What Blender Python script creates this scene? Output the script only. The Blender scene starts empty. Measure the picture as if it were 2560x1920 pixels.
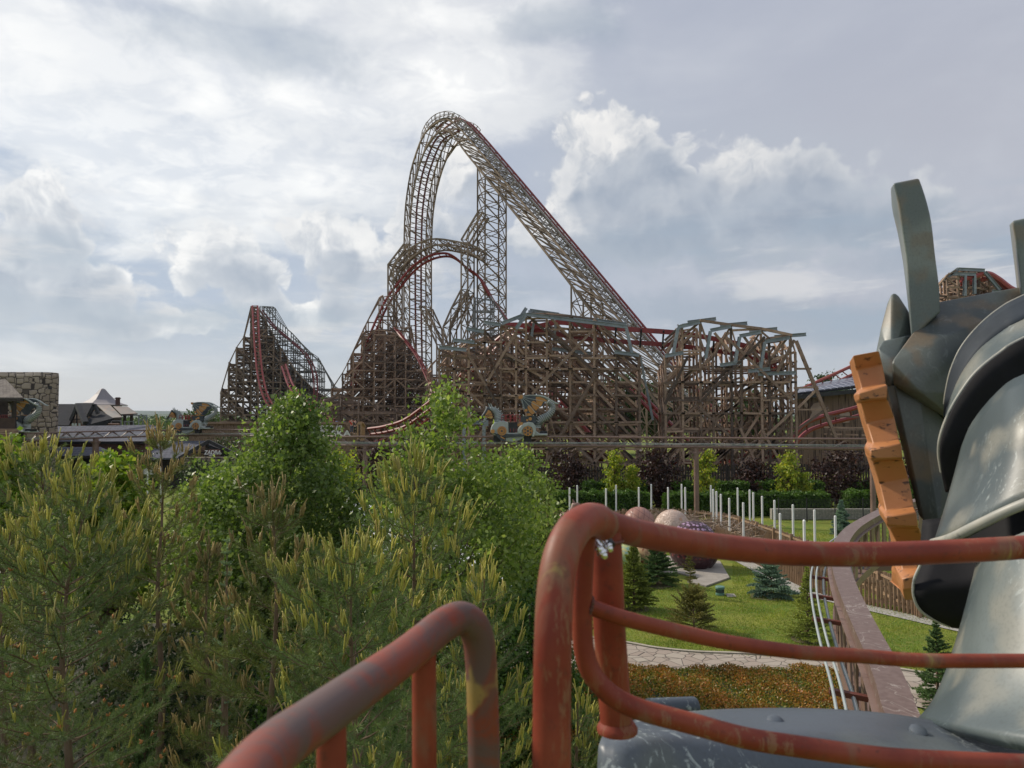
import bpy, bmesh, math, random
import numpy as np
from mathutils import Vector, noise as mnoise
C = bpy.context.scene
COL = C.collection
R = math.radians
# ------------------------------------------------------------------ camera
EYE = 7.0
FPX = 1900.0                      # focal length in pixels of the 2560 px wide photograph
PITCH = math.atan(80 / FPX)
cam_d = bpy.data.cameras.new('camera'); cam = bpy.data.objects.new('camera', cam_d); COL.objects.link(cam)
cam.location = (0, 0, EYE); cam.rotation_euler = (math.pi / 2 + PITCH, 0, 0)
cam_d.sensor_width = 36; cam_d.lens = 36 * FPX / 2560
cam_d.clip_start = 0.05; cam_d.clip_end = 20000
cam_d.dof.use_dof = True; cam_d.dof.focus_distance = 30; cam_d.dof.aperture_fstop = 9
C.camera = cam
cp, sp = math.cos(PITCH), math.sin(PITCH)
def ray(px, py):
    x = (px - 1280) / FPX; z = (960 - py) / FPX
    return Vector((x, cp - z * sp, sp + z * cp))
def P(px, py, d):                 # point seen at pixel (px,py) of the photograph, d metres ahead
    r = ray(px, py); return Vector((r.x * d / r.y, d, EYE + r.z * d / r.y))
def G(px, py, z=0.0):             # point on the level plane z
    r = ray(px, py); t = (z - EYE) / r.z; return Vector((r.x * t, r.y * t, z))
def PL(px, py, o, n):             # point on the vertical plane through o with normal n
    r = ray(px, py); t = (o - Vector((0, 0, EYE))).dot(n) / r.dot(n); return Vector((0, 0, EYE)) + r * t
# ------------------------------------------------------------------ world
SUN_EL, SUN_AZ = R(38), R(-62)     # azimuth measured from +Y towards +X
W = bpy.data.worlds.new('World'); C.world = W; W.use_nodes = True
nt = W.node_tree; nt.nodes.clear()
def N(tree, typ, ins=None, **kw):
    n = tree.nodes.new(typ)
    for k, v in kw.items(): setattr(n, k, v)
    for k, v in (ins or {}).items():
        s = n.inputs[k]
        if isinstance(v, bpy.types.NodeSocket): tree.links.new(v, s)
        else: s.default_value = v
    return n
def M_(tree, op, a, b=None, c=None, clamp=False):
    n = tree.nodes.new('ShaderNodeMath'); n.operation = op; n.use_clamp = clamp
    for i, v in enumerate((a, b, c)):
        if v is None: continue
        if isinstance(v, bpy.types.NodeSocket): tree.links.new(v, n.inputs[i])
        else: n.inputs[i].default_value = v
    return n.outputs[0]
def mixc(tree, f, a, b, typ='MIX'):
    n = tree.nodes.new('ShaderNodeMix'); n.data_type = 'RGBA'; n.blend_type = typ; n.clamp_factor = True
    for i, v in ((0, f), (6, a), (7, b)):
        if isinstance(v, bpy.types.NodeSocket): tree.links.new(v, n.inputs[i])
        else: n.inputs[i].default_value = v if i == 0 else (tuple(v) + (1,))[:4]
    return n.outputs[2]
def sstep(tree, v, a, b):
    n = tree.nodes.new('ShaderNodeMapRange'); n.interpolation_type = 'SMOOTHSTEP'
    tree.links.new(v, n.inputs[0]); n.inputs[1].default_value = a; n.inputs[2].default_value = b
    return n.outputs[0]
def blob_group(name, blobs):
    g = bpy.data.node_groups.new(name, 'ShaderNodeTree')
    g.interface.new_socket('V', in_out='INPUT', socket_type='NodeSocketVector')
    g.interface.new_socket('F', in_out='OUTPUT', socket_type='NodeSocketFloat')
    gi = g.nodes.new('NodeGroupInput'); go = g.nodes.new('NodeGroupOutput')
    cur = None
    for px, py, rx, ry in blobs:
        c = ray(px, py).normalized()
        s = N(g, 'ShaderNodeVectorMath', {0: gi.outputs[0], 1: tuple(c)}, operation='SUBTRACT')
        m = N(g, 'ShaderNodeVectorMath', {0: s.outputs[0], 1: (FPX / rx, FPX / max(rx, ry), FPX / ry)}, operation='MULTIPLY')
        l = N(g, 'ShaderNodeVectorMath', {0: m.outputs[0]}, operation='LENGTH')
        v = M_(g, 'SUBTRACT', 1.0, l.outputs['Value'])
        if cur is None: cur = v
        else:
            n = g.nodes.new('ShaderNodeMath'); n.operation = 'SMOOTH_MAX'
            g.links.new(cur, n.inputs[0]); g.links.new(v, n.inputs[1]); n.inputs[2].default_value = 0.25; cur = n.outputs[0]
    g.links.new(cur, go.inputs[0]); return g
tc = nt.nodes.new('ShaderNodeTexCoord').outputs['Generated']
sky = N(nt, 'ShaderNodeTexSky', sky_type='NISHITA', sun_disc=False, sun_elevation=SUN_EL, sun_rotation=SUN_AZ)
def fbm(vec, scale, detail=8, rough=0.55, dist=0.0):
    return N(nt, 'ShaderNodeTexNoise', {'Vector': vec, 'Scale': scale, 'Detail': detail, 'Roughness': rough, 'Distortion': dist}).outputs['Fac']
sep = N(nt, 'ShaderNodeSeparateXYZ', {0: tc})
X_, Y_, Z_ = sep.outputs
# layered high cloud seen in perspective: project the direction on a plane overhead
zz = M_(nt, 'ADD', M_(nt, 'MAXIMUM', Z_, 0.0), 0.22)
pl = N(nt, 'ShaderNodeCombineXYZ', {0: M_(nt, 'DIVIDE', X_, zz), 1: M_(nt, 'DIVIDE', Y_, zz), 2: 3.1}).outputs[0]
n_alto = fbm(pl, 2.1, 7, 0.60, 0.3)
n_cel = N(nt, 'ShaderNodeTexVoronoi', {'Vector': N(nt, 'ShaderNodeVectorMath', {0: pl, 1: N(nt, 'ShaderNodeVectorMath', {0: N(nt, 'ShaderNodeTexNoise', {'Vector': pl, 'Scale': 3.0, 'Detail': 4.0}).outputs['Color'], 1: (0.35, 0.35, 0)}, operation='MULTIPLY').outputs[0]}, operation='ADD').outputs[0], 'Scale': 6.5}, feature='F1').outputs['Distance']
# base grey-blue overcast, brighter to the upper left
gx = sstep(nt, X_, -0.62, 0.55)
base = mixc(nt, gx, (0.43, 0.51, 0.63), (0.455, 0.47, 0.53))
base = mixc(nt, sstep(nt, Z_, 0.16, -0.02), base, mixc(nt, gx, (0.60, 0.61, 0.605), (0.50, 0.545, 0.59)))
up = sstep(nt, Z_, 0.30, 0.52)
base = mixc(nt, M_(nt, 'MULTIPLY', up, 0.7), base, (0.40, 0.43, 0.52))
br = N(nt, 'ShaderNodeGroup', {0: tc}, node_tree=blob_group('bright_band', [(120, 130, 380, 130), (420, 210, 330, 110), (250, 330, 450, 140), (820, 250, 330, 90),
    (1100, 180, 360, 140), (600, 10, 180, 35), (550, 450, 600, 190), (1200, 40, 330, 70)])).outputs[0]
bm = sstep(nt, M_(nt, 'ADD', M_(nt, 'MULTIPLY', M_(nt, 'SUBTRACT', n_alto, 0.5), 2.6), br), -0.12, 0.34)
alto = sstep(nt, M_(nt, 'SUBTRACT', n_alto, M_(nt, 'MULTIPLY', n_cel, 0.42)), 0.16, 0.44)
bright = mixc(nt, gx, (0.95, 0.955, 0.94), (0.62, 0.635, 0.67))
bright = mixc(nt, sstep(nt, M_(nt, 'ADD', br, M_(nt, 'MULTIPLY', n_alto, 0.4)), 0.45, 0.95), bright, (1.0, 0.995, 0.97))
n_fine = fbm(pl, 9.0, 5, 0.62, 0.4)
alto = M_(nt, 'ADD', 0.50, M_(nt, 'MULTIPLY', M_(nt, 'ADD', M_(nt, 'MULTIPLY', alto, 0.5), M_(nt, 'MULTIPLY', sstep(nt, n_fine, 0.38, 0.62), 0.5)), 0.50))
layer = mixc(nt, M_(nt, 'MULTIPLY', M_(nt, 'MULTIPLY', bm, alto), 1.0), base, bright)
streak = sstep(nt, fbm(pl, 1.1, 6, 0.6, 0.5), 0.42, 0.70)
layer = mixc(nt, M_(nt, 'MULTIPLY', streak, 0.5), layer, mixc(nt, gx, (0.84, 0.85, 0.85), (0.58, 0.60, 0.65)))
def wn_f(c): return N(nt, 'ShaderNodeSeparateColor', {0: c}).outputs[1]
# cumulus
CU = [(1500, 370, 140, 105), (1570, 350, 110, 95), (1440, 460, 105, 120), (1560, 500, 220, 170), (1680, 440, 110, 120), (1400, 580, 170, 100), (1620, 600, 360, 110),
      (1870, 450, 170, 120), (2020, 440, 200, 95), (1950, 540, 380, 130),
      (800, 600, 130, 75), (890, 660, 140, 120),
      (510, 640, 125, 105), (590, 700, 140, 105),
      (90, 570, 160, 130), (40, 690, 260, 120), (210, 710, 170, 130),
      (1130, 440, 80, 100), (1110, 600, 150, 170), (780, 775, 300, 55), (330, 800, 250, 45)]
cug = blob_group('cumulus_masses', CU)
def soff(v, o): return N(nt, 'ShaderNodeVectorMath', {0: v, 1: o}, operation='ADD').outputs[0]
wn = N(nt, 'ShaderNodeTexNoise', {'Vector': tc, 'Scale': 7.0, 'Detail': 4.0, 'Roughness': 0.62}).outputs['Color']
warp = N(nt, 'ShaderNodeVectorMath', {0: N(nt, 'ShaderNodeVectorMath', {0: wn, 1: (0.5, 0.5, 0.5)}, operation='SUBTRACT').outputs[0], 1: (0.11, 0.11, 0.09)}, operation='MULTIPLY').outputs[0]
tw = N(nt, 'ShaderNodeVectorMath', {0: tc, 1: warp}, operation='ADD').outputs[0]
nA = fbm(tw, 17.0, 6, 0.60)
nB = fbm(soff(tw, (-0.010, 0.0, 0.013)), 17.0, 4, 0.60)
puff = N(nt, 'ShaderNodeTexVoronoi', {'Vector': tw, 'Scale': 30.0}, feature='F1').outputs['Distance']
f0 = N(nt, 'ShaderNodeGroup', {0: tw}, node_tree=cug).outputs[0]
f2 = N(nt, 'ShaderNodeGroup', {0: soff(tw, (-0.030, 0.0, 0.042))}, node_tree=cug).outputs[0]
bil = M_(nt, 'ADD', M_(nt, 'MULTIPLY', M_(nt, 'SUBTRACT', nA, 0.5), 1.25), M_(nt, 'MULTIPLY', M_(nt, 'SUBTRACT', 0.40, puff), 0.55))
f0n = M_(nt, 'ADD', f0, bil)
mask = sstep(nt, f0n, 0.03, 0.28)
mask = M_(nt, 'MULTIPLY', mask, sstep(nt, M_(nt, 'ADD', f0, M_(nt, 'MULTIPLY', Z_, 0.6)), -0.15, 0.25))
soft = sstep(nt, f0, -0.5, 0.4)
emb = M_(nt, 'MULTIPLY', M_(nt, 'SUBTRACT', nA, nB), 5.5)
edge = M_(nt, 'SUBTRACT', 1.0, sstep(nt, M_(nt, 'ADD', f2, M_(nt, 'MULTIPLY', bil, 0.6)), -0.10, 0.42))
lit = M_(nt, 'ADD', M_(nt, 'MULTIPLY', edge, 0.85), M_(nt, 'MULTIPLY', emb, M_(nt, 'ADD', 0.20, M_(nt, 'MULTIPLY', edge, 0.55))), None, True)
lit = M_(nt, 'MULTIPLY', lit, M_(nt, 'ADD', 0.50, M_(nt, 'MULTIPLY', sstep(nt, wn_f(wn), 0.36, 0.60), 0.50)))
dark = mixc(nt, gx, (0.38, 0.43, 0.50), (0.32, 0.365, 0.44))
body = mixc(nt, sstep(nt, f0n, 0.15, 1.1), mixc(nt, gx, (0.56, 0.59, 0.63), (0.45, 0.485, 0.54)), dark)
lit = M_(nt, 'MULTIPLY', lit, M_(nt, 'SUBTRACT', 1.0, M_(nt, 'MULTIPLY', sstep(nt, X_, 0.18, 0.36), 0.5)))
lit = M_(nt, 'MULTIPLY', lit, 0.86)
ccol = mixc(nt, lit, body, mixc(nt, gx, (1.0, 0.985, 0.95), (0.98, 0.94, 0.88)))
out = mixc(nt, M_(nt, 'MULTIPLY', soft, 0.30), layer, (0.47, 0.51, 0.565))
out = mixc(nt, M_(nt, 'MULTIPLY', mask, 0.95), out, ccol)
sh = N(nt, 'ShaderNodeGroup', {0: tw}, node_tree=blob_group('dark_shelf', [(1650, 640, 520, 75), (1250, 740, 260, 70), (2050, 800, 520, 60), (2380, 640, 320, 80), (1720, 780, 380, 55), (1400, 60, 200, 60), (120, 800, 420, 70), (2150, 560, 300, 70), (640, 90, 330, 75)])).outputs[0]
sh = sstep(nt, M_(nt, 'ADD', sh, M_(nt, 'MULTIPLY', M_(nt, 'SUBTRACT', nA, 0.5), 1.1)), -0.05, 0.75)
out = mixc(nt, M_(nt, 'MULTIPLY', sh, 0.55), out, mixc(nt, gx, (0.40, 0.46, 0.53), (0.29, 0.35, 0.43)))
# low dark strata toward the horizon
tl = N(nt, 'ShaderNodeMapping', {'Vector': tc, 'Scale': (2.2, 2.2, 11.0)}).outputs[0]
low = sstep(nt, fbm(tl, 1.7, 5, 0.55, 0.2), 0.48, 0.62)
lowz = M_(nt, 'MULTIPLY', sstep(nt, Z_, 0.02, 0.12), sstep(nt, Z_, 0.30, 0.16))
out = mixc(nt, M_(nt, 'MULTIPLY', M_(nt, 'MULTIPLY', low, lowz), 0.55), out, mixc(nt, gx, (0.44, 0.50, 0.56), (0.33, 0.41, 0.50)))
hi = M_(nt, 'MULTIPLY', sstep(nt, fbm(tl, 2.6, 5, 0.6, 0.3), 0.50, 0.68), lowz)
out = mixc(nt, M_(nt, 'MULTIPLY', hi, 0.5), out, (0.76, 0.74, 0.72))
clear = N(nt, 'ShaderNodeVectorMath', {0: sky.outputs[0], 1: (0.10, 0.10, 0.10)}, operation='MULTIPLY').outputs[0]
out = mixc(nt, 0.92, clear, out)
bg = N(nt, 'ShaderNodeBackground', {'Color': out, 'Strength': 1.02})
N(nt, 'ShaderNodeOutputWorld', {'Surface': bg.outputs[0]})
W.cycles.sampling_method = 'NONE'
# ------------------------------------------------------------------ sun
sd = bpy.data.lights.new('sun', 'SUN'); sd.energy = 3.3; sd.angle = R(6); sd.color = (1.0, 0.90, 0.76)
so = bpy.data.objects.new('sun', sd); COL.objects.link(so)
sdir = Vector((math.sin(SUN_AZ) * math.cos(SUN_EL), math.cos(SUN_AZ) * math.cos(SUN_EL), math.sin(SUN_EL)))
so.rotation_euler = sdir.to_track_quat('Z', 'Y').to_euler(); so.location = (0, 0, 80)
C.view_settings.view_transform = 'Standard'; C.view_settings.look = 'None'
C.view_settings.exposure = 0.10; C.view_settings.gamma = 1.0
# ------------------------------------------------------------------ helpers
def tag(o, label=None, cat=None, group=None, kind=None):
    if label: o['label'] = label
    if cat: o['category'] = cat
    if group: o['group'] = group
    if kind: o['kind'] = kind
    return o
def empty(name, loc=(0, 0, 0), label=None, cat=None, group=None):
    o = bpy.data.objects.new(name, None); COL.objects.link(o); o.location = loc; o.empty_display_size = 0.3
    return tag(o, label, cat, group)
def link(name, me, mat, parent=None):
    o = bpy.data.objects.new(name, me); COL.objects.link(o)
    if mat: me.materials.append(mat)
    if parent:
        o.parent = parent; o.matrix_parent_inverse = pinv(parent)
    return o
def pinv(p):                      # meshes keep world coordinates; only things (empties) carry a location
    return p.matrix_basis.inverted()
class MB:
    def __init__(s): s.v = []; s.f = []
    def bar(s, a, b, w, h=None, up=None):
        a = Vector(a); b = Vector(b); d = b - a
        if d.length < 1e-6: return s
        d.normalize(); h = h or w
        u = Vector(up) if up else (Vector((0, 0, 1)) if abs(d.z) < 0.95 else Vector((0, 1, 0)))
        x = d.cross(u); x.normalize(); y = x.cross(d)
        x = x * w / 2; y = y * h / 2; i = len(s.v)
        for q in (a, b):
            s.v += [q - x - y, q + x - y, q + x + y, q - x + y]
        s.f += [(i, i + 3, i + 2, i + 1), (i + 4, i + 5, i + 6, i + 7)] + [(i + k, i + (k + 1) % 4, i + 4 + (k + 1) % 4, i + 4 + k) for k in range(4)]
        return s
    def ibeam(s, a, b, w, h, t=None):
        a = Vector(a); b = Vector(b); d = (b - a).normalized(); t = t or w * 0.16
        u = Vector((0, 0, 1)) if abs(d.z) < 0.9 else Vector((0, 1, 0))
        x = d.cross(u).normalized(); y = x.cross(d)
        s.bar(a + y * (h / 2 - t / 2), b + y * (h / 2 - t / 2), w, t); s.bar(a - y * (h / 2 - t / 2), b - y * (h / 2 - t / 2), w, t)
        s.bar(a, b, t, h - 2 * t - 0.004); return s
    def box(s, c, sz):
        c = Vector(c); return s.bar(c - Vector((0, 0, sz[2] / 2)), c + Vector((0, 0, sz[2] / 2)), sz[0], sz[1], up=(0, 1, 0))
    def tube(s, pts, r, n=8, cap=True):
        pts = [Vector(p) for p in pts]; m = len(pts)
        rr = r if isinstance(r, (list, tuple)) else [r] * m
        pd = None; base = len(s.v)
        for k in range(m):
            d = (pts[min(k + 1, m - 1)] - pts[max(k - 1, 0)]).normalized()
            if pd is None:
                u = Vector((0, 0, 1)) if abs(d.z) < 0.9 else Vector((1, 0, 0)); x = d.cross(u).normalized()
            else:
                x = x - d * x.dot(d); x.normalize()
            pd = d; y = d.cross(x)
            for j in range(n):
                t = 2 * math.pi * j / n; s.v.append(pts[k] + (x * math.cos(t) + y * math.sin(t)) * rr[k])
        for k in range(m - 1):
            for j in range(n):
                a = base + k * n + j; b = base + k * n + (j + 1) % n
                s.f.append((a, b, b + n, a + n))
        if cap: s.f.append(tuple(base + j for j in reversed(range(n)))); s.f.append(tuple(base + (m - 1) * n + j for j in range(n)))
        return s
    def prism(s, pts, off):      # closed outline extruded by the vector off
        pts = [Vector(p) for p in pts]; off = Vector(off); i = len(s.v); n = len(pts)
        s.v += pts + [p + off for p in pts]
        s.f.append(tuple(i + k for k in range(n))); s.f.append(tuple(i + n + k for k in reversed(range(n))))
        s.f += [(i + k, i + n + k, i + n + (k + 1) % n, i + (k + 1) % n) for k in range(n)]
        return s
    def lathe(s, c, prof, n=16, ax=(0, 0, 1)):   # prof: (radius, height)
        c = Vector(c); ax = Vector(ax).normalized(); u = Vector((1, 0, 0)) if abs(ax.x) < 0.9 else Vector((0, 1, 0))
        x = ax.cross(u).normalized(); y = ax.cross(x); b = len(s.v)
        for r_, h in prof:
            for j in range(n):
                t = 2 * math.pi * j / n; s.v.append(c + ax * h + (x * math.cos(t) + y * math.sin(t)) * max(r_, 1e-4))
        for k in range(len(prof) - 1):
            for j in range(n):
                p = b + k * n + j; q = b + k * n + (j + 1) % n; s.f.append((p, q, q + n, p + n))
        s.f.append(tuple(b + j for j in reversed(range(n)))); s.f.append(tuple(b + (len(prof) - 1) * n + j for j in range(n)))
        return s
    def grid(s, rows):
        b = len(s.v); m = len(rows[0])
        for r_ in rows: s.v += [Vector(p) for p in r_]
        for i in range(len(rows) - 1):
            for j in range(m - 1):
                a = b + i * m + j; s.f.append((a, a + 1, a + 1 + m, a + m))
        return s
    def build(s, name, mat, parent=None, smooth=False):
        me = bpy.data.meshes.new(name); me.from_pydata([tuple(v) for v in s.v], [], s.f); me.update()
        bm_ = bmesh.new(); bm_.from_mesh(me); bmesh.ops.recalc_face_normals(bm_, faces=bm_.faces); bm_.to_mesh(me); bm_.free()
        if smooth:
            me.polygons.foreach_set('use_smooth', [True] * len(me.polygons))
            try: me.set_sharp_from_angle(angle=R(40))
            except Exception: pass
        return link(name, me, mat, parent)
def np_mesh(name, V, F, mat, parent=None, smooth=False):
    V = np.asarray(V, dtype=np.float32).reshape(-1, 3); F = np.asarray(F, dtype=np.int32)
    me = bpy.data.meshes.new(name); k = F.shape[1]
    me.vertices.add(len(V)); me.vertices.foreach_set('co', V.ravel())
    me.loops.add(F.size); me.loops.foreach_set('vertex_index', F.ravel())
    me.polygons.add(len(F)); me.polygons.foreach_set('loop_start', np.arange(0, F.size, k, dtype=np.int32))
    try: me.polygons.foreach_set('loop_total', np.full(len(F), k, dtype=np.int32))
    except Exception: pass
    if smooth: me.polygons.foreach_set('use_smooth', np.ones(len(F), dtype=bool))
    me.update(calc_edges=True); me.validate()
    return link(name, me, mat, parent)
def catmull(pts, n=8):
    pts = [Vector(p) for p in pts]; out = []
    q = [pts[0] * 2 - pts[1]] + pts + [pts[-1] * 2 - pts[-2]]
    for i in range(1, len(q) - 2):
        for k in range(n):
            t = k / n; a, b, c, d = q[i - 1:i + 3]
            out.append(0.5 * ((2 * b) + (c - a) * t + (2 * a - 5 * b + 4 * c - d) * t * t + (3 * b - a - 3 * c + d) * t ** 3))
    return out + [pts[-1]]
def cat3(rows, n=4):              # smooth grid through control rows
    R1 = [catmull(r_, n) for r_ in rows]; cols = list(zip(*R1))
    C1 = [catmull(c, n) for c in cols]; return list(zip(*C1))
def hull(name, pts, mat, parent, bev=0.0):
    bm_ = bmesh.new()
    for p in pts: bm_.verts.new(p)
    r_ = bmesh.ops.convex_hull(bm_, input=bm_.verts)
    bmesh.ops.delete(bm_, geom=list({g for g in r_['geom_interior'] + r_['geom_unused'] if isinstance(g, bmesh.types.BMVert)}), context='VERTS')
    bmesh.ops.dissolve_limit(bm_, angle_limit=R(4), verts=bm_.verts, edges=bm_.edges)
    if bev: bmesh.ops.bevel(bm_, geom=bm_.edges[:], offset=bev, segments=3, profile=0.5, affect='EDGES', clamp_overlap=True)
    bmesh.ops.recalc_face_normals(bm_, faces=bm_.faces)
    me = bpy.data.meshes.new(name); bm_.to_mesh(me); bm_.free()
    me.polygons.foreach_set('use_smooth', [True] * len(me.polygons))
    try: me.set_sharp_from_angle(angle=R(50))
    except Exception: pass
    return link(name, me, mat, parent)
def solid(o, t, off=-1.0, bev=0):
    m = o.modifiers.new('solid', 'SOLIDIFY'); m.thickness = t; m.offset = off
    if bev: b = o.modifiers.new('bev', 'BEVEL'); b.width = bev; b.segments = 2; b.limit_method = 'ANGLE'
    return o
# ------------------------------------------------------------------ materials
def mat_new(name):
    m = bpy.data.materials.new(name); m.use_nodes = True; t = m.node_tree; t.nodes.clear(); return m, t
def finish(t, **kw):
    b = N(t, 'ShaderNodeBsdfPrincipled', kw); o = N(t, 'ShaderNodeOutputMaterial', {'Surface': b.outputs[0]}); return b
def bump(t, h, s=0.3, d=0.02):
    return N(t, 'ShaderNodeBump', {'Height': h, 'Strength': s, 'Distance': d}).outputs[0]
def noisy(name, a, b, scale=3.0, rough=0.7, metal=0.0, c=None, cs=12.0, bs=0.2, bd=0.01, stretch=(1, 1, 1), ct=(0.55, 0.7), spec=0.5, isl=None):
    m, t = mat_new(name)
    co = N(t, 'ShaderNodeTexCoord').outputs['Object']
    co = N(t, 'ShaderNodeMapping', {'Vector': co, 'Scale': stretch}).outputs[0]
    n1 = N(t, 'ShaderNodeTexNoise', {'Vector': co, 'Scale': scale, 'Detail': 8.0, 'Roughness': 0.6}).outputs['Fac']
    col = mixc(t, sstep(t, n1, 0.3, 0.7), a, b)
    n2 = N(t, 'ShaderNodeTexNoise', {'Vector': co, 'Scale': cs, 'Detail': 6.0, 'Roughness': 0.6}).outputs['Fac']
    if c: col = mixc(t, sstep(t, n2, *ct), col, c)
    if isl:
        rv = N(t, 'ShaderNodeNewGeometry').outputs['Random Per Island']
        col = mixc(t, 1.0, col, mixc(t, rv, isl[0], isl[1]), 'MULTIPLY')
    finish(t, **{'Base Color': col, 'Roughness': rough, 'Metallic': metal, 'Specular IOR Level': spec, 'Normal': bump(t, n2, bs, bd)})
    return m
def leafmat(name, cols, trans=0.35, rough=0.55, zr=None):
    m, t = mat_new(name)
    g = N(t, 'ShaderNodeNewGeometry'); rnd = g.outputs['Random Per Island']
    rp = N(t, 'ShaderNodeValToRGB', {'Fac': rnd}); e = rp.color_ramp.elements
    while len(e) < len(cols): e.new(0.5)
    for i, c in enumerate(cols): e[i].position = i / (len(cols) - 1); e[i].color = tuple(c) + (1,)
    col = rp.outputs[0]
    pos = g.outputs['Position']
    n1 = N(t, 'ShaderNodeTexNoise', {'Vector': pos, 'Scale': 1.1, 'Detail': 3.0}).outputs['Fac']
    col = mixc(t, 0.55, col, mixc(t, sstep(t, n1, 0.35, 0.65), (0.55, 0.6, 0.6), (1.35, 1.3, 1.1)), 'MULTIPLY')
    if zr:                                         # new growth of another colour on the top of the plant
        z = N(t, 'ShaderNodeSeparateXYZ', {0: pos}).outputs[2]
        nn = N(t, 'ShaderNodeTexNoise', {'Vector': pos, 'Scale': 2.6, 'Detail': 6.0, 'Roughness': 0.75}).outputs['Fac']
        f = sstep(t, M_(t, 'ADD', M_(t, 'ADD', z, M_(t, 'MULTIPLY', rnd, 0.25)), M_(t, 'MULTIPLY', nn, 0.5)), zr[0], zr[1])
        r2 = N(t, 'ShaderNodeValToRGB', {'Fac': M_(t, 'FRACT', M_(t, 'MULTIPLY', rnd, 7.3))}); e = r2.color_ramp.elements
        e[0].color = tuple(zr[2]) + (1,); e[1].color = tuple(zr[3]) + (1,)
        col = mixc(t, f, col, r2.outputs[0])
    b = N(t, 'ShaderNodeBsdfPrincipled', {'Base Color': col, 'Roughness': rough, 'Specular IOR Level': 0.35})
    tr = N(t, 'ShaderNodeBsdfTranslucent', {'Color': mixc(t, 1.0, col, (1.3, 1.4, 0.7), 'MULTIPLY')})
    mx = N(t, 'ShaderNodeMixShader', {0: trans, 1: b.outputs[0], 2: tr.outputs[0]})
    N(t, 'ShaderNodeOutputMaterial', {'Surface': mx.outputs[0]}); return m
m_timber = noisy('weathered_timber', (0.27, 0.195, 0.14), (0.38, 0.29, 0.22), 0.9, 0.85, c=(0.16, 0.11, 0.085), cs=6, ct=(0.5, 0.75), isl=((0.26, 0.25, 0.26), (1.30, 1.18, 1.10)))
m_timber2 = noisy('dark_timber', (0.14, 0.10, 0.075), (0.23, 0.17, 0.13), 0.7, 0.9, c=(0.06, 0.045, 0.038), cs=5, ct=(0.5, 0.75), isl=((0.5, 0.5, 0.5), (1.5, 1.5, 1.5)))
m_lift = noisy('beige_steel', (0.32, 0.24, 0.165), (0.235, 0.175, 0.125), 0.6, 0.75, c=(0.13, 0.085, 0.065), cs=3, ct=(0.55, 0.8), isl=((0.55, 0.55, 0.55), (1.15, 1.12, 1.1)))
m_steel = noisy('galvanised_steel', (0.20, 0.235, 0.25), (0.30, 0.33, 0.34), 0.8, 0.5, 0.3, c=(0.14, 0.15, 0.15), cs=6)
m_greyfr = noisy('grey_steel_frame', (0.13, 0.135, 0.135), (0.20, 0.19, 0.175), 0.8, 0.6, 0.2)
m_redtrack = noisy('red_track_paint', (0.27, 0.028, 0.024), (0.20, 0.024, 0.022), 1.2, 0.4, c=(0.16, 0.03, 0.025), cs=4)
m_pinktrack = noisy('pale_red_track_paint', (0.42, 0.10, 0.10), (0.34, 0.07, 0.07), 1.2, 0.4)  # paler tone of the red track paint
m_bark = noisy('bark', (0.10, 0.065, 0.045), (0.17, 0.11, 0.075), 6, 0.95, c=(0.04, 0.03, 0.025), cs=20, bs=0.6, stretch=(1, 1, 0.3))
m_beam = noisy('brown_track_steel', (0.17, 0.105, 0.08), (0.23, 0.15, 0.12), 2.0, 0.42, c=(0.09, 0.05, 0.04), cs=9, bs=0.05)
m_white = noisy('white_enamel', (0.70, 0.70, 0.68), (0.78, 0.78, 0.76), 3, 0.4, bs=0.02)
m_black = noisy('black_paint', (0.012, 0.012, 0.014), (0.025, 0.025, 0.028), 3, 0.6)
m_bus = noisy('pale_conductor_rail', (0.33, 0.38, 0.38), (0.43, 0.47, 0.46), 3, 0.35, bs=0.02)
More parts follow.
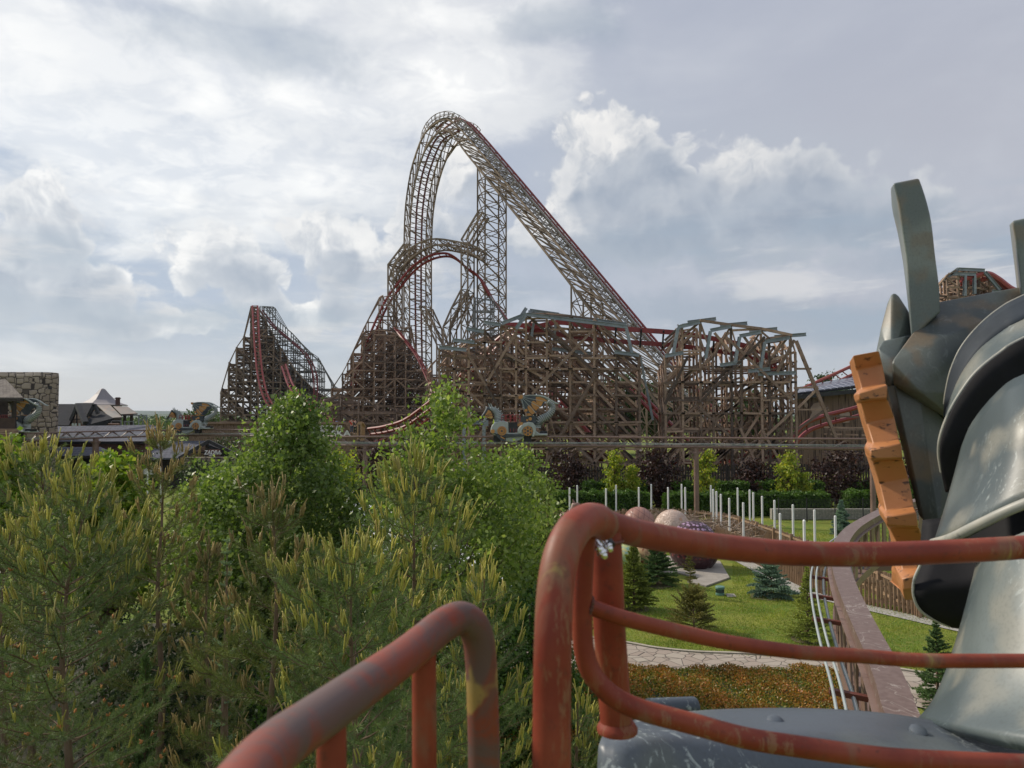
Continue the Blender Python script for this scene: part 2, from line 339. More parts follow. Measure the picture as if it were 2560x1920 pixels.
# ------------------------------------------------------------------ foreground: the car we ride in
def redpaint():
    m, t = mat_new('worn_red_paint')
    co = N(t, 'ShaderNodeTexCoord').outputs['Object']
    n1 = N(t, 'ShaderNodeTexNoise', {'Vector': co, 'Scale': 7.0, 'Detail': 6.0, 'Roughness': 0.6}).outputs['Fac']
    n2 = N(t, 'ShaderNodeTexNoise', {'Vector': N(t, 'ShaderNodeMapping', {'Vector': co, 'Scale': (1, 1, 0.35)}).outputs[0], 'Scale': 11.0, 'Detail': 5.0, 'Roughness': 0.55, 'Distortion': 0.6}).outputs['Fac']
    n3 = N(t, 'ShaderNodeTexNoise', {'Vector': co, 'Scale': 60.0, 'Detail': 6.0, 'Roughness': 0.7}).outputs['Fac']
    col = mixc(t, sstep(t, n1, 0.35, 0.65), (0.20, 0.033, 0.018), (0.28, 0.060, 0.030))
    col = mixc(t, M_(t, 'MULTIPLY', sstep(t, n2, 0.54, 0.66), 0.65), col, (0.22, 0.115, 0.07))
    col = mixc(t, M_(t, 'MULTIPLY', sstep(t, n2, 0.67, 0.72), 0.7), col, (0.34, 0.25, 0.08))
    col = mixc(t, M_(t, 'MULTIPLY', sstep(t, n3, 0.55, 0.70), 0.55), col, (0.10, 0.035, 0.025))
    n5 = N(t, 'ShaderNodeTexNoise', {'Vector': N(t, 'ShaderNodeMapping', {'Vector': co, 'Scale': (1, 1, 0.22)}).outputs[0], 'Scale': 55.0, 'Detail': 9.0, 'Roughness': 0.75, 'Distortion': 0.4}).outputs['Fac']
    area = sstep(t, N(t, 'ShaderNodeTexNoise', {'Vector': co, 'Scale': 4.5, 'Detail': 2.0}).outputs['Fac'], 0.50, 0.62)
    col = mixc(t, M_(t, 'MULTIPLY', M_(t, 'MULTIPLY', sstep(t, n5, 0.53, 0.60), area), 0.50), col, (0.30, 0.19, 0.10))
    col = mixc(t, M_(t, 'MULTIPLY', sstep(t, n5, 0.36, 0.31), 0.6), col, (0.07, 0.025, 0.018))
    finish(t, **{'Base Color': col, 'Roughness': 0.5, 'Specular IOR Level': 0.28, 'Normal': bump(t, n3, 0.12, 0.002)})
    return m
m_red = redpaint()
def brownred():
    m, t = mat_new('rubbed_brown_red_paint')
    co = N(t, 'ShaderNodeTexCoord').outputs['Object']
    n1 = N(t, 'ShaderNodeTexNoise', {'Vector': co, 'Scale': 9.0, 'Detail': 7.0, 'Roughness': 0.65, 'Distortion': 0.8}).outputs['Fac']
    n2 = N(t, 'ShaderNodeTexNoise', {'Vector': co, 'Scale': 12.0, 'Detail': 3.0}).outputs['Fac']
    col = mixc(t, sstep(t, n1, 0.40, 0.60), (0.135, 0.085, 0.075), (0.25, 0.055, 0.030))
    col = mixc(t, M_(t, 'MULTIPLY', sstep(t, n2, 0.64, 0.70), 0.8), col, (0.38, 0.27, 0.08))
    n3 = N(t, 'ShaderNodeTexNoise', {'Vector': co, 'Scale': 60.0, 'Detail': 6.0}).outputs['Fac']
    col = mixc(t, M_(t, 'MULTIPLY', sstep(t, n3, 0.58, 0.72), 0.5), col, (0.13, 0.07, 0.055))
    finish(t, **{'Base Color': col, 'Roughness': 0.45, 'Specular IOR Level': 0.32}); return m
m_redbrown = brownred()
def airbrush(name, a, b, c, s1=2.2, streak=0.6):
    m, t = mat_new(name)
    co = N(t, 'ShaderNodeTexCoord').outputs['Object']
    n1 = N(t, 'ShaderNodeTexNoise', {'Vector': co, 'Scale': s1, 'Detail': 2.0, 'Roughness': 0.4}).outputs['Fac']
    n2 = N(t, 'ShaderNodeTexNoise', {'Vector': co, 'Scale': s1 * 2.3, 'Detail': 2.0, 'Roughness': 0.4}).outputs['Fac']
    n3 = N(t, 'ShaderNodeTexNoise', {'Vector': N(t, 'ShaderNodeMapping', {'Vector': co, 'Scale': (1, 1, 0.4)}).outputs[0], 'Scale': 20.0, 'Detail': 9.0, 'Roughness': 0.72, 'Distortion': 2.4}).outputs['Fac']
    big = N(t, 'ShaderNodeTexNoise', {'Vector': co, 'Scale': 2.5, 'Detail': 2.0}).outputs['Fac']
    n4 = N(t, 'ShaderNodeTexNoise', {'Vector': co, 'Scale': 120.0, 'Detail': 3.0}).outputs['Fac']
    col = mixc(t, sstep(t, n1, 0.40, 0.60), a, b)
    col = mixc(t, M_(t, 'MULTIPLY', sstep(t, n2, 0.50, 0.66), 0.7), col, c)
    sc = M_(t, 'MULTIPLY', sstep(t, n3, 0.54, 0.62), sstep(t, big, 0.45, 0.56))
    col = mixc(t, M_(t, 'MULTIPLY', sc, streak), col, (0.42, 0.47, 0.46))
    col = mixc(t, M_(t, 'MULTIPLY', sstep(t, n4, 0.45, 0.75), 0.25), col, (0.05, 0.055, 0.05))
    finish(t, **{'Base Color': col, 'Roughness': 0.42, 'Specular IOR Level': 0.5, 'Normal': bump(t, n3, 0.05, 0.003)}); return m
m_scale = airbrush('airbrushed_grey_green_scale', (0.06, 0.082, 0.088), (0.145, 0.172, 0.168), (0.25, 0.243, 0.20), 2.6, 0.42)
m_head = airbrush('airbrushed_dark_head', (0.05, 0.062, 0.062), (0.12, 0.135, 0.12), (0.17, 0.12, 0.07), 3.5, 0.10)
m_horn = airbrush('airbrushed_horn', (0.13, 0.155, 0.15), (0.21, 0.235, 0.215), (0.20, 0.165, 0.12), 4.0, 0.05)
m_collar = noisy('slate_collar', (0.022, 0.029, 0.038), (0.04, 0.05, 0.062), 4, 0.65, c=(0.07, 0.08, 0.085), cs=18, ct=(0.6, 0.75), spec=0.25, bs=0.05)
m_gap = noisy('shadow_black_neck', (0.008, 0.008, 0.010), (0.014, 0.014, 0.017), 3, 0.7, spec=0.2)  # near-black holds the shadow inside the plates and the dark neck
m_body = airbrush('scuffed_blue_grey_body', (0.06, 0.078, 0.10), (0.09, 0.108, 0.13), (0.13, 0.15, 0.15), 2.0, 0.8)
m_rim = noisy('cream_worn_highlight_rim', (0.42, 0.40, 0.34), (0.30, 0.31, 0.28), 8, 0.45, c=(0.16, 0.17, 0.16), cs=14, bs=0.05)  # cream tone carries painted edge highlights along with worn paint
m_orange = noisy('scratched_orange_paint', (0.40, 0.155, 0.05), (0.50, 0.215, 0.085), 4, 0.5, c=(0.09, 0.04, 0.02), cs=26, ct=(0.57, 0.68), bs=0.1, bd=0.003, stretch=(1, 1, 1.8))
m_chrome = noisy('chrome', (0.7, 0.7, 0.7), (0.8, 0.8, 0.8), 5, 0.15, 1.0, bs=0.0)
ride = empty('dragon_car', (0.6, 1.6, 5.6), 'close grey dragon car we ride in, with worn red guard rails and dark horned head', 'ride car', 'dragon cars on the monorail')
def rt(name, pts, r, mat=m_red, lab=None, n=20, par=ride):
    o = MB().tube(catmull([P(*p) for p in pts], 8), r, n).build(name, mat, par, True)
    if lab: o['label'] = lab
    return o
left = empty('guard_rail'); left.parent = ride; left.matrix_parent_inverse = pinv(ride)
left['label'] = 'bent rail with rubbed brown and red paint'
rt('top_tube', [(1211, 2060, 1.02), (1210, 1900, 1.02), (1206, 1740, 1.02), (1202, 1650, 1.02), (1194, 1590, 1.015), (1176, 1556, 1.005), (1146, 1545, 0.99), (1105, 1565, 0.96), (1060, 1602, 0.925), (1000, 1650, 0.865), (900, 1720, 0.77), (775, 1808, 0.67), (702, 1860, 0.615), (645, 1915, 0.565), (590, 1985, 0.52), (540, 2060, 0.48)], 0.021, m_redbrown, n=28, par=left)
rt('upright', [(1062, 2060, 0.93), (1061, 1850, 0.93), (1060, 1610, 0.93)], 0.0147, m_red, par=left)
rt('upright', [(829, 2100, 0.71), (829, 1950, 0.71), (829, 1775, 0.715)], 0.0135, m_red, par=left)
right = empty('guard_rail'); right.parent = ride; right.matrix_parent_inverse = pinv(ride)
right['label'] = 'large red rail with three sweeping tubes'
rt('corner_tube', [(1380, 2060, 0.85), (1379, 1900, 0.85), (1380, 1740, 0.855), (1383, 1580, 0.86), (1390, 1460, 0.875), (1406, 1380, 0.895), (1432, 1328, 0.92), (1462, 1303, 0.955), (1492, 1300, 0.985), (1508, 1312, 1.01)], 0.0212, m_red, n=28, par=right)
rt('top_tube', [(1478, 1306, 1.06), (1520, 1313, 1.10), (1600, 1334, 1.17), (1750, 1360, 1.26), (1950, 1381, 1.31), (2150, 1386, 1.34), (2350, 1380, 1.37), (2560, 1368, 1.40), (2850, 1345, 1.45)], 0.0212, m_red, par=right)
rt('middle_tube', [(1462, 1512, 1.02), (1500, 1526, 1.03), (1560, 1546, 1.045), (1690, 1578, 1.08), (1821, 1606, 1.11), (1994, 1630, 1.14), (2134, 1639, 1.16), (2307, 1651, 1.18), (2560, 1652, 1.20), (2850, 1650, 1.24)], 0.0107, m_red, par=right)
rt('lower_tube', [(1466, 1320, 1.01), (1458, 1420, 1.015), (1455, 1547, 1.02), (1462, 1634, 1.02), (1485, 1692, 1.02), (1534, 1742, 1.02), (1604, 1775, 1.02), (1734, 1810, 1.02), (1864, 1845, 1.02), (1994, 1866, 1.02), (2130, 1885, 1.03), (2264, 1899, 1.04), (2560, 1912, 1.06), (2850, 1920, 1.1)], 0.0137, m_red, par=right)
rt('back_post', [(1512, 1330, 1.10), (1517, 1420, 1.10), (1523, 1560, 1.11), (1533, 1700, 1.12), (1542, 1825, 1.12)], 0.0232, m_red, par=right, n=28)
b = P(1543, 1822, 1.12)
MB().lathe(b, [(0.029, -0.004), (0.0295, 0.002), (0.027, 0.006), (0.024, 0.011)], 24).build('foot_flange', m_red, right, True)
for (px, py, d) in [(1497, 1370, 1.02), (1507, 1385, 1.02), (1521, 1368, 1.035)]:
    c = P(px, py, d); k = 0.0058
    ax = Vector((0.5, -0.3, -0.8))
    MB().lathe(c, [(k, -k * 2), (k, -k * .6), (k * 1.25, -k * .6), (k * 1.25, 0), (k * 0.95, 0.001), (k * 0.9, k * .6), (k * .6, k * 1.2), (0.0002, k * 1.45)], 16, ax).build('acorn_nut', m_chrome, right, True)
MB().lathe(P(1511, 1352, 1.045), [(0.010, -0.006), (0.010, 0.012)], 16, (0.4, -0.6, -0.6)).build('rubber_plug', m_black, right, True)
m_weld = noisy('painted_weld_bead', (0.17, 0.04, 0.022), (0.10, 0.035, 0.022), 40, 0.6, bs=0.8, bd=0.003)
def weld(px, py, d, ax, r, par):
    c = P(px, py, d); ax = Vector(ax).normalized(); u = Vector((0, 0, 1)) if abs(ax.z) < .9 else Vector((1, 0, 0)); x = ax.cross(u).normalized(); y = ax.cross(x)
    pts = [c + (x * math.cos(k * math.pi / 24) + y * math.sin(k * math.pi / 24)) * (r + 0.0006 * math.sin(k * 2.3)) for k in range(49)]
    MB().tube(pts, [0.0026 + 0.0007 * math.sin(k * 1.9) for k in range(49)], 6, False).build('weld_bead', m_weld, par, True)
weld(1496, 1310, 1.065, (1, .3, -.12), 0.0200, right); weld(1474, 1516, 1.022, (1, .1, -.3), 0.0120, right)
weld(1514, 1352, 1.10, (0, 0, 1), 0.0235, right)
# body shell
rowsB = [[(1512, 1832, 1.45), (1580, 1801, 1.55), (1700, 1780, 1.70), (1850, 1771, 1.80), (2050, 1771, 1.85), (2250, 1787, 1.85), (2500, 1832, 1.80), (2800, 1885, 1.70)],
         [(1502, 1850, 1.40), (1575, 1828, 1.47), (1700, 1806, 1.60), (1850, 1795, 1.70), (2050, 1796, 1.75), (2250, 1818, 1.75), (2500, 1872, 1.70), (2800, 1930, 1.60)],
         [(1494, 1895, 1.37), (1575, 1880, 1.36), (1700, 1870, 1.46), (1850, 1868, 1.52), (2050, 1878, 1.57), (2250, 1905, 1.57), (2500, 1960, 1.52), (2800, 2010, 1.45)],
         [(1490, 2120, 1.32), (1575, 2120, 1.30), (1700, 2120, 1.38), (1850, 2120, 1.44), (2050, 2130, 1.48), (2250, 2140, 1.48), (2500, 2180, 1.45), (2800, 2220, 1.4)]]
def patch(name, rows, mat, th=0.03, par=ride, n=4, off=-1):
    g = cat3([[P(*p) for p in r_] for r_ in rows], n)
    o = MB().grid(g).build(name, mat, par, True)
    return solid(o, th, off)
body = patch('body_shell', rowsB, m_body, 0.03)
for (px, py, d) in [(1939, 1803, 1.70), (2296, 1826, 1.73)]:
    MB().lathe(P(px, py, d), [(0.019, -0.004), (0.018, 0.002), (0.012, 0.006), (0.004, 0.0075)], 20, (0, -0.35, 0.94)).build('rivet', m_body, body, True)
MB().tube([P(1622, 1775, 1.95), P(1735, 1770, 2.0)], 0.028, 20).build('hinge_barrel', m_body, ride, True)
# neck
neck = empty('neck'); neck.parent = ride; neck.matrix_parent_inverse = pinv(ride)
patch('neck_plate', [[(2447, 1380, 2.08), (2490, 1360, 1.92), (2560, 1330, 1.82), (2680, 1290, 1.76), (2880, 1290, 1.80)],
    [(2405, 1545, 2.05), (2460, 1535, 1.86), (2560, 1525, 1.73), (2700, 1515, 1.68), (2920, 1500, 1.75)],
    [(2366, 1670, 2.00), (2430, 1672, 1.81), (2560, 1670, 1.67), (2720, 1670, 1.60), (2950, 1660, 1.70)],
    [(2330, 1752, 1.95), (2400, 1765, 1.76), (2550, 1775, 1.61), (2740, 1780, 1.53), (2980, 1780, 1.62)],
    [(2294, 1796, 1.92), (2372, 1816, 1.74), (2550, 1845, 1.53), (2740, 1858, 1.45), (2990, 1860, 1.53)]], m_scale, 0.03, neck)
patch('neck_plate', [[(2403, 1115, 2.36), (2430, 1055, 2.30), (2490, 982, 2.20), (2560, 935, 2.10), (2760, 880, 2.0)],
    [(2383, 1192, 2.31), (2425, 1132, 2.21), (2490, 1080, 2.06), (2570, 1040, 1.96), (2770, 990, 1.88)],
    [(2360, 1272, 2.26), (2410, 1232, 2.13), (2490, 1182, 1.99), (2580, 1140, 1.91), (2780, 1080, 1.82)],
    [(2334, 1355, 2.20), (2378, 1338, 2.08), (2450, 1302, 1.97), (2560, 1252, 1.88), (2790, 1170, 1.78)]], m_scale, 0.03, neck)
rt('plate_rim', [(2333, 1358, 2.20), (2378, 1345, 2.07), (2450, 1310, 1.96), (2560, 1260, 1.87), (2790, 1178, 1.77)], 0.013, m_rim, par=neck)
rt('plate_rim', [(2302, 1410, 2.30), (2285, 1450, 2.30), (2284, 1490, 2.30), (2300, 1525, 2.30), (2335, 1550, 2.30), (2375, 1566, 2.30)], 0.004, m_rim, par=neck)
patch('neck_groove', [[(2306, 1300, 2.42), (2300, 1370, 2.38), (2303, 1412, 2.34), (2284, 1465, 2.30), (2292, 1512, 2.30), (2335, 1550, 2.30), (2380, 1570, 2.30)],
    [(2420, 1280, 2.34), (2440, 1330, 2.30), (2450, 1400, 2.26), (2450, 1450, 2.22), (2450, 1500, 2.22), (2450, 1540, 2.22), (2440, 1575, 2.25)],
    [(2640, 1180, 2.20), (2640, 1240, 2.15), (2640, 1320, 2.1), (2640, 1400, 2.1), (2640, 1450, 2.1), (2640, 1520, 2.1), (2640, 1575, 2.1)]], m_gap, 0.02, neck)
D2o = [(2374, 1222), (2356, 1180), (2349, 1130), (2355, 1085), (2376, 1030), (2405, 980), (2443, 930), (2500, 883), (2560, 846), (2760, 760)]
D2i = [(2400, 1230), (2425, 1190), (2450, 1150), (2470, 1110), (2500, 1070), (2530, 1040), (2570, 1010), (2620, 980), (2680, 950), (2860, 880)]
patch('neck_groove', [[(a, b_, 2.46 - 0.02 * i) for i, (a, b_) in enumerate(D2o)], [(a, b_, 2.42 - 0.02 * i) for i, (a, b_) in enumerate(D2i)]], m_gap, 0.02, neck)
rt('plate_rim', [(a - 2, b_, 2.45 - 0.02 * i) for i, (a, b_) in enumerate(D2o[1:])], 0.0055, m_rim, par=neck)
L2o = [(2362, 1040), (2366, 1020), (2378, 990), (2394, 950), (2420, 905), (2456, 862), (2510, 820), (2560, 793), (2760, 700)]
patch('neck_plate', [[(a, b_, 2.56 - 0.02 * i) for i, (a, b_) in enumerate(L2o)], [(a + 3, b_, 2.45 - 0.02 * i) for i, (a, b_) in enumerate(D2o[1:])]], m_scale, 0.02, neck)
C1o = [(2358, 1050), (2360, 1010), (2366, 970), (2378, 922), (2403, 868), (2446, 815), (2500, 770), (2560, 738), (2760, 650)]
patch('neck_collar', [[(a, b_, 2.62 - 0.015 * i) for i, (a, b_) in enumerate(C1o)], [(a + 2, b_ + 3, 2.55 - 0.02 * i) for i, (a, b_) in enumerate(L2o)]], m_collar, 0.03, neck)
rt('collar_rim', [(a, b_, 2.62 - 0.015 * i) for i, (a, b_) in enumerate(C1o[1:])], 0.0035, m_rim, par=neck)
# head, horns, frill
head = hull('head', [P(2230, 904, 2.72), P(2338, 757, 2.88), P(2440, 749, 2.95), P(2545, 738, 2.98), P(2700, 690, 2.8), P(2700, 1000, 2.7), P(2450, 1100, 2.68), P(2360, 1040, 2.70), P(2300, 978, 2.68), P(2234, 962, 2.75),
    P(2338, 765, 3.5), P(2560, 745, 3.5), P(2260, 900, 3.4), P(2700, 1000, 3.4), P(2420, 1100, 3.4)], m_head, ride, 0.010)
hull('cheek', [P(2192, 874, 2.85), P(2206, 852, 2.88), P(2268, 838, 2.90), P(2285, 838, 2.95), P(2236, 905, 2.80), P(2234, 962, 2.80), P(2216, 968, 2.84), P(2240, 870, 3.3), P(2300, 960, 3.3)], m_horn, head, 0.008)
hull('jaw_plate', [P(2216, 962, 2.86), P(2236, 964, 2.78), P(2300, 990, 2.74), P(2362, 1050, 2.72), P(2390, 1200, 2.7), P(2350, 1300, 2.66), P(2345, 1304, 2.66), P(2310, 1302, 2.68), P(2297, 1288, 2.70), P(2280, 1180, 2.76), P(2250, 1060, 2.82),
    P(2340, 1300, 2.95), P(2320, 1000, 3.1), P(2300, 1250, 3.0), P(2400, 1150, 3.1), P(2260, 1000, 3.1)], m_head, head, 0.008)
hull('brow_spike', [P(2188, 890, 2.95), P(2202, 820, 2.97), P(2219, 755, 3.0), P(2228, 736, 3.0), P(2236, 732, 3.0), P(2247, 740, 3.0), P(2270, 775, 2.98), P(2290, 850, 2.95), P(2230, 890, 2.85), P(2240, 740, 3.08), P(2220, 850, 3.2), P(2290, 850, 3.2)], m_horn, head, 0.012)
def horn(FL, FR, SL, d, name='horn'):
    def res(pl, n=16):
        c = catmull([Vector((x, y, 0)) for x, y in pl], 6)
        out = []
        ln = [0]
        for i in range(1, len(c)): ln.append(ln[-1] + (c[i] - c[i - 1]).length)
        for k in range(n):
            t = ln[-1] * k / (n - 1); i = max(j for j in range(len(ln)) if ln[j] <= t + 1e-9); i = min(i, len(c) - 2)
            out.append(c[i].lerp(c[i + 1], (t - ln[i]) / max(1e-6, ln[i + 1] - ln[i])))
        return out
    a, b_, c = res(FL), res(FR), res(SL); mb = MB(); n = len(a)
    for k in range(n):
        A = P(a[k].x, a[k].y, d); B = P(b_[k].x, b_[k].y, d); D_ = P(c[k].x, c[k].y, d + 0.16); E = B + Vector((0.0, 0.16, 0)) + (D_ - A) * 0.2
        mb.v += [A, B, E, D_]
    for k in range(n - 1):
        i = 4 * k
        mb.f += [(i + j, i + (j + 1) % 4, i + 4 + (j + 1) % 4, i + 4 + j) for j in range(4)]
    mb.f += [(0, 1, 2, 3), (4 * n - 4, 4 * n - 1, 4 * n - 2, 4 * n - 3)]
    o = mb.build(name, m_horn, head, True)
    bv = o.modifiers.new('bev', 'BEVEL'); bv.width = 0.009; bv.segments = 3; bv.limit_method = 'ANGLE'; bv.angle_limit = R(35)
    return o
horn([(2232, 458), (2246, 508), (2256, 581), (2267, 660), (2273, 762), (2279, 850)], [(2299, 444), (2315, 490), (2330, 552), (2340, 640), (2349, 710), (2353, 780)], [(2227, 466), (2229, 520), (2243, 580), (2256, 650), (2266, 726), (2276, 820)], 2.80)
horn([(2530, 552), (2541, 617), (2550, 690), (2558, 780)], [(2610, 535), (2618, 617), (2628, 690), (2640, 770)], [(2523, 558), (2530, 617), (2539, 690), (2549, 790)], 2.75)
ST = [(2132, 889, 2198, 877, 0), (2140, 925, 2207, 912, 0.05), (2153, 973, 2216, 958, 0.03), (2144, 982, 2219, 962, -0.05), (2149, 1001, 2219, 996, -0.05), (2152, 1006, 2221, 1000, 0.05), (2166, 1059, 2237, 1045, 0.08), (2182, 1110, 2249, 1098, 0.03),
      (2174, 1124, 2254, 1108, -0.05), (2178, 1148, 2257, 1146, -0.05), (2181, 1153, 2259, 1150, 0.05), (2198, 1210, 2272, 1196, 0.08), (2214, 1278, 2286, 1266, 0.03), (2212, 1291, 2292, 1280, -0.05), (2217, 1314, 2297, 1318, -0.05), (2224, 1320, 2300, 1322, 0.05), (2243, 1360, 2310, 1357, 0.08),
      (2254, 1425, 2295, 1420, 0.03), (2253, 1446, 2293, 1436, -0.05), (2257, 1475, 2288, 1472, -0.05), (2262, 1500, 2285, 1500, 0.05)]
mb = MB()
for (a, b_, c, e, dd) in ST:
    A = P(a, b_, 2.62 + dd); B = P(c, e, 2.60 + dd); mb.v += [A, B, B + Vector((0.07, 0.30, 0)), A + Vector((0.12, 0.30, 0))]
for k in range(len(ST) - 1):
    i = 4 * k; mb.f += [(i + j, i + (j + 1) % 4, i + 4 + (j + 1) % 4, i + 4 + j) for j in range(4)]
mb.f += [(0, 1, 2, 3), (len(mb.v) - 4, len(mb.v) - 1, len(mb.v) - 2, len(mb.v) - 3)]
fr = mb.build('frill', m_orange, head, True)
bv = fr.modifiers.new('bev', 'BEVEL'); bv.width = 0.006; bv.segments = 2; bv.limit_method = 'ANGLE'; bv.angle_limit = R(25)

# ------------------------------------------------------------------ monorail track
RZ = EYE - 1.4
mono = empty('monorail_track', (8, 30, 0), 'brown steel monorail truss on pillars, curving past the lawn with pale conductor rails', 'monorail')
near_px = [(2420, 1990), (2340, 1880), (2262, 1795), (2228, 1705), (2198, 1634), (2168, 1575), (2142, 1521), (2118, 1465), (2103, 1419), (2098, 1380), (2106, 1350), (2128, 1322), (2155, 1303), (2186, 1286), (2216, 1272), (2280, 1252), (2380, 1230)]
path = catmull([G(x, y, RZ) for x, y in near_px], 6)
def offs(path, o, dz):
    out = []
    for i, p in enumerate(path):
        d = path[min(i + 1, len(path) - 1)] - path[max(i - 1, 0)]; d.z = 0; d.normalize()
        out.append(p + Vector((-d.y, d.x, 0)) * o + Vector((0, 0, dz)))
    return out
def resamp(path, step):
    out = [path[0]]; acc = 0
    for a, b_ in zip(path, path[1:]):
        L = (b_ - a).length; t = step - acc
        while t <= L: out.append(a.lerp(b_, t / L)); t += step
        acc = (acc + L) % step if L + acc >= step else acc + L
    return out
def ribbon(mb, path, wl, wr, h, dz=0):     # rectangular beam following the path
    a = offs(path, wl, dz); b_ = offs(path, -wr, dz); c = [p - Vector((0, 0, h)) for p in b_]; e = [p - Vector((0, 0, h)) for p in a]
    i0 = len(mb.v)
    for k in range(len(path)): mb.v += [a[k], b_[k], c[k], e[k]]
    for k in range(len(path) - 1):
        i = i0 + 4 * k; mb.f += [(i + j, i + (j + 1) % 4, i + 4 + (j + 1) % 4, i + 4 + j) for j in range(4)]
    mb.f += [(i0, i0 + 1, i0 + 2, i0 + 3), (i0 + 4 * len(path) - 4, i0 + 4 * len(path) - 1, i0 + 4 * len(path) - 2, i0 + 4 * len(path) - 3)]
def runrail():
    m, t = mat_new('polished_running_rail')
    co = N(t, 'ShaderNodeTexCoord').outputs['Object']
    n1 = N(t, 'ShaderNodeTexNoise', {'Vector': co, 'Scale': 2.5, 'Detail': 5.0, 'Distortion': 1.0}).outputs['Fac']
    n2 = N(t, 'ShaderNodeTexNoise', {'Vector': co, 'Scale': 25.0, 'Detail': 5.0}).outputs['Fac']
    ln = M_(t, 'ABSOLUTE', M_(t, 'SUBTRACT', n1, 0.5))
    col = mixc(t, sstep(t, n2, 0.3, 0.7), (0.135, 0.083, 0.064), (0.18, 0.12, 0.098))
    col = mixc(t, M_(t, 'MULTIPLY', sstep(t, ln, 0.007, 0.001), 0.55), col, (0.45, 0.40, 0.35))
    finish(t, **{'Base Color': col, 'Roughness': 0.42, 'Specular IOR Level': 0.3}); return m
m_rail = runrail()
mb = MB(); ribbon(mb, path, 0.078, 0.078, 0.09)
mono_near = mb.build('running_rail', m_rail, mono, True)
mb = MB(); ribbon(mb, path, 0.07, 0.07, 0.10, -0.62); ribbon(mb, path, 0.11, 0.11, 0.012, -0.093)
mb.build('lower_chord', m_beam, mono, True)
rs = resamp(path, 0.42)
L1, R1_ = offs(rs, 0.06, -0.1), offs(rs, -0.06, -0.1); L2_, R2_ = offs(rs, 0.05, -0.63), offs(rs, -0.05, -0.63)
mb = MB()
for k in range(0, len(rs) - 1):
    for T_, B_ in ((L1, L2_), (R1_, R2_)):
        d = (T_[k + 1] - T_[k]) * 0.36
        if k % 2 == 0: mb.prism([T_[k] - d * 0.9, T_[k] + d * 0.9, B_[k] + d * 0.25, B_[k] - d * 0.25], (R1_[k] - L1[k]) * (0.12 if T_ is L1 else -0.12))
        else: mb.prism([B_[k] - d * 0.9, B_[k] + d * 0.9, T_[k] + d * 0.25, T_[k] - d * 0.25], (R1_[k] - L1[k]) * (0.12 if T_ is L1 else -0.12))
mb.build('gusset_plate', m_beam, mono)
for o_, dz in ((0.215, -0.20), (0.265, -0.20)):
    MB().tube(offs(path, o_, dz), 0.0095, 8).build('conductor_rail', m_bus, mono, True)
MB().tube(offs(path, 0.15, -0.25), 0.013, 8).build('cable_conduit', m_steel, mono, True)
m_brkt = noisy('oxide_red_bracket', (0.17, 0.045, 0.03), (0.12, 0.04, 0.03), 5, 0.6)
for p, q in zip(offs(resamp(path, 0.85), 0.07, -0.25), offs(resamp(path, 0.85), 0.28, -0.23)): MB().bar(p, q, 0.045, 0.03).build('bracket', m_brkt, mono)
MB().box(G(2175, 1390, RZ - 0.75) + Vector((0.15, 0, 0)), (0.5, 0.5, 0.35)).build('support_head', m_beam, mono)
# the far stretch of the loop
far = [P(2800, 1110, 48), P(2180, 1100, 48), P(1740, 1095, 50.5), P(1380, 1091, 53), P(1100, 1091, 53), P(840, 1090, 54), P(750, 1085, 59), P(690, 1079, 70), P(620, 1075, 80), P(440, 1074, 79), P(240, 1080, 72), P(120, 1085, 66), P(50, 1088, 63), P(-60, 1090, 62)]
for p in far: p.z = RZ
far = catmull(far, 6)
mb = MB(); mb.tube(offs(far, 0.12, -0.05), 0.075, 6); mb.tube(offs(far, -0.12, -0.05), 0.075, 6)
mb.build('running_rail', m_beam, mono, True)
mb = MB(); mb.tube([p - Vector((0, 0, 0.66)) for p in far], 0.10, 6); mb.build('lower_chord', m_beam, mono, True)
rs = resamp(far, 0.9); mb = MB()
A_, B2, C_ = offs(rs, 0.12, -0.08), offs(rs, -0.12, -0.08), [p - Vector((0, 0, 0.64)) for p in rs]
for k in range(len(rs) - 1):
    if k % 2: mb.bar(A_[k], C_[k + 1], 0.06); mb.bar(B2[k], C_[k + 1], 0.06)
    else: mb.bar(C_[k], A_[k + 1], 0.05); mb.bar(C_[k], B2[k + 1], 0.05)
    mb.bar(A_[k], B2[k], 0.05)
mb.build('truss_web', m_beam, mono)
for o_ in (0.30, 0.38): MB().tube(offs(far, o_, -0.50 if o_ < .35 else -0.42), 0.018, 6).build('conductor_rail', m_bus, mono, True)
def nearest(px):
    return min(far, key=lambda p: abs(p.x / p.y * FPX + 1280 - px))
PILX = [2145, 1740, 911, 440, 238]
for px in PILX:
    p = nearest(px); r_ = 0.17 if px > 500 else 0.27
    mb = MB(); q = Vector((p.x, p.y, 0)); mb.lathe(q, [(r_ * 1.8, 0), (r_ * 1.8, 0.04), (r_, 0.05), (r_, p.z - 1.1)], 20)
    pl_ = mb.build('pillar', m_beam, mono, True)
    mb = MB(); mb.lathe(q, [(r_ * 1.35, p.z - 1.12), (r_ * 1.35, p.z - 1.0), (r_ * 0.9, p.z - 0.98), (r_ * 0.9, p.z - 0.72)], 16)
    mb.box(q + Vector((0, 0, p.z - 0.98)), (1.1 if px > 500 else 0.7, 0.12, 0.08))
    for s in (-1, 1): mb.bar(q + Vector((0.5 * s, 0, p.z - 0.98)), q + Vector((0.12 * s, 0, p.z - 1.5)), 0.07)
    mb.build('pillar_cap', m_beam, pl_)

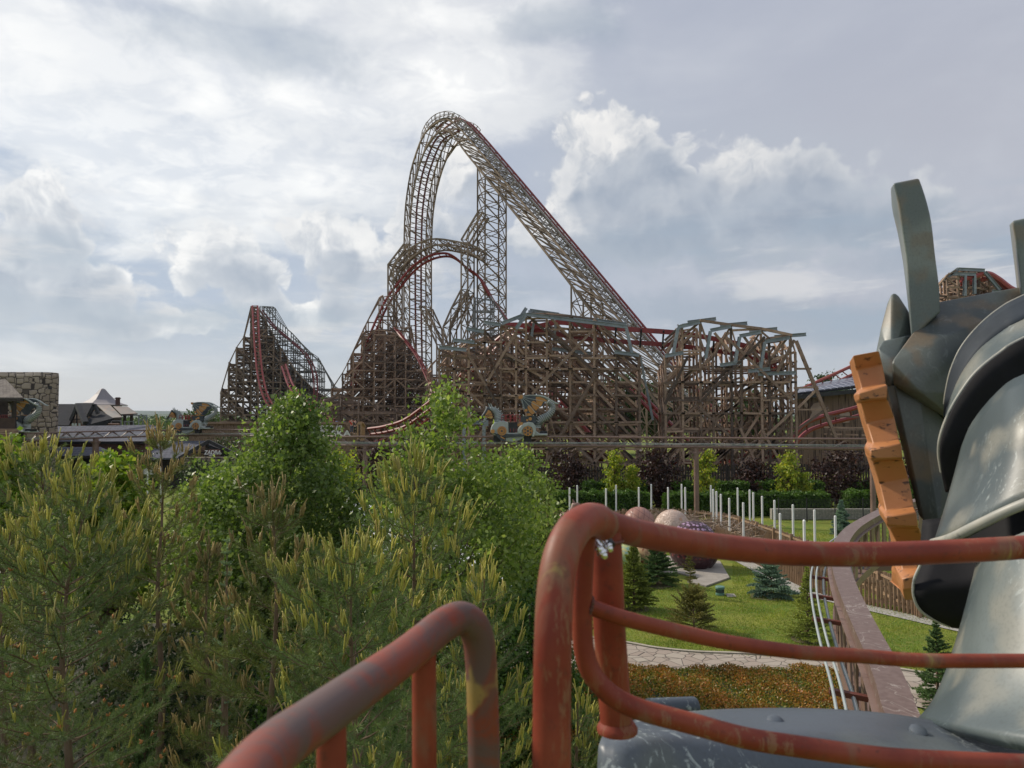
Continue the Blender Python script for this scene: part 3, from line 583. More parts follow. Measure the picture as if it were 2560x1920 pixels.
# ------------------------------------------------------------------ the dragon cars beyond (drawn in zoomed pixels, 3.78 mm each)
m_wingm = noisy('slate_wing_membrane', (0.045, 0.06, 0.07), (0.07, 0.085, 0.095), 2, 0.5)
m_gold = noisy('ochre_orange_paint', (0.50, 0.25, 0.07), (0.42, 0.19, 0.05), 2, 0.5)
m_car = noisy('grey_scale_paint', (0.30, 0.34, 0.32), (0.40, 0.43, 0.40), 2, 0.5)
m_cdark = noisy('dark_trim_paint', (0.035, 0.045, 0.05), (0.06, 0.07, 0.075), 2, 0.5)
m_skin = noisy('skin', (0.50, 0.30, 0.22), (0.54, 0.33, 0.25), 5, 0.6)
m_shirt_p = noisy('pink_cloth', (0.55, 0.25, 0.25), (0.6, 0.3, 0.28), 5, 0.8)
m_hair = noisy('dark_hair', (0.03, 0.02, 0.015), (0.05, 0.035, 0.025), 8, 0.7)
S = 0.00378
def make_car():
    root = empty('dragon_car', (0, 0, 0)); 
    def q(x, y, w=0.0): return Vector(((x - 850) * S, w, (955 - y) * S))
    def plate(name, pts, w0, w1, mat, par=root, bev=0.0):
        o = MB().prism([q(x, y, w0) for x, y in pts], (0, w1 - w0, 0)).build(name, mat, par, True)
        if bev: b_ = o.modifiers.new('bev', 'BEVEL'); b_.width = bev; b_.segments = 2; b_.limit_method = 'ANGLE'
        return o
    def disc(name, x, y, r_, w0, w1, mat, par, n=24, teeth=0):
        pts = []
        nn = teeth * 4 if teeth else n
        for k in range(nn):
            a = 2 * math.pi * k / nn; rr = r_ * (1.0 if not teeth or k % 4 < 2 else 0.90); pts.append((x + rr * math.cos(a), y + rr * math.sin(a)))
        return plate(name, pts, w0, w1, mat, par)
    H = 0.62
    bodyp = plate('body', [(440, 890), (445, 820), (470, 750), (520, 705), (600, 680), (700, 680), (762, 700), (770, 895), (940, 900), (945, 850), (985, 780), (1050, 720), (1130, 695), (1200, 700), (1260, 760), (1275, 860), (1340, 905), (1480, 905), (1480, 940), (600, 945), (500, 930)], -H, H, m_car, root, 0.05)
    plate('skirt', [(500, 905), (760, 912), (1000, 915), (1060, 940), (1010, 962), (720, 970), (560, 950)], -H - 0.03, H + 0.03, m_cdark, bodyp)
    plate('belly', [(720, 980), (900, 960), (1060, 945), (1030, 990), (960, 1030), (840, 1060), (740, 1050), (700, 1030)], -0.5, 0.5, m_car, bodyp, 0.03)
    plate('rocket_arm', [(505, 890), (640, 960), (720, 1010), (715, 1045), (640, 1040), (560, 970)], -H - 0.12, -H - 0.02, m_cdark, bodyp)
    plate('ornament', [(625, 950), (700, 995), (690, 1010), (612, 965)], -H - 0.15, -H - 0.12, m_gold, bodyp)
    for side in (-1, 1):
        w = H * side
        f = plate('fender', [(930, 895), (940, 850), (975, 790), (1040, 725), (1130, 692), (1210, 705), (1260, 760), (1270, 850), (1230, 960), (1195, 960), (1215, 860), (1190, 790), (1120, 760), (1050, 790), (1010, 850), (1000, 905)], w, w + 0.13 * side, m_car, bodyp, 0.02)
        plate('door_frame', [(768, 700), (930, 700), (930, 880), (768, 880)], w, w + 0.02 * side, m_black, bodyp)
        g = disc('gear_wheel', 1117, 858, 92, w + 0.02 * side, w + 0.14 * side, m_gold, root, teeth=18)
        disc('wheel_hub', 1117, 858, 22, w + 0.14 * side, w + 0.16 * side, m_cdark, g)
        for k in range(6):
            a = k * math.pi / 3 + 0.5; disc('wheel_hole', 1117 + 56 * math.cos(a), 858 + 56 * math.sin(a), 17, w + 0.14 * side, w + 0.155 * side, m_cdark, g, 12)
        fw = disc('front_wheel', 645, 855, 84, w + 0.0 * side, w + 0.10 * side, m_gold, root)
        disc('wheel_ring', 642, 858, 58, w + 0.10 * side, w + 0.125 * side, m_cdark, fw); disc('wheel_disc', 642, 858, 52, w + 0.125 * side, w + 0.14 * side, m_gold, fw); disc('wheel_hub', 642, 858, 18, w + 0.14 * side, w + 0.17 * side, m_cdark, fw)
        disc('nose_roller', 477, 864, 37, w, w + 0.1 * side, m_gold, root)
        for (x, y, r_) in ((1165, 638, 32), (1108, 662, 22), (1005, 725, 30), (955, 750, 24)): disc('small_gear', x, y, r_, 0.45 * side, 0.52 * side, m_gold, root, teeth=8)
    mb = MB()
    for x in (800, 860, 905): mb.bar(q(x, 870, -H - 0.03), q(x, 560, -0.5), 0.035)
    mb.build('door_bars', m_redtrack, bodyp)
    plate('seat_back', [(960, 600), (1000, 700), (1280, 720), (1280, 580), (1120, 590)], -0.45, 0.45, m_cdark, root)
    # neck of overlapping rings, curved like a swan's
    nk = catmull([q(600, 700), q(590, 620), q(560, 540), q(520, 490), q(470, 460), q(420, 450)], 3)
    nr = [0.42, 0.40, 0.38, 0.36, 0.34, 0.32, 0.30, 0.28, 0.26, 0.24, 0.22, 0.2, 0.18, 0.17, 0.16, 0.15]
    rr = []
    pts = []
    for k in range(len(nk) - 1):
        pts += [nk[k], nk[k].lerp(nk[k + 1], 0.92)]; rr += [nr[min(k, 15)], nr[min(k, 15)] * 0.80]
    n_ = MB().tube(pts, rr, 14).build('neck', m_car, root, True)
    mb = MB()
    for k in range(2, len(nk) - 1, 1): mb.tube([nk[k].lerp(nk[k - 1], 0.10), nk[k]], nr[min(k, 15)] * 1.03, 14)
    mb.build('crease_ring', m_cdark, n_)  # dark rings over the scales, added for contrast at the creases
    hd = MB().tube([q(440, 440), q(400, 450), q(360, 520), q(300, 590), q(250, 650), q(225, 690)], [0.10, 0.20, 0.17, 0.12, 0.08, 0.03], 10).build('head', m_cdark, root, True)
    MB().tube([q(360, 600), q(330, 660), q(300, 700)], [0.1, 0.07, 0.03], 8).build('lower_jaw', m_car, hd, True)
    mb = MB()
    for (x, y, x2, y2) in ((430, 430, 400, 350), (470, 430, 440, 350), (520, 450, 530, 400), (570, 480, 590, 430), (610, 520, 640, 480), (640, 560, 665, 530), (350, 520, 355, 420)): mb.tube([q(x, y), q(x2, y2)], [0.07, 0.02], 6)
    mb.build('spines', m_car, n_, True)
    for side in (-1, 1):
        plate('jaw_frill', [(400, 470), (440, 500), (470, 560), (480, 610), (460, 640), (330, 600), (345, 560)], 0.18 * side, 0.26 * side, m_gold, hd)
        mb = MB()
        for (x, y) in ((455, 530), (475, 575), (475, 625)): mb.bar(q(345, 575, 0.27 * side), q(x, y, 0.27 * side), 0.02)
        mb.build('frill_rib', m_cdark, hd)
        # wing
        t = 0.0
        wg = plate('wing', [(990, 215), (1300, 205), (1420, 240), (1500, 310), (1440, 330), (1400, 400), (1330, 430), (1290, 480), (1280, 520), (1230, 560), (1150, 560), (1075, 480)], 0.50 * side, 0.55 * side, m_wingm, root)
        for lobe in ([(1270, 235), (1340, 235), (1420, 265), (1480, 310), (1400, 330), (1370, 390), (1350, 410), (1290, 350), (1260, 290)], [(1190, 320), (1230, 305), (1290, 350), (1340, 410), (1330, 430), (1290, 460), (1275, 490), (1220, 440), (1185, 380)],
                     [(1120, 400), (1150, 385), (1210, 440), (1265, 520), (1230, 540), (1200, 560), (1140, 500), (1115, 440)], [(1115, 540), (1150, 530), (1200, 575), (1120, 580)]):
            plate('wing_panel', lobe, (0.565 if side > 0 else 0.485) * side if False else 0.56 * side, 0.585 * side, m_gold, wg)
        mb = MB()
        mb.tube(catmull([q(995, 235, .57 * side), q(1150, 205, .57 * side), q(1350, 215, .57 * side), q(1480, 260, .57 * side), q(1620, 340, .57 * side), q(1700, 360, .57 * side)], 3), [0.03] * 5 + [0.07] * 5 + [0.06] * 5 + [0.01], 6)
        for (x, y) in ((1500, 330), (1360, 430), (1265, 530), (1065, 470)): mb.bar(q(995, 235, .6 * side), q(x, y, .6 * side), 0.03)
        mb.build('wing_bone', m_car, wg, True)
        disc('wing_gear', 997, 238, 34, 0.56 * side, 0.64 * side, m_gold, wg, teeth=9); disc('wing_gear', 1088, 480, 26, 0.56 * side, 0.64 * side, m_gold, wg, teeth=9)
    # plated tail curling up behind the wing
    tk = catmull([q(1300, 800), q(1320, 700), q(1390, 640), q(1480, 590), q(1560, 510), q(1590, 430), q(1560, 360), q(1490, 320)], 3)
    pts = []; rr = []
    for k in range(len(tk) - 1):
        r0 = 0.36 * (1 - 0.55 * k / len(tk)) * (1.0 if k > 2 else 0.8); pts += [tk[k], tk[k].lerp(tk[k + 1], 0.9)]; rr += [r0, r0 * 0.78]
    tl_ = MB().tube(pts, rr, 12).build('tail', m_car, root, True)
    mb = MB()
    for k in range(2, len(tk) - 1): mb.tube([tk[k].lerp(tk[k - 1], 0.12), tk[k]], 0.36 * (1 - 0.55 * k / len(tk)) * 1.04, 12)
    mb.build('crease_ring', m_cdark, tl_)  # same dark contrast rings along the tail
    # cage of rails round the seats
    mb = MB()
    for side in (-1, 1):
        for k in range(4):
            x0 = 640 + k * 88; mb.tube(catmull([q(x0, 690, .5 * side), q(x0, 590, .5 * side), q(x0 + 12, 565, .5 * side), q(x0 + 64, 565, .5 * side), q(x0 + 76, 590, .5 * side), q(x0 + 76, 690, .5 * side)], 2), 0.022, 5)
        mb.bar(q(640, 625, .5 * side), q(980, 625, .5 * side), 0.035)
    mb.build('guard_rail', m_redtrack, root, True)
    # bogie below the track
    mb = MB()
    for x in (560, 1120):
        for side in (-1, 1): mb.box(q(x, 1000, 0.25 * side), (0.5, 0.15, 0.45)); mb.lathe(q(x, 1020, 0.3 * side), [(0.12, -0.05), (0.12, 0.05)], 12, (0, 1, 0))
    mb.box(q(1420, 890, 0), (0.5, 0.7, 0.2)); mb.build('bogie', m_black, root)
    return root
def tree_copy(o, parent=None):
    c = o.copy(); COL.objects.link(c)
    if parent: c.parent = parent
    for ch in list(o.children): tree_copy(ch, c)
    return c
car0 = make_car()
cars = [(car0, 1270, 0.04, 'grey dragon car with orange wing panels passing before the brown timber trestle')]
cars.append((tree_copy(car0), 465, 0.0, 'small distant dragon car with raised wing above the slate roofs'))
cars.append((tree_copy(car0), 22, -0.1, 'dragon car half hidden in the wooden station before the stone tower'))
for c_, px, rz, lab in cars:
    p = nearest(px); c_.location = (p.x, p.y, RZ); c_.rotation_euler.z = rz
    tag(c_, lab, 'ride car', 'dragon cars on the monorail')
def skinbody(name, joints, edges, mat, parent=None, sub=1):
    me = bpy.data.meshes.new(name); me.from_pydata([j[:3] for j in joints], edges, []); o = link(name, me, mat, parent)
    sk = o.modifiers.new('skin', 'SKIN')
    for i, j in enumerate(joints):
        v = me.skin_vertices[0].data[i]; v.radius = (j[3], j[3] if len(j) < 5 else j[4])
    me.skin_vertices[0].data[0].use_root = True
    s_ = o.modifiers.new('sub', 'SUBSURF'); s_.levels = sub; s_.render_levels = sub
    return o
m_jeans = noisy('blue_denim', (0.05, 0.08, 0.14), (0.07, 0.10, 0.17), 9, 0.9)
m_redcloth = noisy('red_cloth', (0.60, 0.035, 0.02), (0.5, 0.03, 0.02), 6, 0.8)
# ------------------------------------------------------------------ the roller coaster
rng = random.Random(7)
coaster = empty('roller_coaster', (0, 130, 0), 'huge roller coaster with a beige steel lift hill, red rails and brown timber trestles', 'roller coaster')
def samp(pl, n):                       # n points evenly along a polyline (pixel pairs or vectors)
    pl = [Vector(p) if len(p) == 3 else Vector((p[0], p[1], 0)) for p in pl]
    ln = [0]
    for a, b in zip(pl, pl[1:]): ln.append(ln[-1] + (b - a).length)
    out = []
    for k in range(n):
        t = ln[-1] * k / (n - 1); i = 0
        while i < len(ln) - 2 and ln[i + 1] < t: i += 1
        out.append(pl[i].lerp(pl[i + 1], (t - ln[i]) / max(1e-9, ln[i + 1] - ln[i])))
    return out
def smooth_px(pl, n=5): return [(p.x, p.y) for p in catmull([Vector((x, y, 0)) for x, y in pl], n)]
def box_truss(mb, A, B, off, n, rc, rw, x=False, open_top=False):
    # chords A and B (near face) and the same moved by off (far face)
    A = samp(A, n); B = samp(B, n); A2 = [p + off for p in A]; B2 = [p + off for p in B]
    for ch in (A, B, A2, B2):
        for k in range(n - 1): mb.bar(ch[k], ch[k + 1], rc)
    for k in range(n):
        for a, b in ((A, B), (A2, B2), (A, A2), (B, B2)): mb.bar(a[k], b[k], rw)
    for k in range(n - 1):
        for a, b in (((A, B), (A2, B2), (B, B2)) if open_top else ((A, B), (A2, B2), (A, A2), (B, B2))):
            if x or k % 2: mb.bar(a[k], b[k + 1], rw)
            if x or not k % 2: mb.bar(b[k], a[k + 1], rw)
T = P(1113, 300, 139); Bp = P(1850, 1130, 105)
e_ = Vector((Bp.x - T.x, Bp.y - T.y, 0)).normalized(); nrm = Vector((-e_.y, e_.x, 0)); nrm = nrm if nrm.y > 0 else -nrm
OFF = nrm * 6.0
def L(pl): return [PL(x, y, T, nrm) for x, y in pl]
outer_px = smooth_px([(1010, 900), (1010, 760), (1010, 640), (1012, 545), (1017, 490), (1027, 430), (1040, 385), (1056, 343), (1071, 323), (1090, 306), (1113, 298), (1132, 304), (1158, 330), (1200, 379), (1264, 455)], 5)
inner_px = smooth_px([(1024, 900), (1024, 760), (1024, 640), (1026, 550), (1031, 497), (1041, 442), (1054, 397), (1069, 362), (1083, 343), (1098, 330), (1113, 324), (1126, 330), (1140, 348), (1168, 386), (1192, 415)], 5)
mb = MB()
box_truss(mb, L(outer_px), L(inner_px), OFF, 36, 0.26, 0.12)
mb.build('drop_truss', m_lift, coaster)
up_px = [(1264, 455), (1447, 675), (1595, 855), (1850, 1160)]
lo_px = [(1192, 415), (1302, 551), (1424, 707), (1490, 795), (1570, 905), (1700, 1090)]
mb = MB(); box_truss(mb, L(up_px), L(lo_px), nrm * 4.2, 24, 0.32, 0.15, False, True)
# upper chord continuing from the crown
mb.build('lift_truss', m_lift, coaster)
base = L(outer_px[40:]) + L(up_px[1:])
bs = samp(base, 130)
def lift_line(w, h):                   # line above the lift deck: w metres across, h metres up
    out = []
    for i, p in enumerate(bs):
        d = (bs[min(i + 1, len(bs) - 1)] - bs[max(i - 1, 0)]).normalized(); u = nrm.cross(d); u = u if u.z > 0 else -u
        out.append(p + nrm * w + u * h)
    return out
mb = MB()
for w in (2.7, 4.1): mb.tube(lift_line(w, 1.0), 0.19, 6)
a, b = lift_line(2.7, 0.95), lift_line(4.1, 0.95)
for k in range(0, len(a), 3): mb.bar(a[k], b[k], 0.14)
mb.build('lift_track', m_redtrack, coaster)
mb = MB()
a, b = lift_line(0.0, 0.35), lift_line(1.0, 0.35)
for k in range(len(a) - 1):
    mb.f += [(len(mb.v), len(mb.v) + 1, len(mb.v) + 2, len(mb.v) + 3)]; mb.v += [a[k], b[k], b[k + 1], a[k + 1]]
for h in (1.5, 0.95):
    for w in (0.0, 1.4):
        l_ = lift_line(w, h); mb.tube(l_, 0.05, 4)
for w in (0.0, 1.4):
    l0, l1 = lift_line(w, 0.2), lift_line(w, 1.5)
    for k in range(0, len(l0), 3): mb.bar(l0[k], l1[k], 0.14)
l0, l1 = lift_line(2.2, 0.1), lift_line(2.2, 0.8); mb.tube(l1, 0.14, 4)
for k in range(0, len(l0), 3): mb.bar(l0[k], l1[k], 0.16)
mb.build('lift_catwalk', noisy('pale_grating', (0.22, 0.20, 0.175), (0.28, 0.255, 0.225), 2, 0.6), coaster)
# railing hoop on the crown
cr = smooth_px([(1052, 345), (1056, 326), (1064, 311), (1082, 290), (1109, 279), (1135, 286), (1148, 300)], 4)
crb = smooth_px([(1055, 352), (1060, 338), (1071, 323), (1090, 307), (1112, 299), (1130, 305), (1140, 316)], 4)
mb = MB(); a, b = samp(L(cr), 12), samp(L(crb), 12)
for o_ in (Vector((0, 0, 0)), OFF):
    for k in range(12): mb.bar(a[k] + o_, b[k] + o_, 0.14)
    for t in (1.0, 0.5):
        for k in range(11): mb.bar(b[k].lerp(a[k], t) + o_, b[k + 1].lerp(a[k + 1], t) + o_, 0.10)
mb.build('crown_railing', m_lift, coaster)
# drop rails under the truss
mb = MB()
dp = L(smooth_px([(1022, 1050), (1020, 900), (1018, 760), (1018, 640), (1020, 545), (1024, 494), (1034, 435), (1047, 392), (1063, 352), (1080, 330), (1113, 312)], 4))
for w in (2.2, 3.8): mb.tube([p + nrm * w for p in dp], 0.20, 6)
for p in samp(dp, 50): mb.bar(p + nrm * 2.2, p + nrm * 3.8, 0.10)
mb.build('drop_track', noisy('dark_red_track', (0.13, 0.025, 0.025), (0.17, 0.03, 0.03), 2, 0.5), coaster)
def tower(name, xs, top, bot_z, o, n_, off, lv, mat=m_lift, rc=0.27, rw=0.125, par=coaster):
    # xs: two pixel columns of the near face at pixel row `top`; vertical legs down to bot_z
    mb = MB(); ql = []
    for x, y in zip(xs, top):
        p = PL(x, y, o, n_); ql.append([Vector((p.x, p.y, bot_z)), p])
    box_truss(mb, ql[0], ql[1], off, lv, rc, rw, True); return mb.build(name, mat, par)
tower('support_tower', (1194, 1213), (416, 440), 0, T, nrm, OFF, 20)
tower('support_tower', (1010, 1024), (900, 900), 0, T, nrm, OFF, 5)
tower('support_tower', (1428, 1458), (710, 748), 0, T, nrm, OFF, 10)
tower('support_tower', (1590, 1616), (930, 965), 0, T, nrm, OFF, 5)
# inverted hill arch
A0 = P(1090, 600, 131); n2 = Vector((0.25, 1, 0)).normalized(); OFF2 = Vector((0.9, 4.2, 0))
def L2(pl): return [PL(x, y, A0, n2) for x, y in pl]
ao = smooth_px([(973, 700), (980, 673), (1005, 640), (1033, 616), (1063, 601), (1094, 597), (1124, 601), (1151, 606), (1189, 616), (1215, 632)], 4)
ai = smooth_px([(983, 712), (990, 690), (1016, 655), (1045, 632), (1070, 618), (1095, 612), (1124, 616), (1150, 623), (1180, 634), (1205, 650)], 4)
mb = MB(); box_truss(mb, L2(ao), L2(ai), OFF2, 17, 0.26, 0.12)
mb.build('arch_truss', m_lift, coaster)
mb = MB()
def arch_leg(pts, off=OFF2, n=8):
    mb = MB(); a, b = L2([p[:2] for p in pts]), L2([(p[0] + p[2], p[1]) for p in pts]); box_truss(mb, a, b, off, n, 0.26, 0.12, n > 4); mb.build('arch_support', m_lift, coaster)
arch_leg([(970, 660, 14), (970, 900, 14)], n=7)
arch_leg([(970, 900, 14), (925, 1015, 16), (925, 1080, 16)], n=6)
arch_leg([(1153, 606, 16), (1153, 724, 16)], n=4); arch_leg([(1153, 724, 16), (1108, 810, 16), (1108, 1080, 16)], n=8)
arch_leg([(1153, 724, 16), (1153, 1080, 16)], n=9)
arch_leg([(1195, 530, 12), (1153, 600, 12)], n=3)
arch_leg([(1010, 610, 12), (970, 662, 14)], n=4)
arch_leg([(1048, 765, 14), (1092, 860, 14), (1092, 1080, 14)], n=7)
def rails(name, pa, d0, d1, dx=10, dy=8, r=0.24, mat=m_redtrack, dd=0.8, step=18):
    s_ = smooth_px(pa, 6); n = len(s_)
    a = [P(x, y, d0 + (d1 - d0) * i / (n - 1)) for i, (x, y) in enumerate(s_)]
    b = [P(x + dx, y + dy, d0 + (d1 - d0) * i / (n - 1) + dd) for i, (x, y) in enumerate(s_)]
    mb = MB(); mb.tube(a, r, 6); mb.tube(b, r, 6)
    q1, q2 = samp(a, step), samp(b, step)
    for u, v in zip(q1, q2): mb.bar(u, v, r * 0.5)
    return mb.build(name, mat, coaster, False)
rails('track', [(878, 965), (905, 890), (928, 829), (948, 783), (968, 745), (999, 703), (1033, 665), (1071, 641), (1109, 633), (1135, 642), (1166, 669), (1196, 692), (1227, 745), (1264, 798), (1290, 850), (1330, 930)], 134, 131, 8, 8, 0.22, step=50)
rails('track', [(985, 820), (1005, 845), (1040, 890), (1068, 950), (1090, 1000), (1140, 1080)], 130, 112, 9, 5, 0.17, step=24)
rails('track', [(920, 1072), (960, 1066), (1010, 1050), (1060, 1015), (1110, 975), (1160, 930), (1210, 880), (1260, 835), (1300, 815), (1340, 806)], 92, 80, 6, 14, 0.18, step=30)
rails('track', [(920, 1110), (980, 1090), (1030, 1060), (1080, 1020), (1105, 1000)], 90, 90, 14, 8, 0.16)
# ---- lattices of timber: bents of posts, ledgers and diagonals under an outline
def lattice(name, env, d0, d1, sx, sy, sz, wp, yaw=0.0, mat=m_timber, zb=0.0, rake=0, dens=1.0, skip=0.0, jit=0.0, par=coaster, cut=None, back=1.0):
    env = sorted(env); xs = [p[0] for p in env]; ys = [p[1] for p in env]
    cm = (d0 + d1) / 2; pxc = (xs[0] + xs[-1]) / 2
    O = P(pxc, 1040, cm); cy, sy_ = math.cos(yaw), math.sin(yaw)
    ex = Vector((cy, sy_, 0)); ey = Vector((-sy_, cy, 0))
    W_ = (xs[-1] - xs[0]) / FPX * cm * 0.5 * 1.1; D_ = (d1 - d0) / 2
    ni = int(W_ / sx) + 1; nj = max(1, int(D_ / sy))
    top = {}
    for i in range(-ni, ni + 1):
        for j in range(-nj, nj + 1):
            p = O + ex * (i * sx) + ey * (j * sy); px = p.x / p.y * FPX + 1280
            if px < xs[0] or px > xs[-1]: continue
            y = np.interp(px, xs, ys); z = EYE + (1040 - y) / FPX * p.y
            if back != 1.0: z *= back ** ((j + nj) / max(1, 2 * nj))
            z -= rng.random() * jit
            if z > zb + sz * 0.6: top[(i, j)] = (Vector((p.x, p.y, 0)), z)
    mb = MB()
    r2 = random.Random(3)
    for (i, j), (p, z) in top.items():
        mb.bar(p + Vector((0, 0, zb)), p + Vector((0, 0, z)), wp)
        for di, dj in ((1, 0), (0, 1)):
            q = top.get((i + di, j + dj))
            if not q: continue
            p2, z2 = q; zl = min(z, z2); n = int((zl - zb) / sz)
            for k in range(1, n + 1):
                if r2.random() < skip: continue
                zk = zb + k * sz + (0.0 if di else sz * 0.3) + r2.uniform(-0.10, 0.10) * sz
                if zk > zl: continue
                o_ = (ey if di else ex) * wp * 0.7 * (1 if (i + j) % 2 else -1)
                mb.bar(p + o_ + Vector((0, 0, zk)) - (p2 - p) * 0.08, p2 + o_ + Vector((0, 0, zk)) + (p2 - p) * 0.08, wp * 0.55, wp * 1.1)
                if r2.random() < 0.30 * dens:
                    up = r2.random() < 0.5
                    mb.bar(p + o_ + Vector((0, 0, zk if up else zk - sz)), p2 + o_ + Vector((0, 0, zk - sz if up else zk)), wp * 0.5, wp * 0.9)
            if abs(z2 - z) < sz * 7: mb.bar(p + Vector((0, 0, z)), p2 + Vector((0, 0, z2)), wp * 0.8)
        if rake and z > zb + 2 * sz:
            # long raking braces
            for zz_ in (z, z - 3 * sz, z - 6 * sz, z - 9 * sz):
                if zz_ < zb + sz: break
                if r2.random() < 0.25: continue
                m_ = min(zz_ - zb, 2.2 * sz); q = p + ex * rake * m_ * 0.95 + Vector((0, 0, zz_ - m_))
                pxq = q.x / q.y * FPX + 1280
                if pxq < xs[0] or pxq > xs[-1]: continue
                if EYE + (1040 - np.interp(pxq, xs, ys)) / FPX * q.y < q.z: continue
                mb.bar(p + Vector((0, 0, zz_)) + ey * wp, q + ey * wp, wp * 0.6, wp * 1.15)
    return mb.build(name, mat, par)
# far left hill
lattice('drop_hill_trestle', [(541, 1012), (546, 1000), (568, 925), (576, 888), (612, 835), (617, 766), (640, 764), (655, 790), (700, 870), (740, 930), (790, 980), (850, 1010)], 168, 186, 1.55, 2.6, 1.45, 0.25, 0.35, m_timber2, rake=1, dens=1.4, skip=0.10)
lattice('drop_hill_trestle', [(640, 764), (685, 766), (690, 800), (724, 828), (747, 852), (768, 880), (792, 890), (810, 920), (832, 968), (900, 1000)], 172, 188, 3.0, 4.0, 2.2, 0.18, 0.15, m_greyfr, dens=0.9)
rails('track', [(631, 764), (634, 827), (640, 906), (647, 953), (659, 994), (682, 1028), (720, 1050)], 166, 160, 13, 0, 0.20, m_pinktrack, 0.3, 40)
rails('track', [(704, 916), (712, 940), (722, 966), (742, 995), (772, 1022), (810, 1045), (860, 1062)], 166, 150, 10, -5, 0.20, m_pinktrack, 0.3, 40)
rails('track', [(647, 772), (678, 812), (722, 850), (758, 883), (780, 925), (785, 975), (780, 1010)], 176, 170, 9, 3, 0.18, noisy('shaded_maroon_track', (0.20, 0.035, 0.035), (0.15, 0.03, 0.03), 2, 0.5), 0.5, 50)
# main hill timber
lattice('main_hill_trestle', [(790, 1010), (836, 966), (860, 925), (878, 890), (905, 832), (945, 822), (990, 834), (1030, 870), (1075, 935), (1120, 985)], 124, 142, 1.7, 2.8, 1.45, 0.19, 0.22, m_timber, dens=1.2, skip=0.18, rake=-1)
lattice('main_hill_trestle', [(855, 935), (878, 887), (905, 826), (935, 770), (947, 741), (966, 732), (985, 735), (990, 840), (1050, 800), (1062, 990), (1120, 1010)], 128, 142, 2.6, 4.5, 2.0, 0.19, 0.1, m_timber, dens=0.9, skip=0.1)
lattice('return_trestle', [(1100, 1000), (1118, 900), (1160, 862), (1210, 842), (1270, 842), (1340, 850), (1420, 870), (1500, 935), (1560, 960)], 88, 104, 3.0, 3.8, 1.7, 0.18, 0.15, m_timber, dens=1.1, skip=0.22)
lattice('return_trestle', [(1160, 860), (1172, 800), (1200, 700), (1240, 760), (1262, 800), (1300, 850)], 120, 132, 3.0, 4.0, 3.0, 0.2, 0.1, m_greyfr, dens=0.8)
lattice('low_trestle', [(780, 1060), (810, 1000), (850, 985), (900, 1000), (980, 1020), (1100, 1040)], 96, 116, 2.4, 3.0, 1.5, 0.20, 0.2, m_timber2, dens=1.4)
lattice('return_trestle', [(1050, 1010), (1066, 930), (1092, 890), (1120, 872), (1180, 850)], 104, 118, 2.4, 3.6, 1.6, 0.19, 0.2, m_timber, dens=1.1, skip=0.15)
# ---- front structures, seen close enough to count their posts
def bents(name, cols, deps, tops, sz, wp, rake, seed=1, dtop=0.0, long=()):
    r2 = random.Random(seed); mb = MB()
    grid = []
    for jd, d in enumerate(deps):
        row = []
        for k, (px, ty) in enumerate(zip(cols, tops)):
            base = P(px + jd * 7, ty, deps[0]); z = base.z - dtop * jd * (1 if jd else 0)
            row.append((Vector((base.x + 0.25 * jd, d, 0)), z))
        grid.append(row)
    for j, row in enumerate(grid):
        for k, (p, z) in enumerate(row):
            mb.bar(p, p + Vector((0, 0, z)), wp, wp * 1.1)
            if k + 1 < len(row):
                p2, z2 = row[k + 1]; zl = min(z, z2)
                for q in range(1, int(zl / sz) + 1):
                    tl = r2.uniform(-0.05, 0.05); o_ = Vector((0, -wp * 0.8 if q % 2 else wp * 0.8, 0))
                    e = (p2 - p) * 0.10
                    if r2.random() < (0.12, 0.35, 0.50, 0.55)[j]: continue
                    mb.bar(p + o_ + Vector((0, 0, q * sz + tl)) - e, p2 + o_ + Vector((0, 0, q * sz - tl)) + e, wp * 0.45, wp * 0.95)
                    if r2.random() < 0.30: mb.bar(p - o_ + Vector((0, 0, q * sz - 0.25)), p2 - o_ + Vector((0, 0, q * sz - 0.22)), wp * 0.45, wp * 0.9)
                mb.bar(p + Vector((0, 0, z)), p2 + Vector((0, 0, z2)), wp * 0.5, wp * 0.9)
            for m in range(4):
                zz_ = z - m * 2.6 * sz
                if zz_ < sz or r2.random() < 0.18: continue
                k2 = k + rake
                if 0 <= k2 < len(row):
                    p2, z2 = row[k2]; dz = abs(p2.x - p.x) * r2.uniform(0.8, 1.1)
                    k3 = k + 2 * rake
                    if 0 <= k3 < len(row) and zz_ - 2 * dz > 0: p2 = row[k3][0]; dz *= 2
                    mb.bar(p + Vector((0, wp * 0.9, zz_)), p2 + Vector((0, wp * 0.9, max(0.1, zz_ - dz))), wp * 0.5, wp * 1.15)
            if j + 1 < len(grid):
                p2, z2 = grid[j + 1][k]; zl = min(z, z2)
                for q in range(1, int(zl / sz) + 1):
                    mb.bar(p + Vector((wp * .7, 0, q * sz + 0.5)), p2 + Vector((wp * .7, 0, q * sz + 0.5)), wp * 0.45, wp * 0.95)
                    if (q + k) % 2: mb.bar(p + Vector((-wp * .7, 0, q * sz)), p2 + Vector((-wp * .7, 0, (q + 1) * sz)), wp * 0.45, wp * 0.9)
    for (a, b_, c, d_, dd) in long: mb.bar(P(a, b_, deps[0] - 0.45 + dd), P(c, d_, deps[0] - 0.45 + dd), wp * 0.55, wp * 1.2)
    return mb.build(name, m_timber, coaster)
cF1 = [1098, 1136, 1172, 1212, 1252, 1290, 1315, 1367, 1425, 1485, 1540, 1598]
tF1 = [870, 858, 848, 828, 812, 820, 785, 784, 790, 797, 880, 888]
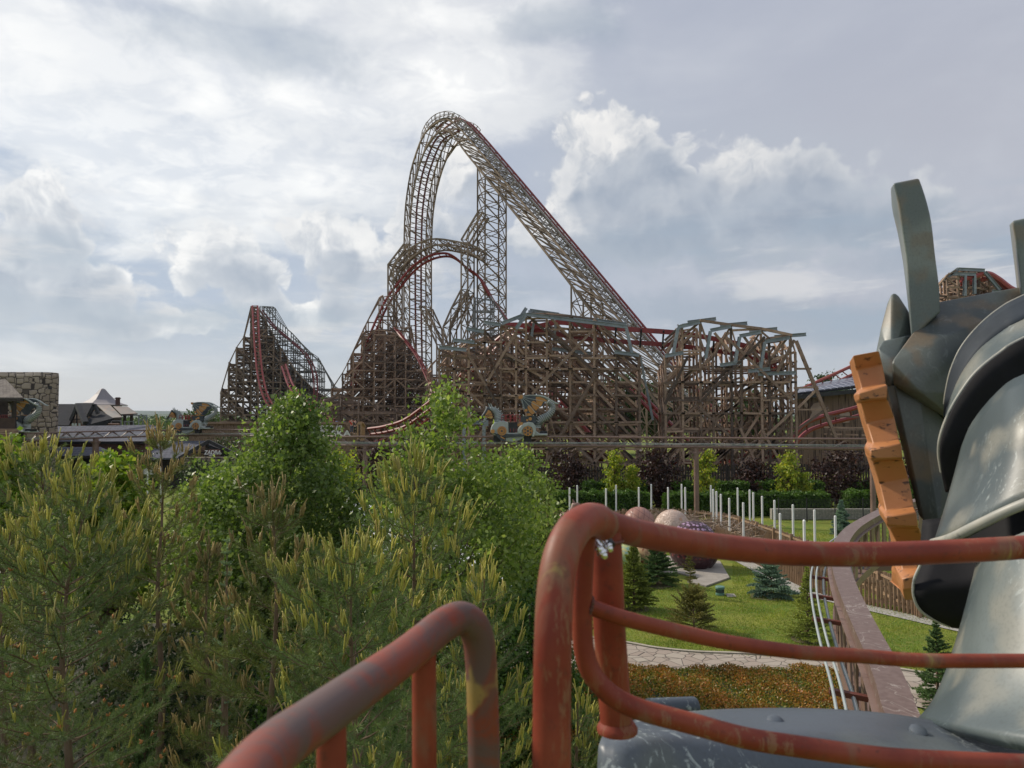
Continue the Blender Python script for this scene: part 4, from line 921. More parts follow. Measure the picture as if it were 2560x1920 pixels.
f1 = bents('front_trestle', cF1, [73, 76.5, 80, 84], tF1, 1.28, 0.195, 1, 4, 0.25,
      [(1212, 825, 1258, 1005, 0), (1170, 884, 1215, 965, 0), (1215, 965, 1262, 1045, 0), (1367, 820, 1487, 930, 0), (1487, 820, 1330, 985, -0.2), (1490, 932, 1400, 1090, 0), (1485, 945, 1395, 1105, 0.3), (1293, 825, 1218, 955, 0), (1215, 1060, 1165, 1150, 0), (1370, 1020, 1405, 1160, 0), (1400, 1100, 1330, 1210, 0.1), (1370, 1100, 1460, 1200, 0), (1255, 880, 1315, 910, 0.2), (1425, 1100, 1520, 1190, 0), (1540, 1090, 1460, 1190, 0)])
cF2 = [1663, 1705, 1750, 1782, 1827, 1852, 1902, 1922, 1975, 1988]
tF2 = [890, 812, 805, 895, 815, 905, 828, 845, 838, 880]
f2 = bents('front_trestle', cF2, [71, 74.5, 78, 82], tF2, 1.45, 0.195, -1, 9, 0.2,
      [(1750, 1005, 1912, 842, 0), (1818, 845, 1990, 1010, 0), (1985, 1025, 1915, 1090, 0), (1750, 1020, 1822, 1088, 0), (1663, 1010, 1720, 890, 0.2), (1786, 832, 1826, 880, -0.1), (1855, 835, 1905, 905, 0.3), (1905, 1075, 1965, 1180, 0), (1850, 1070, 1905, 1190, 0), (1750, 1070, 1780, 1180, 0), (1905, 1100, 1840, 1180, 0.2), (1986, 850, 1943, 930, -0.3)])
mb = MB()                                # right-hand raker that stands clear of the frame
for d in (71, 74): mb.bar(P(1990, 852, d), P(2090, 1095, d), 0.28); mb.bar(P(1990, 922, d), P(2026, 922, d), 0.18); mb.bar(P(1985, 970, d), P(2045, 968, d), 0.18); mb.bar(P(1995, 1020, d), P(2045, 970, d), 0.2); mb.bar(P(1990, 1075, d), P(2070, 1020, d), 0.2); mb.bar(P(1990, 1024, d), P(2072, 1024, d), 0.15)
mb.bar(P(2026, 922, 71), P(2026, 922, 74), 0.2); mb.bar(P(2072, 1075, 71), P(2180, 1072, 71), 0.2)
for x in (2072, 2110, 2150, 2190): mb.bar(P(x, 1075, 72), P(x, 1190, 72), 0.2)
for y in (1040, 1068, 1085, 1130): mb.bar(P(2060, y, 73), P(2210, y + 4, 73), 0.16)
mb.build('raking_buttress', m_timber, coaster)
# steel cross heads that carry the track
def st(x1, y1, x2, y2, d=72.4, w=0.26, h=0.34): return MB().ibeam(P(x1, y1, d), P(x2, y2, d), w, h).build('steel_beam', m_steel, coaster)
for dd, ox, oy in ((0, 0, 0), (3.6, 24, -6)):
    d = 72.3 + dd
    st(1316 + ox, 786 + oy, 1566, 817 + oy, d); st(1254 + ox * 2, 809 + oy, 1316 + ox, 785 + oy, d); st(1565, 817, 1580, 884, d)
st(1324, 776, 1397, 786, 78); st(1324, 776, 1324, 790, 78); st(1397, 786, 1397, 800, 78); st(1316, 785, 1290, 822, 72); st(1296, 800, 1316, 770, 77)
st(1536, 880, 1598, 888, 72.2); st(1380, 872, 1478, 884, 75); st(1210, 806, 1252, 812, 72.2); st(1168, 822, 1210, 829, 72.2); st(1132, 850, 1186, 856, 72.2); st(1098, 868, 1166, 875, 72.2)
st(1336, 796, 1328, 846, 74); st(1390, 806, 1384, 850, 74); st(1600, 888, 1632, 1050, 74, 0.2, 0.2)
for (x, y, x2, y2) in ((1695, 818, 1750, 805), (1776, 826, 1828, 816), (1849, 840, 1903, 830), (1912, 854, 1975, 844)):
    st(x, y, x2, y2, 70.7); st(x, y + 2, x - 12, y + 66 + (4 if x > 1700 else 0), 70.7); st(x + 24, y - 12, x2 + 40, y2 - 8, 74)
st(1662, 890, 1708, 882, 70.6); st(1800, 913, 1852, 906, 70.6); st(1870, 928, 1925, 922, 70.6); st(1895, 935, 1990, 932, 70.8)
mb = MB()
for a, b in zip([(1750, 801), (1833, 813), (1905, 822)], [(1833, 813), (1905, 822), (1980, 838)]): mb.bar(P(*a, 70.8), P(*b, 70.8), 0.2, 0.25)
mb.bar(P(1830, 826, 71), P(1905, 822, 71), 0.2); mb.build('tie_beam', m_timber, coaster)
def flat_rail(name, pts, d0, d1, h, w, mat=m_redtrack):
    s_ = smooth_px(pts, 6); n = len(s_); mb = MB(); v = [P(x, y, d0 + (d1 - d0) * i / (n - 1)) for i, (x, y) in enumerate(s_)]
    for a, b in zip(v, v[1:]): mb.bar(a, b + (b - a) * 0.03, w, h)
    return mb.build(name, mat, coaster)
flat_rail('track', [(1255, 815), (1290, 812), (1340, 816), (1400, 806), (1487, 817), (1598, 825), (1680, 831), (1740, 839), (1800, 850), (1860, 864), (1905, 882), (1935, 908), (1938, 930)], 76, 75, 0.48, 0.22)
flat_rail('track', [(1290, 830), (1340, 826), (1400, 836), (1500, 850), (1582, 856), (1680, 863), (1760, 873), (1840, 885), (1890, 900), (1925, 918), (1938, 935)], 77, 76, 0.45, 0.22)
for x, y, y2 in ((1603, 822, 868), (1659, 826, 870), (1712, 830, 872), (1785, 846, 884), (1862, 862, 898), (1487, 812, 855), (1540, 818, 858), (1425, 806, 842)): MB().bar(P(x, y, 75.4), P(x - 3, y2, 76.4), 0.16, 0.25).build('track_tie', m_black, coaster)
rails('track', [(1960, 1120), (2010, 1062), (2060, 1040), (2130, 1022), (2200, 1000)], 80, 84, 2, 22, 0.24, step=8)
rails('track', [(1960, 995), (2020, 965), (2080, 938), (2140, 910), (2230, 868)], 100, 104, 18, 14, 0.22, noisy('orange_red_track', (0.38, 0.09, 0.06), (0.32, 0.07, 0.05), 2, 0.5), 0.5, 16)
rails('track', [(1420, 1080), (1470, 1120), (1560, 1150), (1680, 1158), (1800, 1150), (1960, 1120)], 82, 80, 2, 16, 0.22, step=24)
rails('track', [(1375, 980), (1400, 1020), (1440, 1065), (1475, 1105), (1500, 1140)], 90, 86, 14, -4, 0.22, m_pinktrack, step=12)
rails('track', [(1560, 960), (1640, 1040), (1700, 1100), (1760, 1145), (1850, 1165)], 92, 84, 14, -4, 0.22, m_redtrack, step=16)
# the hill beyond the dragon's head
lattice('far_trestle', [(2300, 760), (2352, 715), (2360, 700), (2376, 685), (2400, 672), (2450, 674), (2475, 684), (2510, 700), (2560, 735), (2620, 780)], 100, 110, 1.6, 2.4, 1.25, 0.22, 0.2, m_timber, dens=1.6)
rails('track', [(2400, 700), (2440, 690), (2470, 684), (2496, 697), (2530, 722), (2560, 730), (2600, 728)], 99, 99, 4, 12, 0.34, m_pinktrack, step=20)
for (x, y, x2, y2) in ((2376, 685, 2440, 686), (2395, 673, 2462, 676), (2462, 680, 2500, 725), (2412, 690, 2412, 740), (2436, 690, 2436, 735), (2360, 698, 2395, 672), (2480, 728, 2540, 735)): MB().ibeam(P(x, y, 98.6), P(x2, y2, 98.6), 0.3, 0.42).build('steel_beam', m_steel, coaster)
# ------------------------------------------------------------------ ground
def groundmat():
    m, t = mat_new('mown_lawn')
    pos = N(t, 'ShaderNodeNewGeometry').outputs['Position']
    n1 = N(t, 'ShaderNodeTexNoise', {'Vector': pos, 'Scale': 0.35, 'Detail': 5.0, 'Roughness': 0.6}).outputs['Fac']
    n2 = N(t, 'ShaderNodeTexNoise', {'Vector': pos, 'Scale': 3.5, 'Detail': 8.0, 'Roughness': 0.7}).outputs['Fac']
    n3 = N(t, 'ShaderNodeTexNoise', {'Vector': pos, 'Scale': 28.0, 'Detail': 4.0, 'Roughness': 0.7}).outputs['Fac']
    col = mixc(t, sstep(t, n1, 0.40, 0.60), (0.12, 0.19, 0.022), (0.24, 0.26, 0.04))
    col = mixc(t, M_(t, 'MULTIPLY', sstep(t, n2, 0.45, 0.62), 0.65), col, (0.26, 0.24, 0.06))
    col = mixc(t, M_(t, 'MULTIPLY', sstep(t, n3, 0.42, 0.62), 0.55), col, (0.05, 0.09, 0.014))
    finish(t, **{'Base Color': col, 'Roughness': 0.9, 'Specular IOR Level': 0.2, 'Normal': bump(t, n3, 0.7, 0.04)}); return m
m_lawn = groundmat()
mb = MB(); s = 6000
mb.grid([[(x, y, -0.012) for x in (-s, -900, -200, 0, 200, 900, s)] for y in (-200, 0, 60, 120, 400, 1500, 9000)])
tag(mb.build('ground', m_lawn), kind='structure')
m_soil = noisy('dark_mulch', (0.035, 0.03, 0.02), (0.06, 0.055, 0.03), 3, 0.95, c=(0.03, 0.05, 0.015), cs=8, bs=0.8, bd=0.03)
# blue hills and forest at the horizon
def hills(name, d, h0, h1, col, seed):
    r2 = random.Random(seed); rows = [[], []]; n = 160
    for k in range(n + 1):
        x = -d * 1.6 + 3.2 * d * k / n
        h = h0 + (h1 - h0) * (0.5 + 0.5 * mnoise.noise(Vector((x / d * 3.1, seed, 0)))) + (h1 - h0) * 0.25 * mnoise.noise(Vector((x / d * 14, seed, 5)))
        rows[0].append((x, d, -1)); rows[1].append((x, d + 120, h))
    rows.append([(x, y + 1500, z * 0.9) for x, y, z in rows[1]])
    m = noisy(name + '_mat', col, tuple(c * 0.8 for c in col), 0.01, 0.95); tag(MB().grid(rows).build(name, m, None, True), kind='structure')
hills('hills', 4200, 10, 46, (0.06, 0.10, 0.06), 3); hills('hills', 2300, 6, 18, (0.05, 0.085, 0.035), 11)
def slab_px(mb, pts, z, th):       # outline in photograph pixels laid on the ground
    mb.prism([G(x, y, z) for x, y in pts], (0, 0, -th)); return mb
def flagmat():
    m, t = mat_new('crazy_paving')
    pos = N(t, 'ShaderNodeNewGeometry').outputs['Position']
    pos = N(t, 'ShaderNodeMapping', {'Vector': pos, 'Scale': (1, 1, 0)}).outputs[0]
    v = N(t, 'ShaderNodeTexVoronoi', {'Vector': pos, 'Scale': 2.7, 'Randomness': 1.0}, feature='DISTANCE_TO_EDGE').outputs['Distance']
    vc = N(t, 'ShaderNodeTexVoronoi', {'Vector': pos, 'Scale': 2.7, 'Randomness': 1.0}, feature='F1').outputs['Color']
    hue = N(t, 'ShaderNodeSeparateColor', {0: vc}).outputs[0]
    n = N(t, 'ShaderNodeTexNoise', {'Vector': pos, 'Scale': 9.0, 'Detail': 6.0}).outputs['Fac']
    col = mixc(t, hue, (0.33, 0.26, 0.21), (0.42, 0.37, 0.30)); col = mixc(t, M_(t, 'MULTIPLY', n, 0.5), col, (0.26, 0.22, 0.19))
    col = mixc(t, sstep(t, v, 0.035, 0.012), col, (0.09, 0.075, 0.06))
    finish(t, **{'Base Color': col, 'Roughness': 0.8, 'Normal': bump(t, sstep(t, v, 0.0, 0.05), 0.6, 0.02)}); return m
tp = [(1260, 1580), (1420, 1590), (1560, 1608), (1640, 1622), (1740, 1632), (1850, 1636), (1950, 1642), (2060, 1650), (2200, 1668), (2400, 1700)]
bt = [(2400, 1790), (2200, 1745), (2060, 1712), (1950, 1692), (1850, 1688), (1740, 1694), (1640, 1712), (1560, 1720), (1420, 1720), (1260, 1720)]
def smoothpts(p, n=5): return [(v.x, v.y) for v in catmull([Vector((x, y, 0)) for x, y in p], n)]
mb = MB(); tpg = [G(x, y, 0.025) for x, y in smoothpts(tp)]; btg = [G(x, y, 0.025) for x, y in smoothpts(bt[::-1])]
n = len(tpg); mb.grid([tpg, btg]); tag(mb.build('path', flagmat()), kind='structure')
mb = MB(); e1 = offs(tpg, 0.10, 0.02)
for a, b in zip(e1, e1[1:]): mb.bar(a - Vector((0, 0, 0.04)), b - Vector((0, 0, 0.04)), 0.12, 0.10)
tag(mb.build('path_edging', noisy('sandstone_edging', (0.40, 0.36, 0.29), (0.33, 0.29, 0.23), 4, 0.8)), kind='structure')
m_conc = noisy('pale_concrete', (0.27, 0.245, 0.21), (0.34, 0.31, 0.27), 2, 0.85, c=(0.22, 0.20, 0.17), cs=10)
mb = MB(); slab_px(mb, [(1600, 1400), (1660, 1388), (1800, 1402), (1824, 1443), (1765, 1464), (1718, 1452), (1750, 1444), (1690, 1430), (1640, 1440)], 0.06, 0.06)
tag(mb.build('paving_slab', m_conc), kind='structure')
# gravel strip along the fence, stone-faced verge behind
m_gravel = noisy('white_gravel', (0.42, 0.40, 0.37), (0.30, 0.29, 0.27), 9, 0.9, c=(0.55, 0.53, 0.50), cs=40, bs=0.8)
# ------------------------------------------------------------------ picket fences
m_picket = noisy('larch_pickets', (0.26, 0.165, 0.095), (0.35, 0.235, 0.145), 2.0, 0.8, c=(0.15, 0.095, 0.06), cs=8)
def fence(line, h, lab, rail=True, step=0.16, w=0.085, mat=None, name='picket_fence', irregular=0.05, group=None, face=1, brace=False, post=2.2):
    line = catmull(line, 8); rs = resamp(line, step); r2 = random.Random(len(rs))
    mid = rs[len(rs) // 2]
    root = empty(name, (mid.x, mid.y, 0), lab, 'fence', group)
    mb = MB()
    for p in rs: mb.bar(p, p + Vector((r2.uniform(-.02, .02), 0, h + r2.uniform(-irregular, irregular))), w, 0.025, up=(0, 1, 0))
    mb.build('pickets', mat or m_picket, root)
    if rail:
        r0 = offs(rs[::4], 0.045 * face, 0)
        for z in (0.22 * h, 0.86 * h):
            mb = MB()
            for a, b in zip(r0, r0[1:]): mb.bar(a + Vector((0, 0, z)), b + Vector((0, 0, z)), 0.04, 0.09)
            mb.build('rail', mat or m_picket, root)
        q = offs(resamp(line, post), 0.11 * face, 0)
        for i, p in enumerate(q):
            mb = MB(); mb.bar(p, p + Vector((0, 0, h * 1.05)), 0.10)
            if brace and i + 1 < len(q): mb.bar(p + Vector((0, 0, 0.1)), q[i + 1] + Vector((0, 0, h * 0.85)), 0.04, 0.10); mb.bar(p + Vector((0, 0, h * 0.85)), q[i + 1] + Vector((0, 0, 0.1)), 0.04, 0.10)
            mb.build('post', mat or m_picket, root)
    return line
def top2g(px, py, h):             # ground point under the top of something h metres high seen at px,py
    p = G(px, py, h); return Vector((p.x, p.y, 0))
outer = [top2g(x, y, 1.05) for x, y in [(1300, 1278), (1400, 1276), (1500, 1275), (1600, 1273), (1700, 1273), (1762, 1277), (1820, 1285), (1875, 1300), (1930, 1318), (1985, 1338), (2050, 1362), (2120, 1392), (2200, 1425), (2300, 1470)]]
fence(outer, 1.05, 'long curved larch picket fence behind the dragon eggs and white poles', face=-1, brace=False)
inner = [G(x, y, 0) for x, y in [(1790, 1365), (1850, 1390), (1900, 1415), (1972, 1452), (2030, 1478), (2110, 1500), (2190, 1518), (2290, 1540), (2400, 1565), (2560, 1600)]]
fence(inner, 1.05, 'nearer picket fence with crossed braces on the white gravel strip by the monorail', face=1, brace=True)
mb = MB(); a, b = offs(catmull(inner, 6), -0.75, 0.015), offs(catmull(inner, 6), 0.1, 0.015); mb.grid([a, b]); tag(mb.build('gravel_strip', m_gravel), kind='structure')
# white poles along the walk
WP = [(1424, 1219), (1443, 1213), (1515, 1221), (1540, 1212), (1597, 1218), (1628, 1210), (1670, 1218), (1704, 1210), (1713, 1218), (1777, 1213), (1783, 1223), (1791, 1228), (1802, 1235), (1823, 1245), (1844, 1219), (1858, 1256), (1874, 1224), (1883, 1231), (1905, 1240), (1936, 1250), (1950, 1283), (1982, 1261), (2010, 1299), (2036, 1274), (2088, 1289), (1352, 1215), (1339, 1228), (2011, 1330), (2238, 1352)]
wp0 = None
for i, (px, py) in enumerate(WP):
    p = G(px, py, 2.5 if py < 1330 else 2.0); p.z = 0
    if wp0 is None:
        wp0 = MB().lathe((0, 0, 0), [(0.056, 0), (0.056, 2.47), (0.03, 2.50)], 10).build('white_pole', m_white); o = wp0
    else: o = wp0.copy(); COL.objects.link(o)
    o.location = (p.x, p.y, 0)
    tag(o, 'slim white pole standing in the row along the picket fence', 'pole', 'white poles along the picket fence')
# driftwood heap between the fences
m_drift = noisy('bleached_branches', (0.25, 0.18, 0.13), (0.36, 0.28, 0.21), 3, 0.9)
mb = MB(); r2 = random.Random(5)
a, b = G(1620, 1322, 0), G(1905, 1375, 0)
for k in range(620):
    t = r2.random(); p = a.lerp(b, t) + Vector((r2.uniform(-1.2, 1.2), r2.uniform(-.3, 3.0), 0)); an = r2.uniform(0, 6.28); l_ = r2.uniform(0.5, 1.4)
    h0 = r2.uniform(0.0, 0.95); q = p + Vector((math.cos(an) * l_, math.sin(an) * l_ * .5, 0))
    m_ = p.lerp(q, 0.5) + Vector((r2.uniform(-.15, .15), 0, h0 + r2.uniform(-0.1, .25)))
    mb.tube([p + Vector((0, 0, h0)), m_, q + Vector((0, 0, max(0, h0 + r2.uniform(-.5, .5))))], [0.03, 0.028, 0.012], 5, False)
tag(mb.build('brushwood_pile', m_drift, None, True), 'tangled heap of bleached branches along the foot of the picket fence', 'brushwood', kind='stuff')
# ------------------------------------------------------------------ eggs on the lawn
def eggmat(name, kind):
    m, t = mat_new(name); co = N(t, 'ShaderNodeTexCoord').outputs['Object']
    if kind == 'cream':
        v = N(t, 'ShaderNodeTexVoronoi', {'Vector': co, 'Scale': 2.2}, feature='SMOOTH_F1').outputs['Distance']
        n = N(t, 'ShaderNodeTexNoise', {'Vector': co, 'Scale': 2.2, 'Detail': 1.0, 'Distortion': 2.5}).outputs['Fac']
        w = M_(t, 'PINGPONG', M_(t, 'MULTIPLY', n, 7.0), 0.5)
        col = mixc(t, sstep(t, w, 0.10, 0.0), (0.56, 0.42, 0.34), (0.36, 0.22, 0.16)); col = mixc(t, sstep(t, v, 0.30, 0.15), col, (0.52, 0.30, 0.19))
        h = w
    elif kind == 'wrapped':
        s_ = N(t, 'ShaderNodeSeparateXYZ', {0: co}); n = M_(t, 'ADD', M_(t, 'MULTIPLY', s_.outputs[2], 2.6), M_(t, 'MULTIPLY', s_.outputs[0], 1.8))
        w = M_(t, 'PINGPONG', n, 0.5); u = M_(t, 'PINGPONG', M_(t, 'SUBTRACT', M_(t, 'MULTIPLY', s_.outputs[0], 3.2), s_.outputs[2]), 0.5)
        h = M_(t, 'MINIMUM', w, u)
        col = mixc(t, sstep(t, h, 0.06, 0.0), (0.33, 0.165, 0.125), (0.11, 0.05, 0.04))
    else:
        v = N(t, 'ShaderNodeTexVoronoi', {'Vector': co, 'Scale': 5.5, 'Randomness': 0.35}, feature='F1').outputs['Distance']
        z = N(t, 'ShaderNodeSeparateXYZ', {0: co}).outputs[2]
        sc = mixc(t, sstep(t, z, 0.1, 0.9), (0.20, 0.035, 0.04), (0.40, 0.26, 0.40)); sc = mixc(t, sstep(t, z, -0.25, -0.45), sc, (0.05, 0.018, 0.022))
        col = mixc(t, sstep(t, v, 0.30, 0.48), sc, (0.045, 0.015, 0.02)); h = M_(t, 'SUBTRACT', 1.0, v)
    finish(t, **{'Base Color': col, 'Roughness': 0.35, 'Normal': bump(t, h, 0.7, 0.05)}); return m
m_stand = noisy('thin_steel_stand', (0.35, 0.34, 0.33), (0.42, 0.41, 0.40), 4, 0.4, 0.6)
def egg(px, py, rpx, z, r, kind, lab):
    d = r * FPX / rpx; c = P(px, py, d); prof = []
    root = empty('egg_sculpture', (c.x, c.y, 0), lab, 'sculpture', 'giant egg sculptures on the lawn')
    for k in range(33):
        a = -math.pi / 2 + math.pi * k / 32; prof.append((r * math.cos(a), r * math.sin(a) * (1.0 if a < 0 else 1.06)))
    s_ = MB().lathe((0, 0, 0), prof, 48).build('shell', eggmat('egg_' + kind, kind), root, True); s_.location = c
    s_.matrix_parent_inverse = pinv(root)
    mb = MB()
    for k in range(4):
        a = k * math.pi / 2 + 0.6; q = Vector((c.x + r * 0.75 * math.cos(a), c.y + r * 0.75 * math.sin(a), 0.06)); mb.bar(q, Vector((c.x + r * .55 * math.cos(a), c.y + r * .55 * math.sin(a), max(0.2, c.z - r * 0.80))), 0.05)
        a2 = a + math.pi / 2; mb.bar(q, Vector((c.x + r * 0.75 * math.cos(a2), c.y + r * 0.75 * math.sin(a2), 0.08)), 0.04)
    mb.build('stand', m_stand, root); return root
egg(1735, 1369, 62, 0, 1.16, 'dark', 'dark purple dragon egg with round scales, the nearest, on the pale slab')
egg(1680, 1322, 45, 0, 0.95, 'cream', 'cream egg carved with curling shapes behind the purple egg')
egg(1597, 1311, 41, 0, 0.92, 'wrapped', 'red brown egg wrapped in bands, left of the cream egg')
egg(1474, 1302, 42, 0, 0.95, 'wrapped', 'brown egg farthest left, behind the corner of the red guard rail')
m_multi = noisy('painted_yellow_green', (0.60, 0.50, 0.18), (0.20, 0.36, 0.18), 1.2, 0.45, c=(0.05, 0.33, 0.40), cs=1.9, bs=0)
def small_egg(px, base, rpx, r, mat, lab):
    c = G(px, base, 0); root = empty('painted_egg', (c.x, c.y, 0), lab, 'sculpture', 'giant egg sculptures on the lawn')
    pr = [(r * math.cos(-math.pi / 2 + math.pi * k / 24), r * 1.15 + r * 1.15 * math.sin(-math.pi / 2 + math.pi * k / 24)) for k in range(25)]
    MB().lathe((c.x, c.y, 0.02), pr, 32).build('shell', mat, root, True)
    MB().lathe((c.x, c.y, 0.0), [(r * 0.7, 0.0), (r * 0.7, 0.08), (r * .5, .1)], 24).build('base', m_conc, root)
small_egg(1567, 1440, 30, 0.62, m_multi, 'yellow and green painted egg behind the left spruce')
small_egg(1625, 1432, 36, 0.72, noisy('painted_tan_egg', (0.50, 0.36, 0.20), (0.45, 0.30, 0.17), 2, 0.45, c=(0.25, 0.08, 0.04), cs=5, ct=(.5, .6)), 'tan painted egg with brown marks behind the dark spruce')
# small brown creature figure on the egg at the far left
c = P(1437, 1268, 41); root = empty('dragon_figure', (c.x, c.y, 0), 'small brown hatchling figure peeking over the farthest left egg', 'sculpture')
m_figure = noisy('brown_resin', (0.26, 0.15, 0.11), (0.18, 0.10, 0.08), 4, 0.5)
mb = MB(); mb.tube([c + Vector((-0.3, 0, -1.9)), c + Vector((-0.25, 0, -0.9)), c + Vector((-0.1, 0, -0.2)), c + Vector((0.0, 0, 0.1)), c + Vector((0.18, -0.1, 0.12)), c + Vector((0.32, -.15, 0.05))], [0.35, 0.3, 0.17, 0.2, 0.14, 0.05], 12)
fg = mb.build('body', m_figure, root, True)
MB().tube([c + Vector((-0.02, 0, 0.2)), c + Vector((-0.12, 0, 0.42))], [0.08, 0.02], 8).build('horn', m_figure, fg, True)
mb = MB(); mb.tube([c + Vector((-0.9, 0, -1.9)), c + Vector((-0.75, 0, -0.7)), c + Vector((-0.6, 0, -0.42)), c + Vector((-0.35, -.1, -0.40))], [0.3, 0.22, 0.2, 0.1], 12); mb.build('wing_stump', m_figure, root, True)
# little green vent and cover plate
c = G(1800, 1487, 0); m_green = noisy('green_plastic', (0.09, 0.20, 0.16), (0.12, 0.24, 0.19), 5, 0.5)
root = empty('vent_drum', (c.x, c.y, 0), 'small green drum vent with dark openings on the lawn', 'vent')
MB().lathe(c, [(0.17, 0.0), (0.17, 0.06), (0.145, 0.07), (0.145, 0.24), (0.185, 0.25), (0.185, 0.31), (0.17, 0.33)], 24).build('drum', m_green, root)
mb = MB()
for k in range(7):
    a = math.pi + k * math.pi / 6; mb.box(c + Vector((0.14 * math.cos(a), 0.14 * math.sin(a), 0.155)), (0.05, 0.03, 0.12))
mb.build('opening', m_black, root)
mb = MB(); slab_px(mb, [(1814, 1484), (1835, 1484), (1841, 1491), (1819, 1491)], 0.03, 0.03); tag(mb.build('cover_plate', m_conc), 'pale flat cover plate in the grass beside the green vent', 'cover plate')
# ------------------------------------------------------------------ dark palisade behind the hedges, wire fence, verge
m_dkwood = noisy('black_stained_wood', (0.025, 0.019, 0.017), (0.045, 0.034, 0.03), 3, 0.85)
fence([P(x, 1100, 66) * 1.0 for x in (1320, 1600, 1900, 2250)] and [Vector((P(x, 1100, 66).x, 66 + (x - 1700) * 0.002, 0)) for x in (1250, 1600, 1900, 2300)], 2.7, 'tall black stained paling fence under the timber trestle', True, 0.24, 0.15, m_dkwood, 'paling_fence', 0.12, face=1)
m_verge = noisy('pale_stone_facing', (0.33, 0.31, 0.27), (0.22, 0.21, 0.18), 5, 0.9, c=(0.42, 0.40, 0.36), cs=12, bs=0.8)
a, b = Vector((P(1980, 1040, 52).x * 0.92, 52, 0)), Vector((P(2400, 1040, 52).x, 52, 0))
mb = MB(); mb.bar(a + Vector((0, 0, 0.35)), b + Vector((0, 0, 0.35)), 0.4, 0.7); tag(mb.build('stone_wall', m_verge), 'low pale stone wall behind the lawn at the right', 'wall')
root = empty('wire_fence', ((a.x + b.x) / 2, 50.5, 0), 'thin black wire mesh fence before the low stone wall', 'fence')
mb = MB()
for k in range(8): p = a.lerp(b, k / 7) + Vector((0, -1.5, 0)); mb.bar(p, p + Vector((0, 0, 1.6)), 0.05)
mb.build('post', m_black, root)
mb = MB()
for z in [0.1 + 0.1 * k for k in range(15)]: mb.bar(a + Vector((0, -1.5, z)), b + Vector((0, -1.5, z)), 0.008)
n = 130
for k in range(n): p = a.lerp(b, k / n) + Vector((0, -1.5, 0)); mb.bar(p, p + Vector((0, 0, 1.5)), 0.008)
mb.build('mesh_panel', m_black, root)
# ------------------------------------------------------------------ white canopy behind the birches
m_tent = noisy('white_canvas', (0.78, 0.77, 0.75), (0.82, 0.81, 0.79), 1.5, 0.8)
root = empty('tent_canopy', (-4, 27, 0), 'white canvas canopy roof showing through the birch leaves', 'tent')
A = [P(885, 1228, 30), P(935, 1262, 30), P(1110, 1330, 28), P(1300, 1440, 27)]
B = [P(850, 1275, 33), P(925, 1300, 33), P(1080, 1380, 32), P(1290, 1480, 31)]
Cc = [P(860, 1330, 25), P(930, 1380, 25), P(1100, 1440, 24), P(1300, 1500, 24)]
mb = MB(); mb.grid(cat3([B, A, Cc], 4)); solid(mb.build('roof', m_tent, root, True), 0.03)
mb = MB()
for p in (B[0], B[3], Cc[0], Cc[3], A[0]): mb.bar(Vector((p.x, p.y, 0)), p - Vector((0, 0, 0.1)), 0.1)
mb.build('pole', m_stand, root)
# ------------------------------------------------------------------ buildings
def stonemat(name, sc, a, b, joint=0.035, jc=(0.045, 0.035, 0.03)):
    m, t = mat_new(name); pos = N(t, 'ShaderNodeNewGeometry').outputs['Position']
    u = M_(t, 'ADD', N(t, 'ShaderNodeSeparateXYZ', {0: pos}).outputs[0], M_(t, 'MULTIPLY', N(t, 'ShaderNodeSeparateXYZ', {0: pos}).outputs[1], 0.7))
    v3 = N(t, 'ShaderNodeCombineXYZ', {0: u, 1: N(t, 'ShaderNodeSeparateXYZ', {0: pos}).outputs[2], 2: 0}).outputs[0]
    wn_ = N(t, 'ShaderNodeTexNoise', {'Vector': v3, 'Scale': 1.3, 'Detail': 2.0}).outputs['Color']
    v3 = N(t, 'ShaderNodeVectorMath', {0: v3, 1: N(t, 'ShaderNodeVectorMath', {0: wn_, 1: (0.30, 0.25, 0)}, operation='MULTIPLY').outputs[0]}, operation='ADD').outputs[0]
    v3 = N(t, 'ShaderNodeMapping', {'Vector': v3, 'Scale': (sc, sc * 1.35, 1)}).outputs[0]
    ve = N(t, 'ShaderNodeTexVoronoi', {'Vector': v3, 'Scale': 1.0, 'Randomness': 0.72}, distance='CHEBYCHEV', feature='F2').outputs['Distance']
    v1 = N(t, 'ShaderNodeTexVoronoi', {'Vector': v3, 'Scale': 1.0, 'Randomness': 0.72}, distance='CHEBYCHEV', feature='F1')
    ed = M_(t, 'SUBTRACT', ve, v1.outputs['Distance']); hue = N(t, 'ShaderNodeSeparateColor', {0: v1.outputs['Color']}).outputs[0]
    n = N(t, 'ShaderNodeTexNoise', {'Vector': pos, 'Scale': 3.0, 'Detail': 7.0}).outputs['Fac']
    col = mixc(t, hue, a, b); col = mixc(t, M_(t, 'MULTIPLY', n, 0.5), col, (0.15, 0.12, 0.095))
    col = mixc(t, sstep(t, ed, joint * 2.4, joint), col, jc)
    finish(t, **{'Base Color': col, 'Roughness': 0.9, 'Normal': bump(t, sstep(t, ed, 0, 0.25), 0.8, 0.08)}); return m
m_stone = stonemat('tower_stonework', 1.45, (0.36, 0.295, 0.22), (0.48, 0.40, 0.31), 0.035)
m_stone2 = stonemat('low_wall_stonework', 1.5, (0.20, 0.15, 0.12), (0.30, 0.24, 0.19), 0.05)
m_plank = noisy('rough_planks', (0.24, 0.145, 0.10), (0.33, 0.23, 0.17), 2, 0.85, c=(0.09, 0.05, 0.035), cs=2.5, stretch=(0.35, 0.35, 5), ct=(0.5, 0.6), bs=0.5, bd=0.05)
m_planks_red = noisy('red_brown_planks', (0.16, 0.075, 0.05), (0.21, 0.11, 0.07), 2, 0.85, c=(0.05, 0.025, 0.02), cs=2.5, stretch=(0.3, 0.3, 6), ct=(0.5, 0.6), bs=0.5)
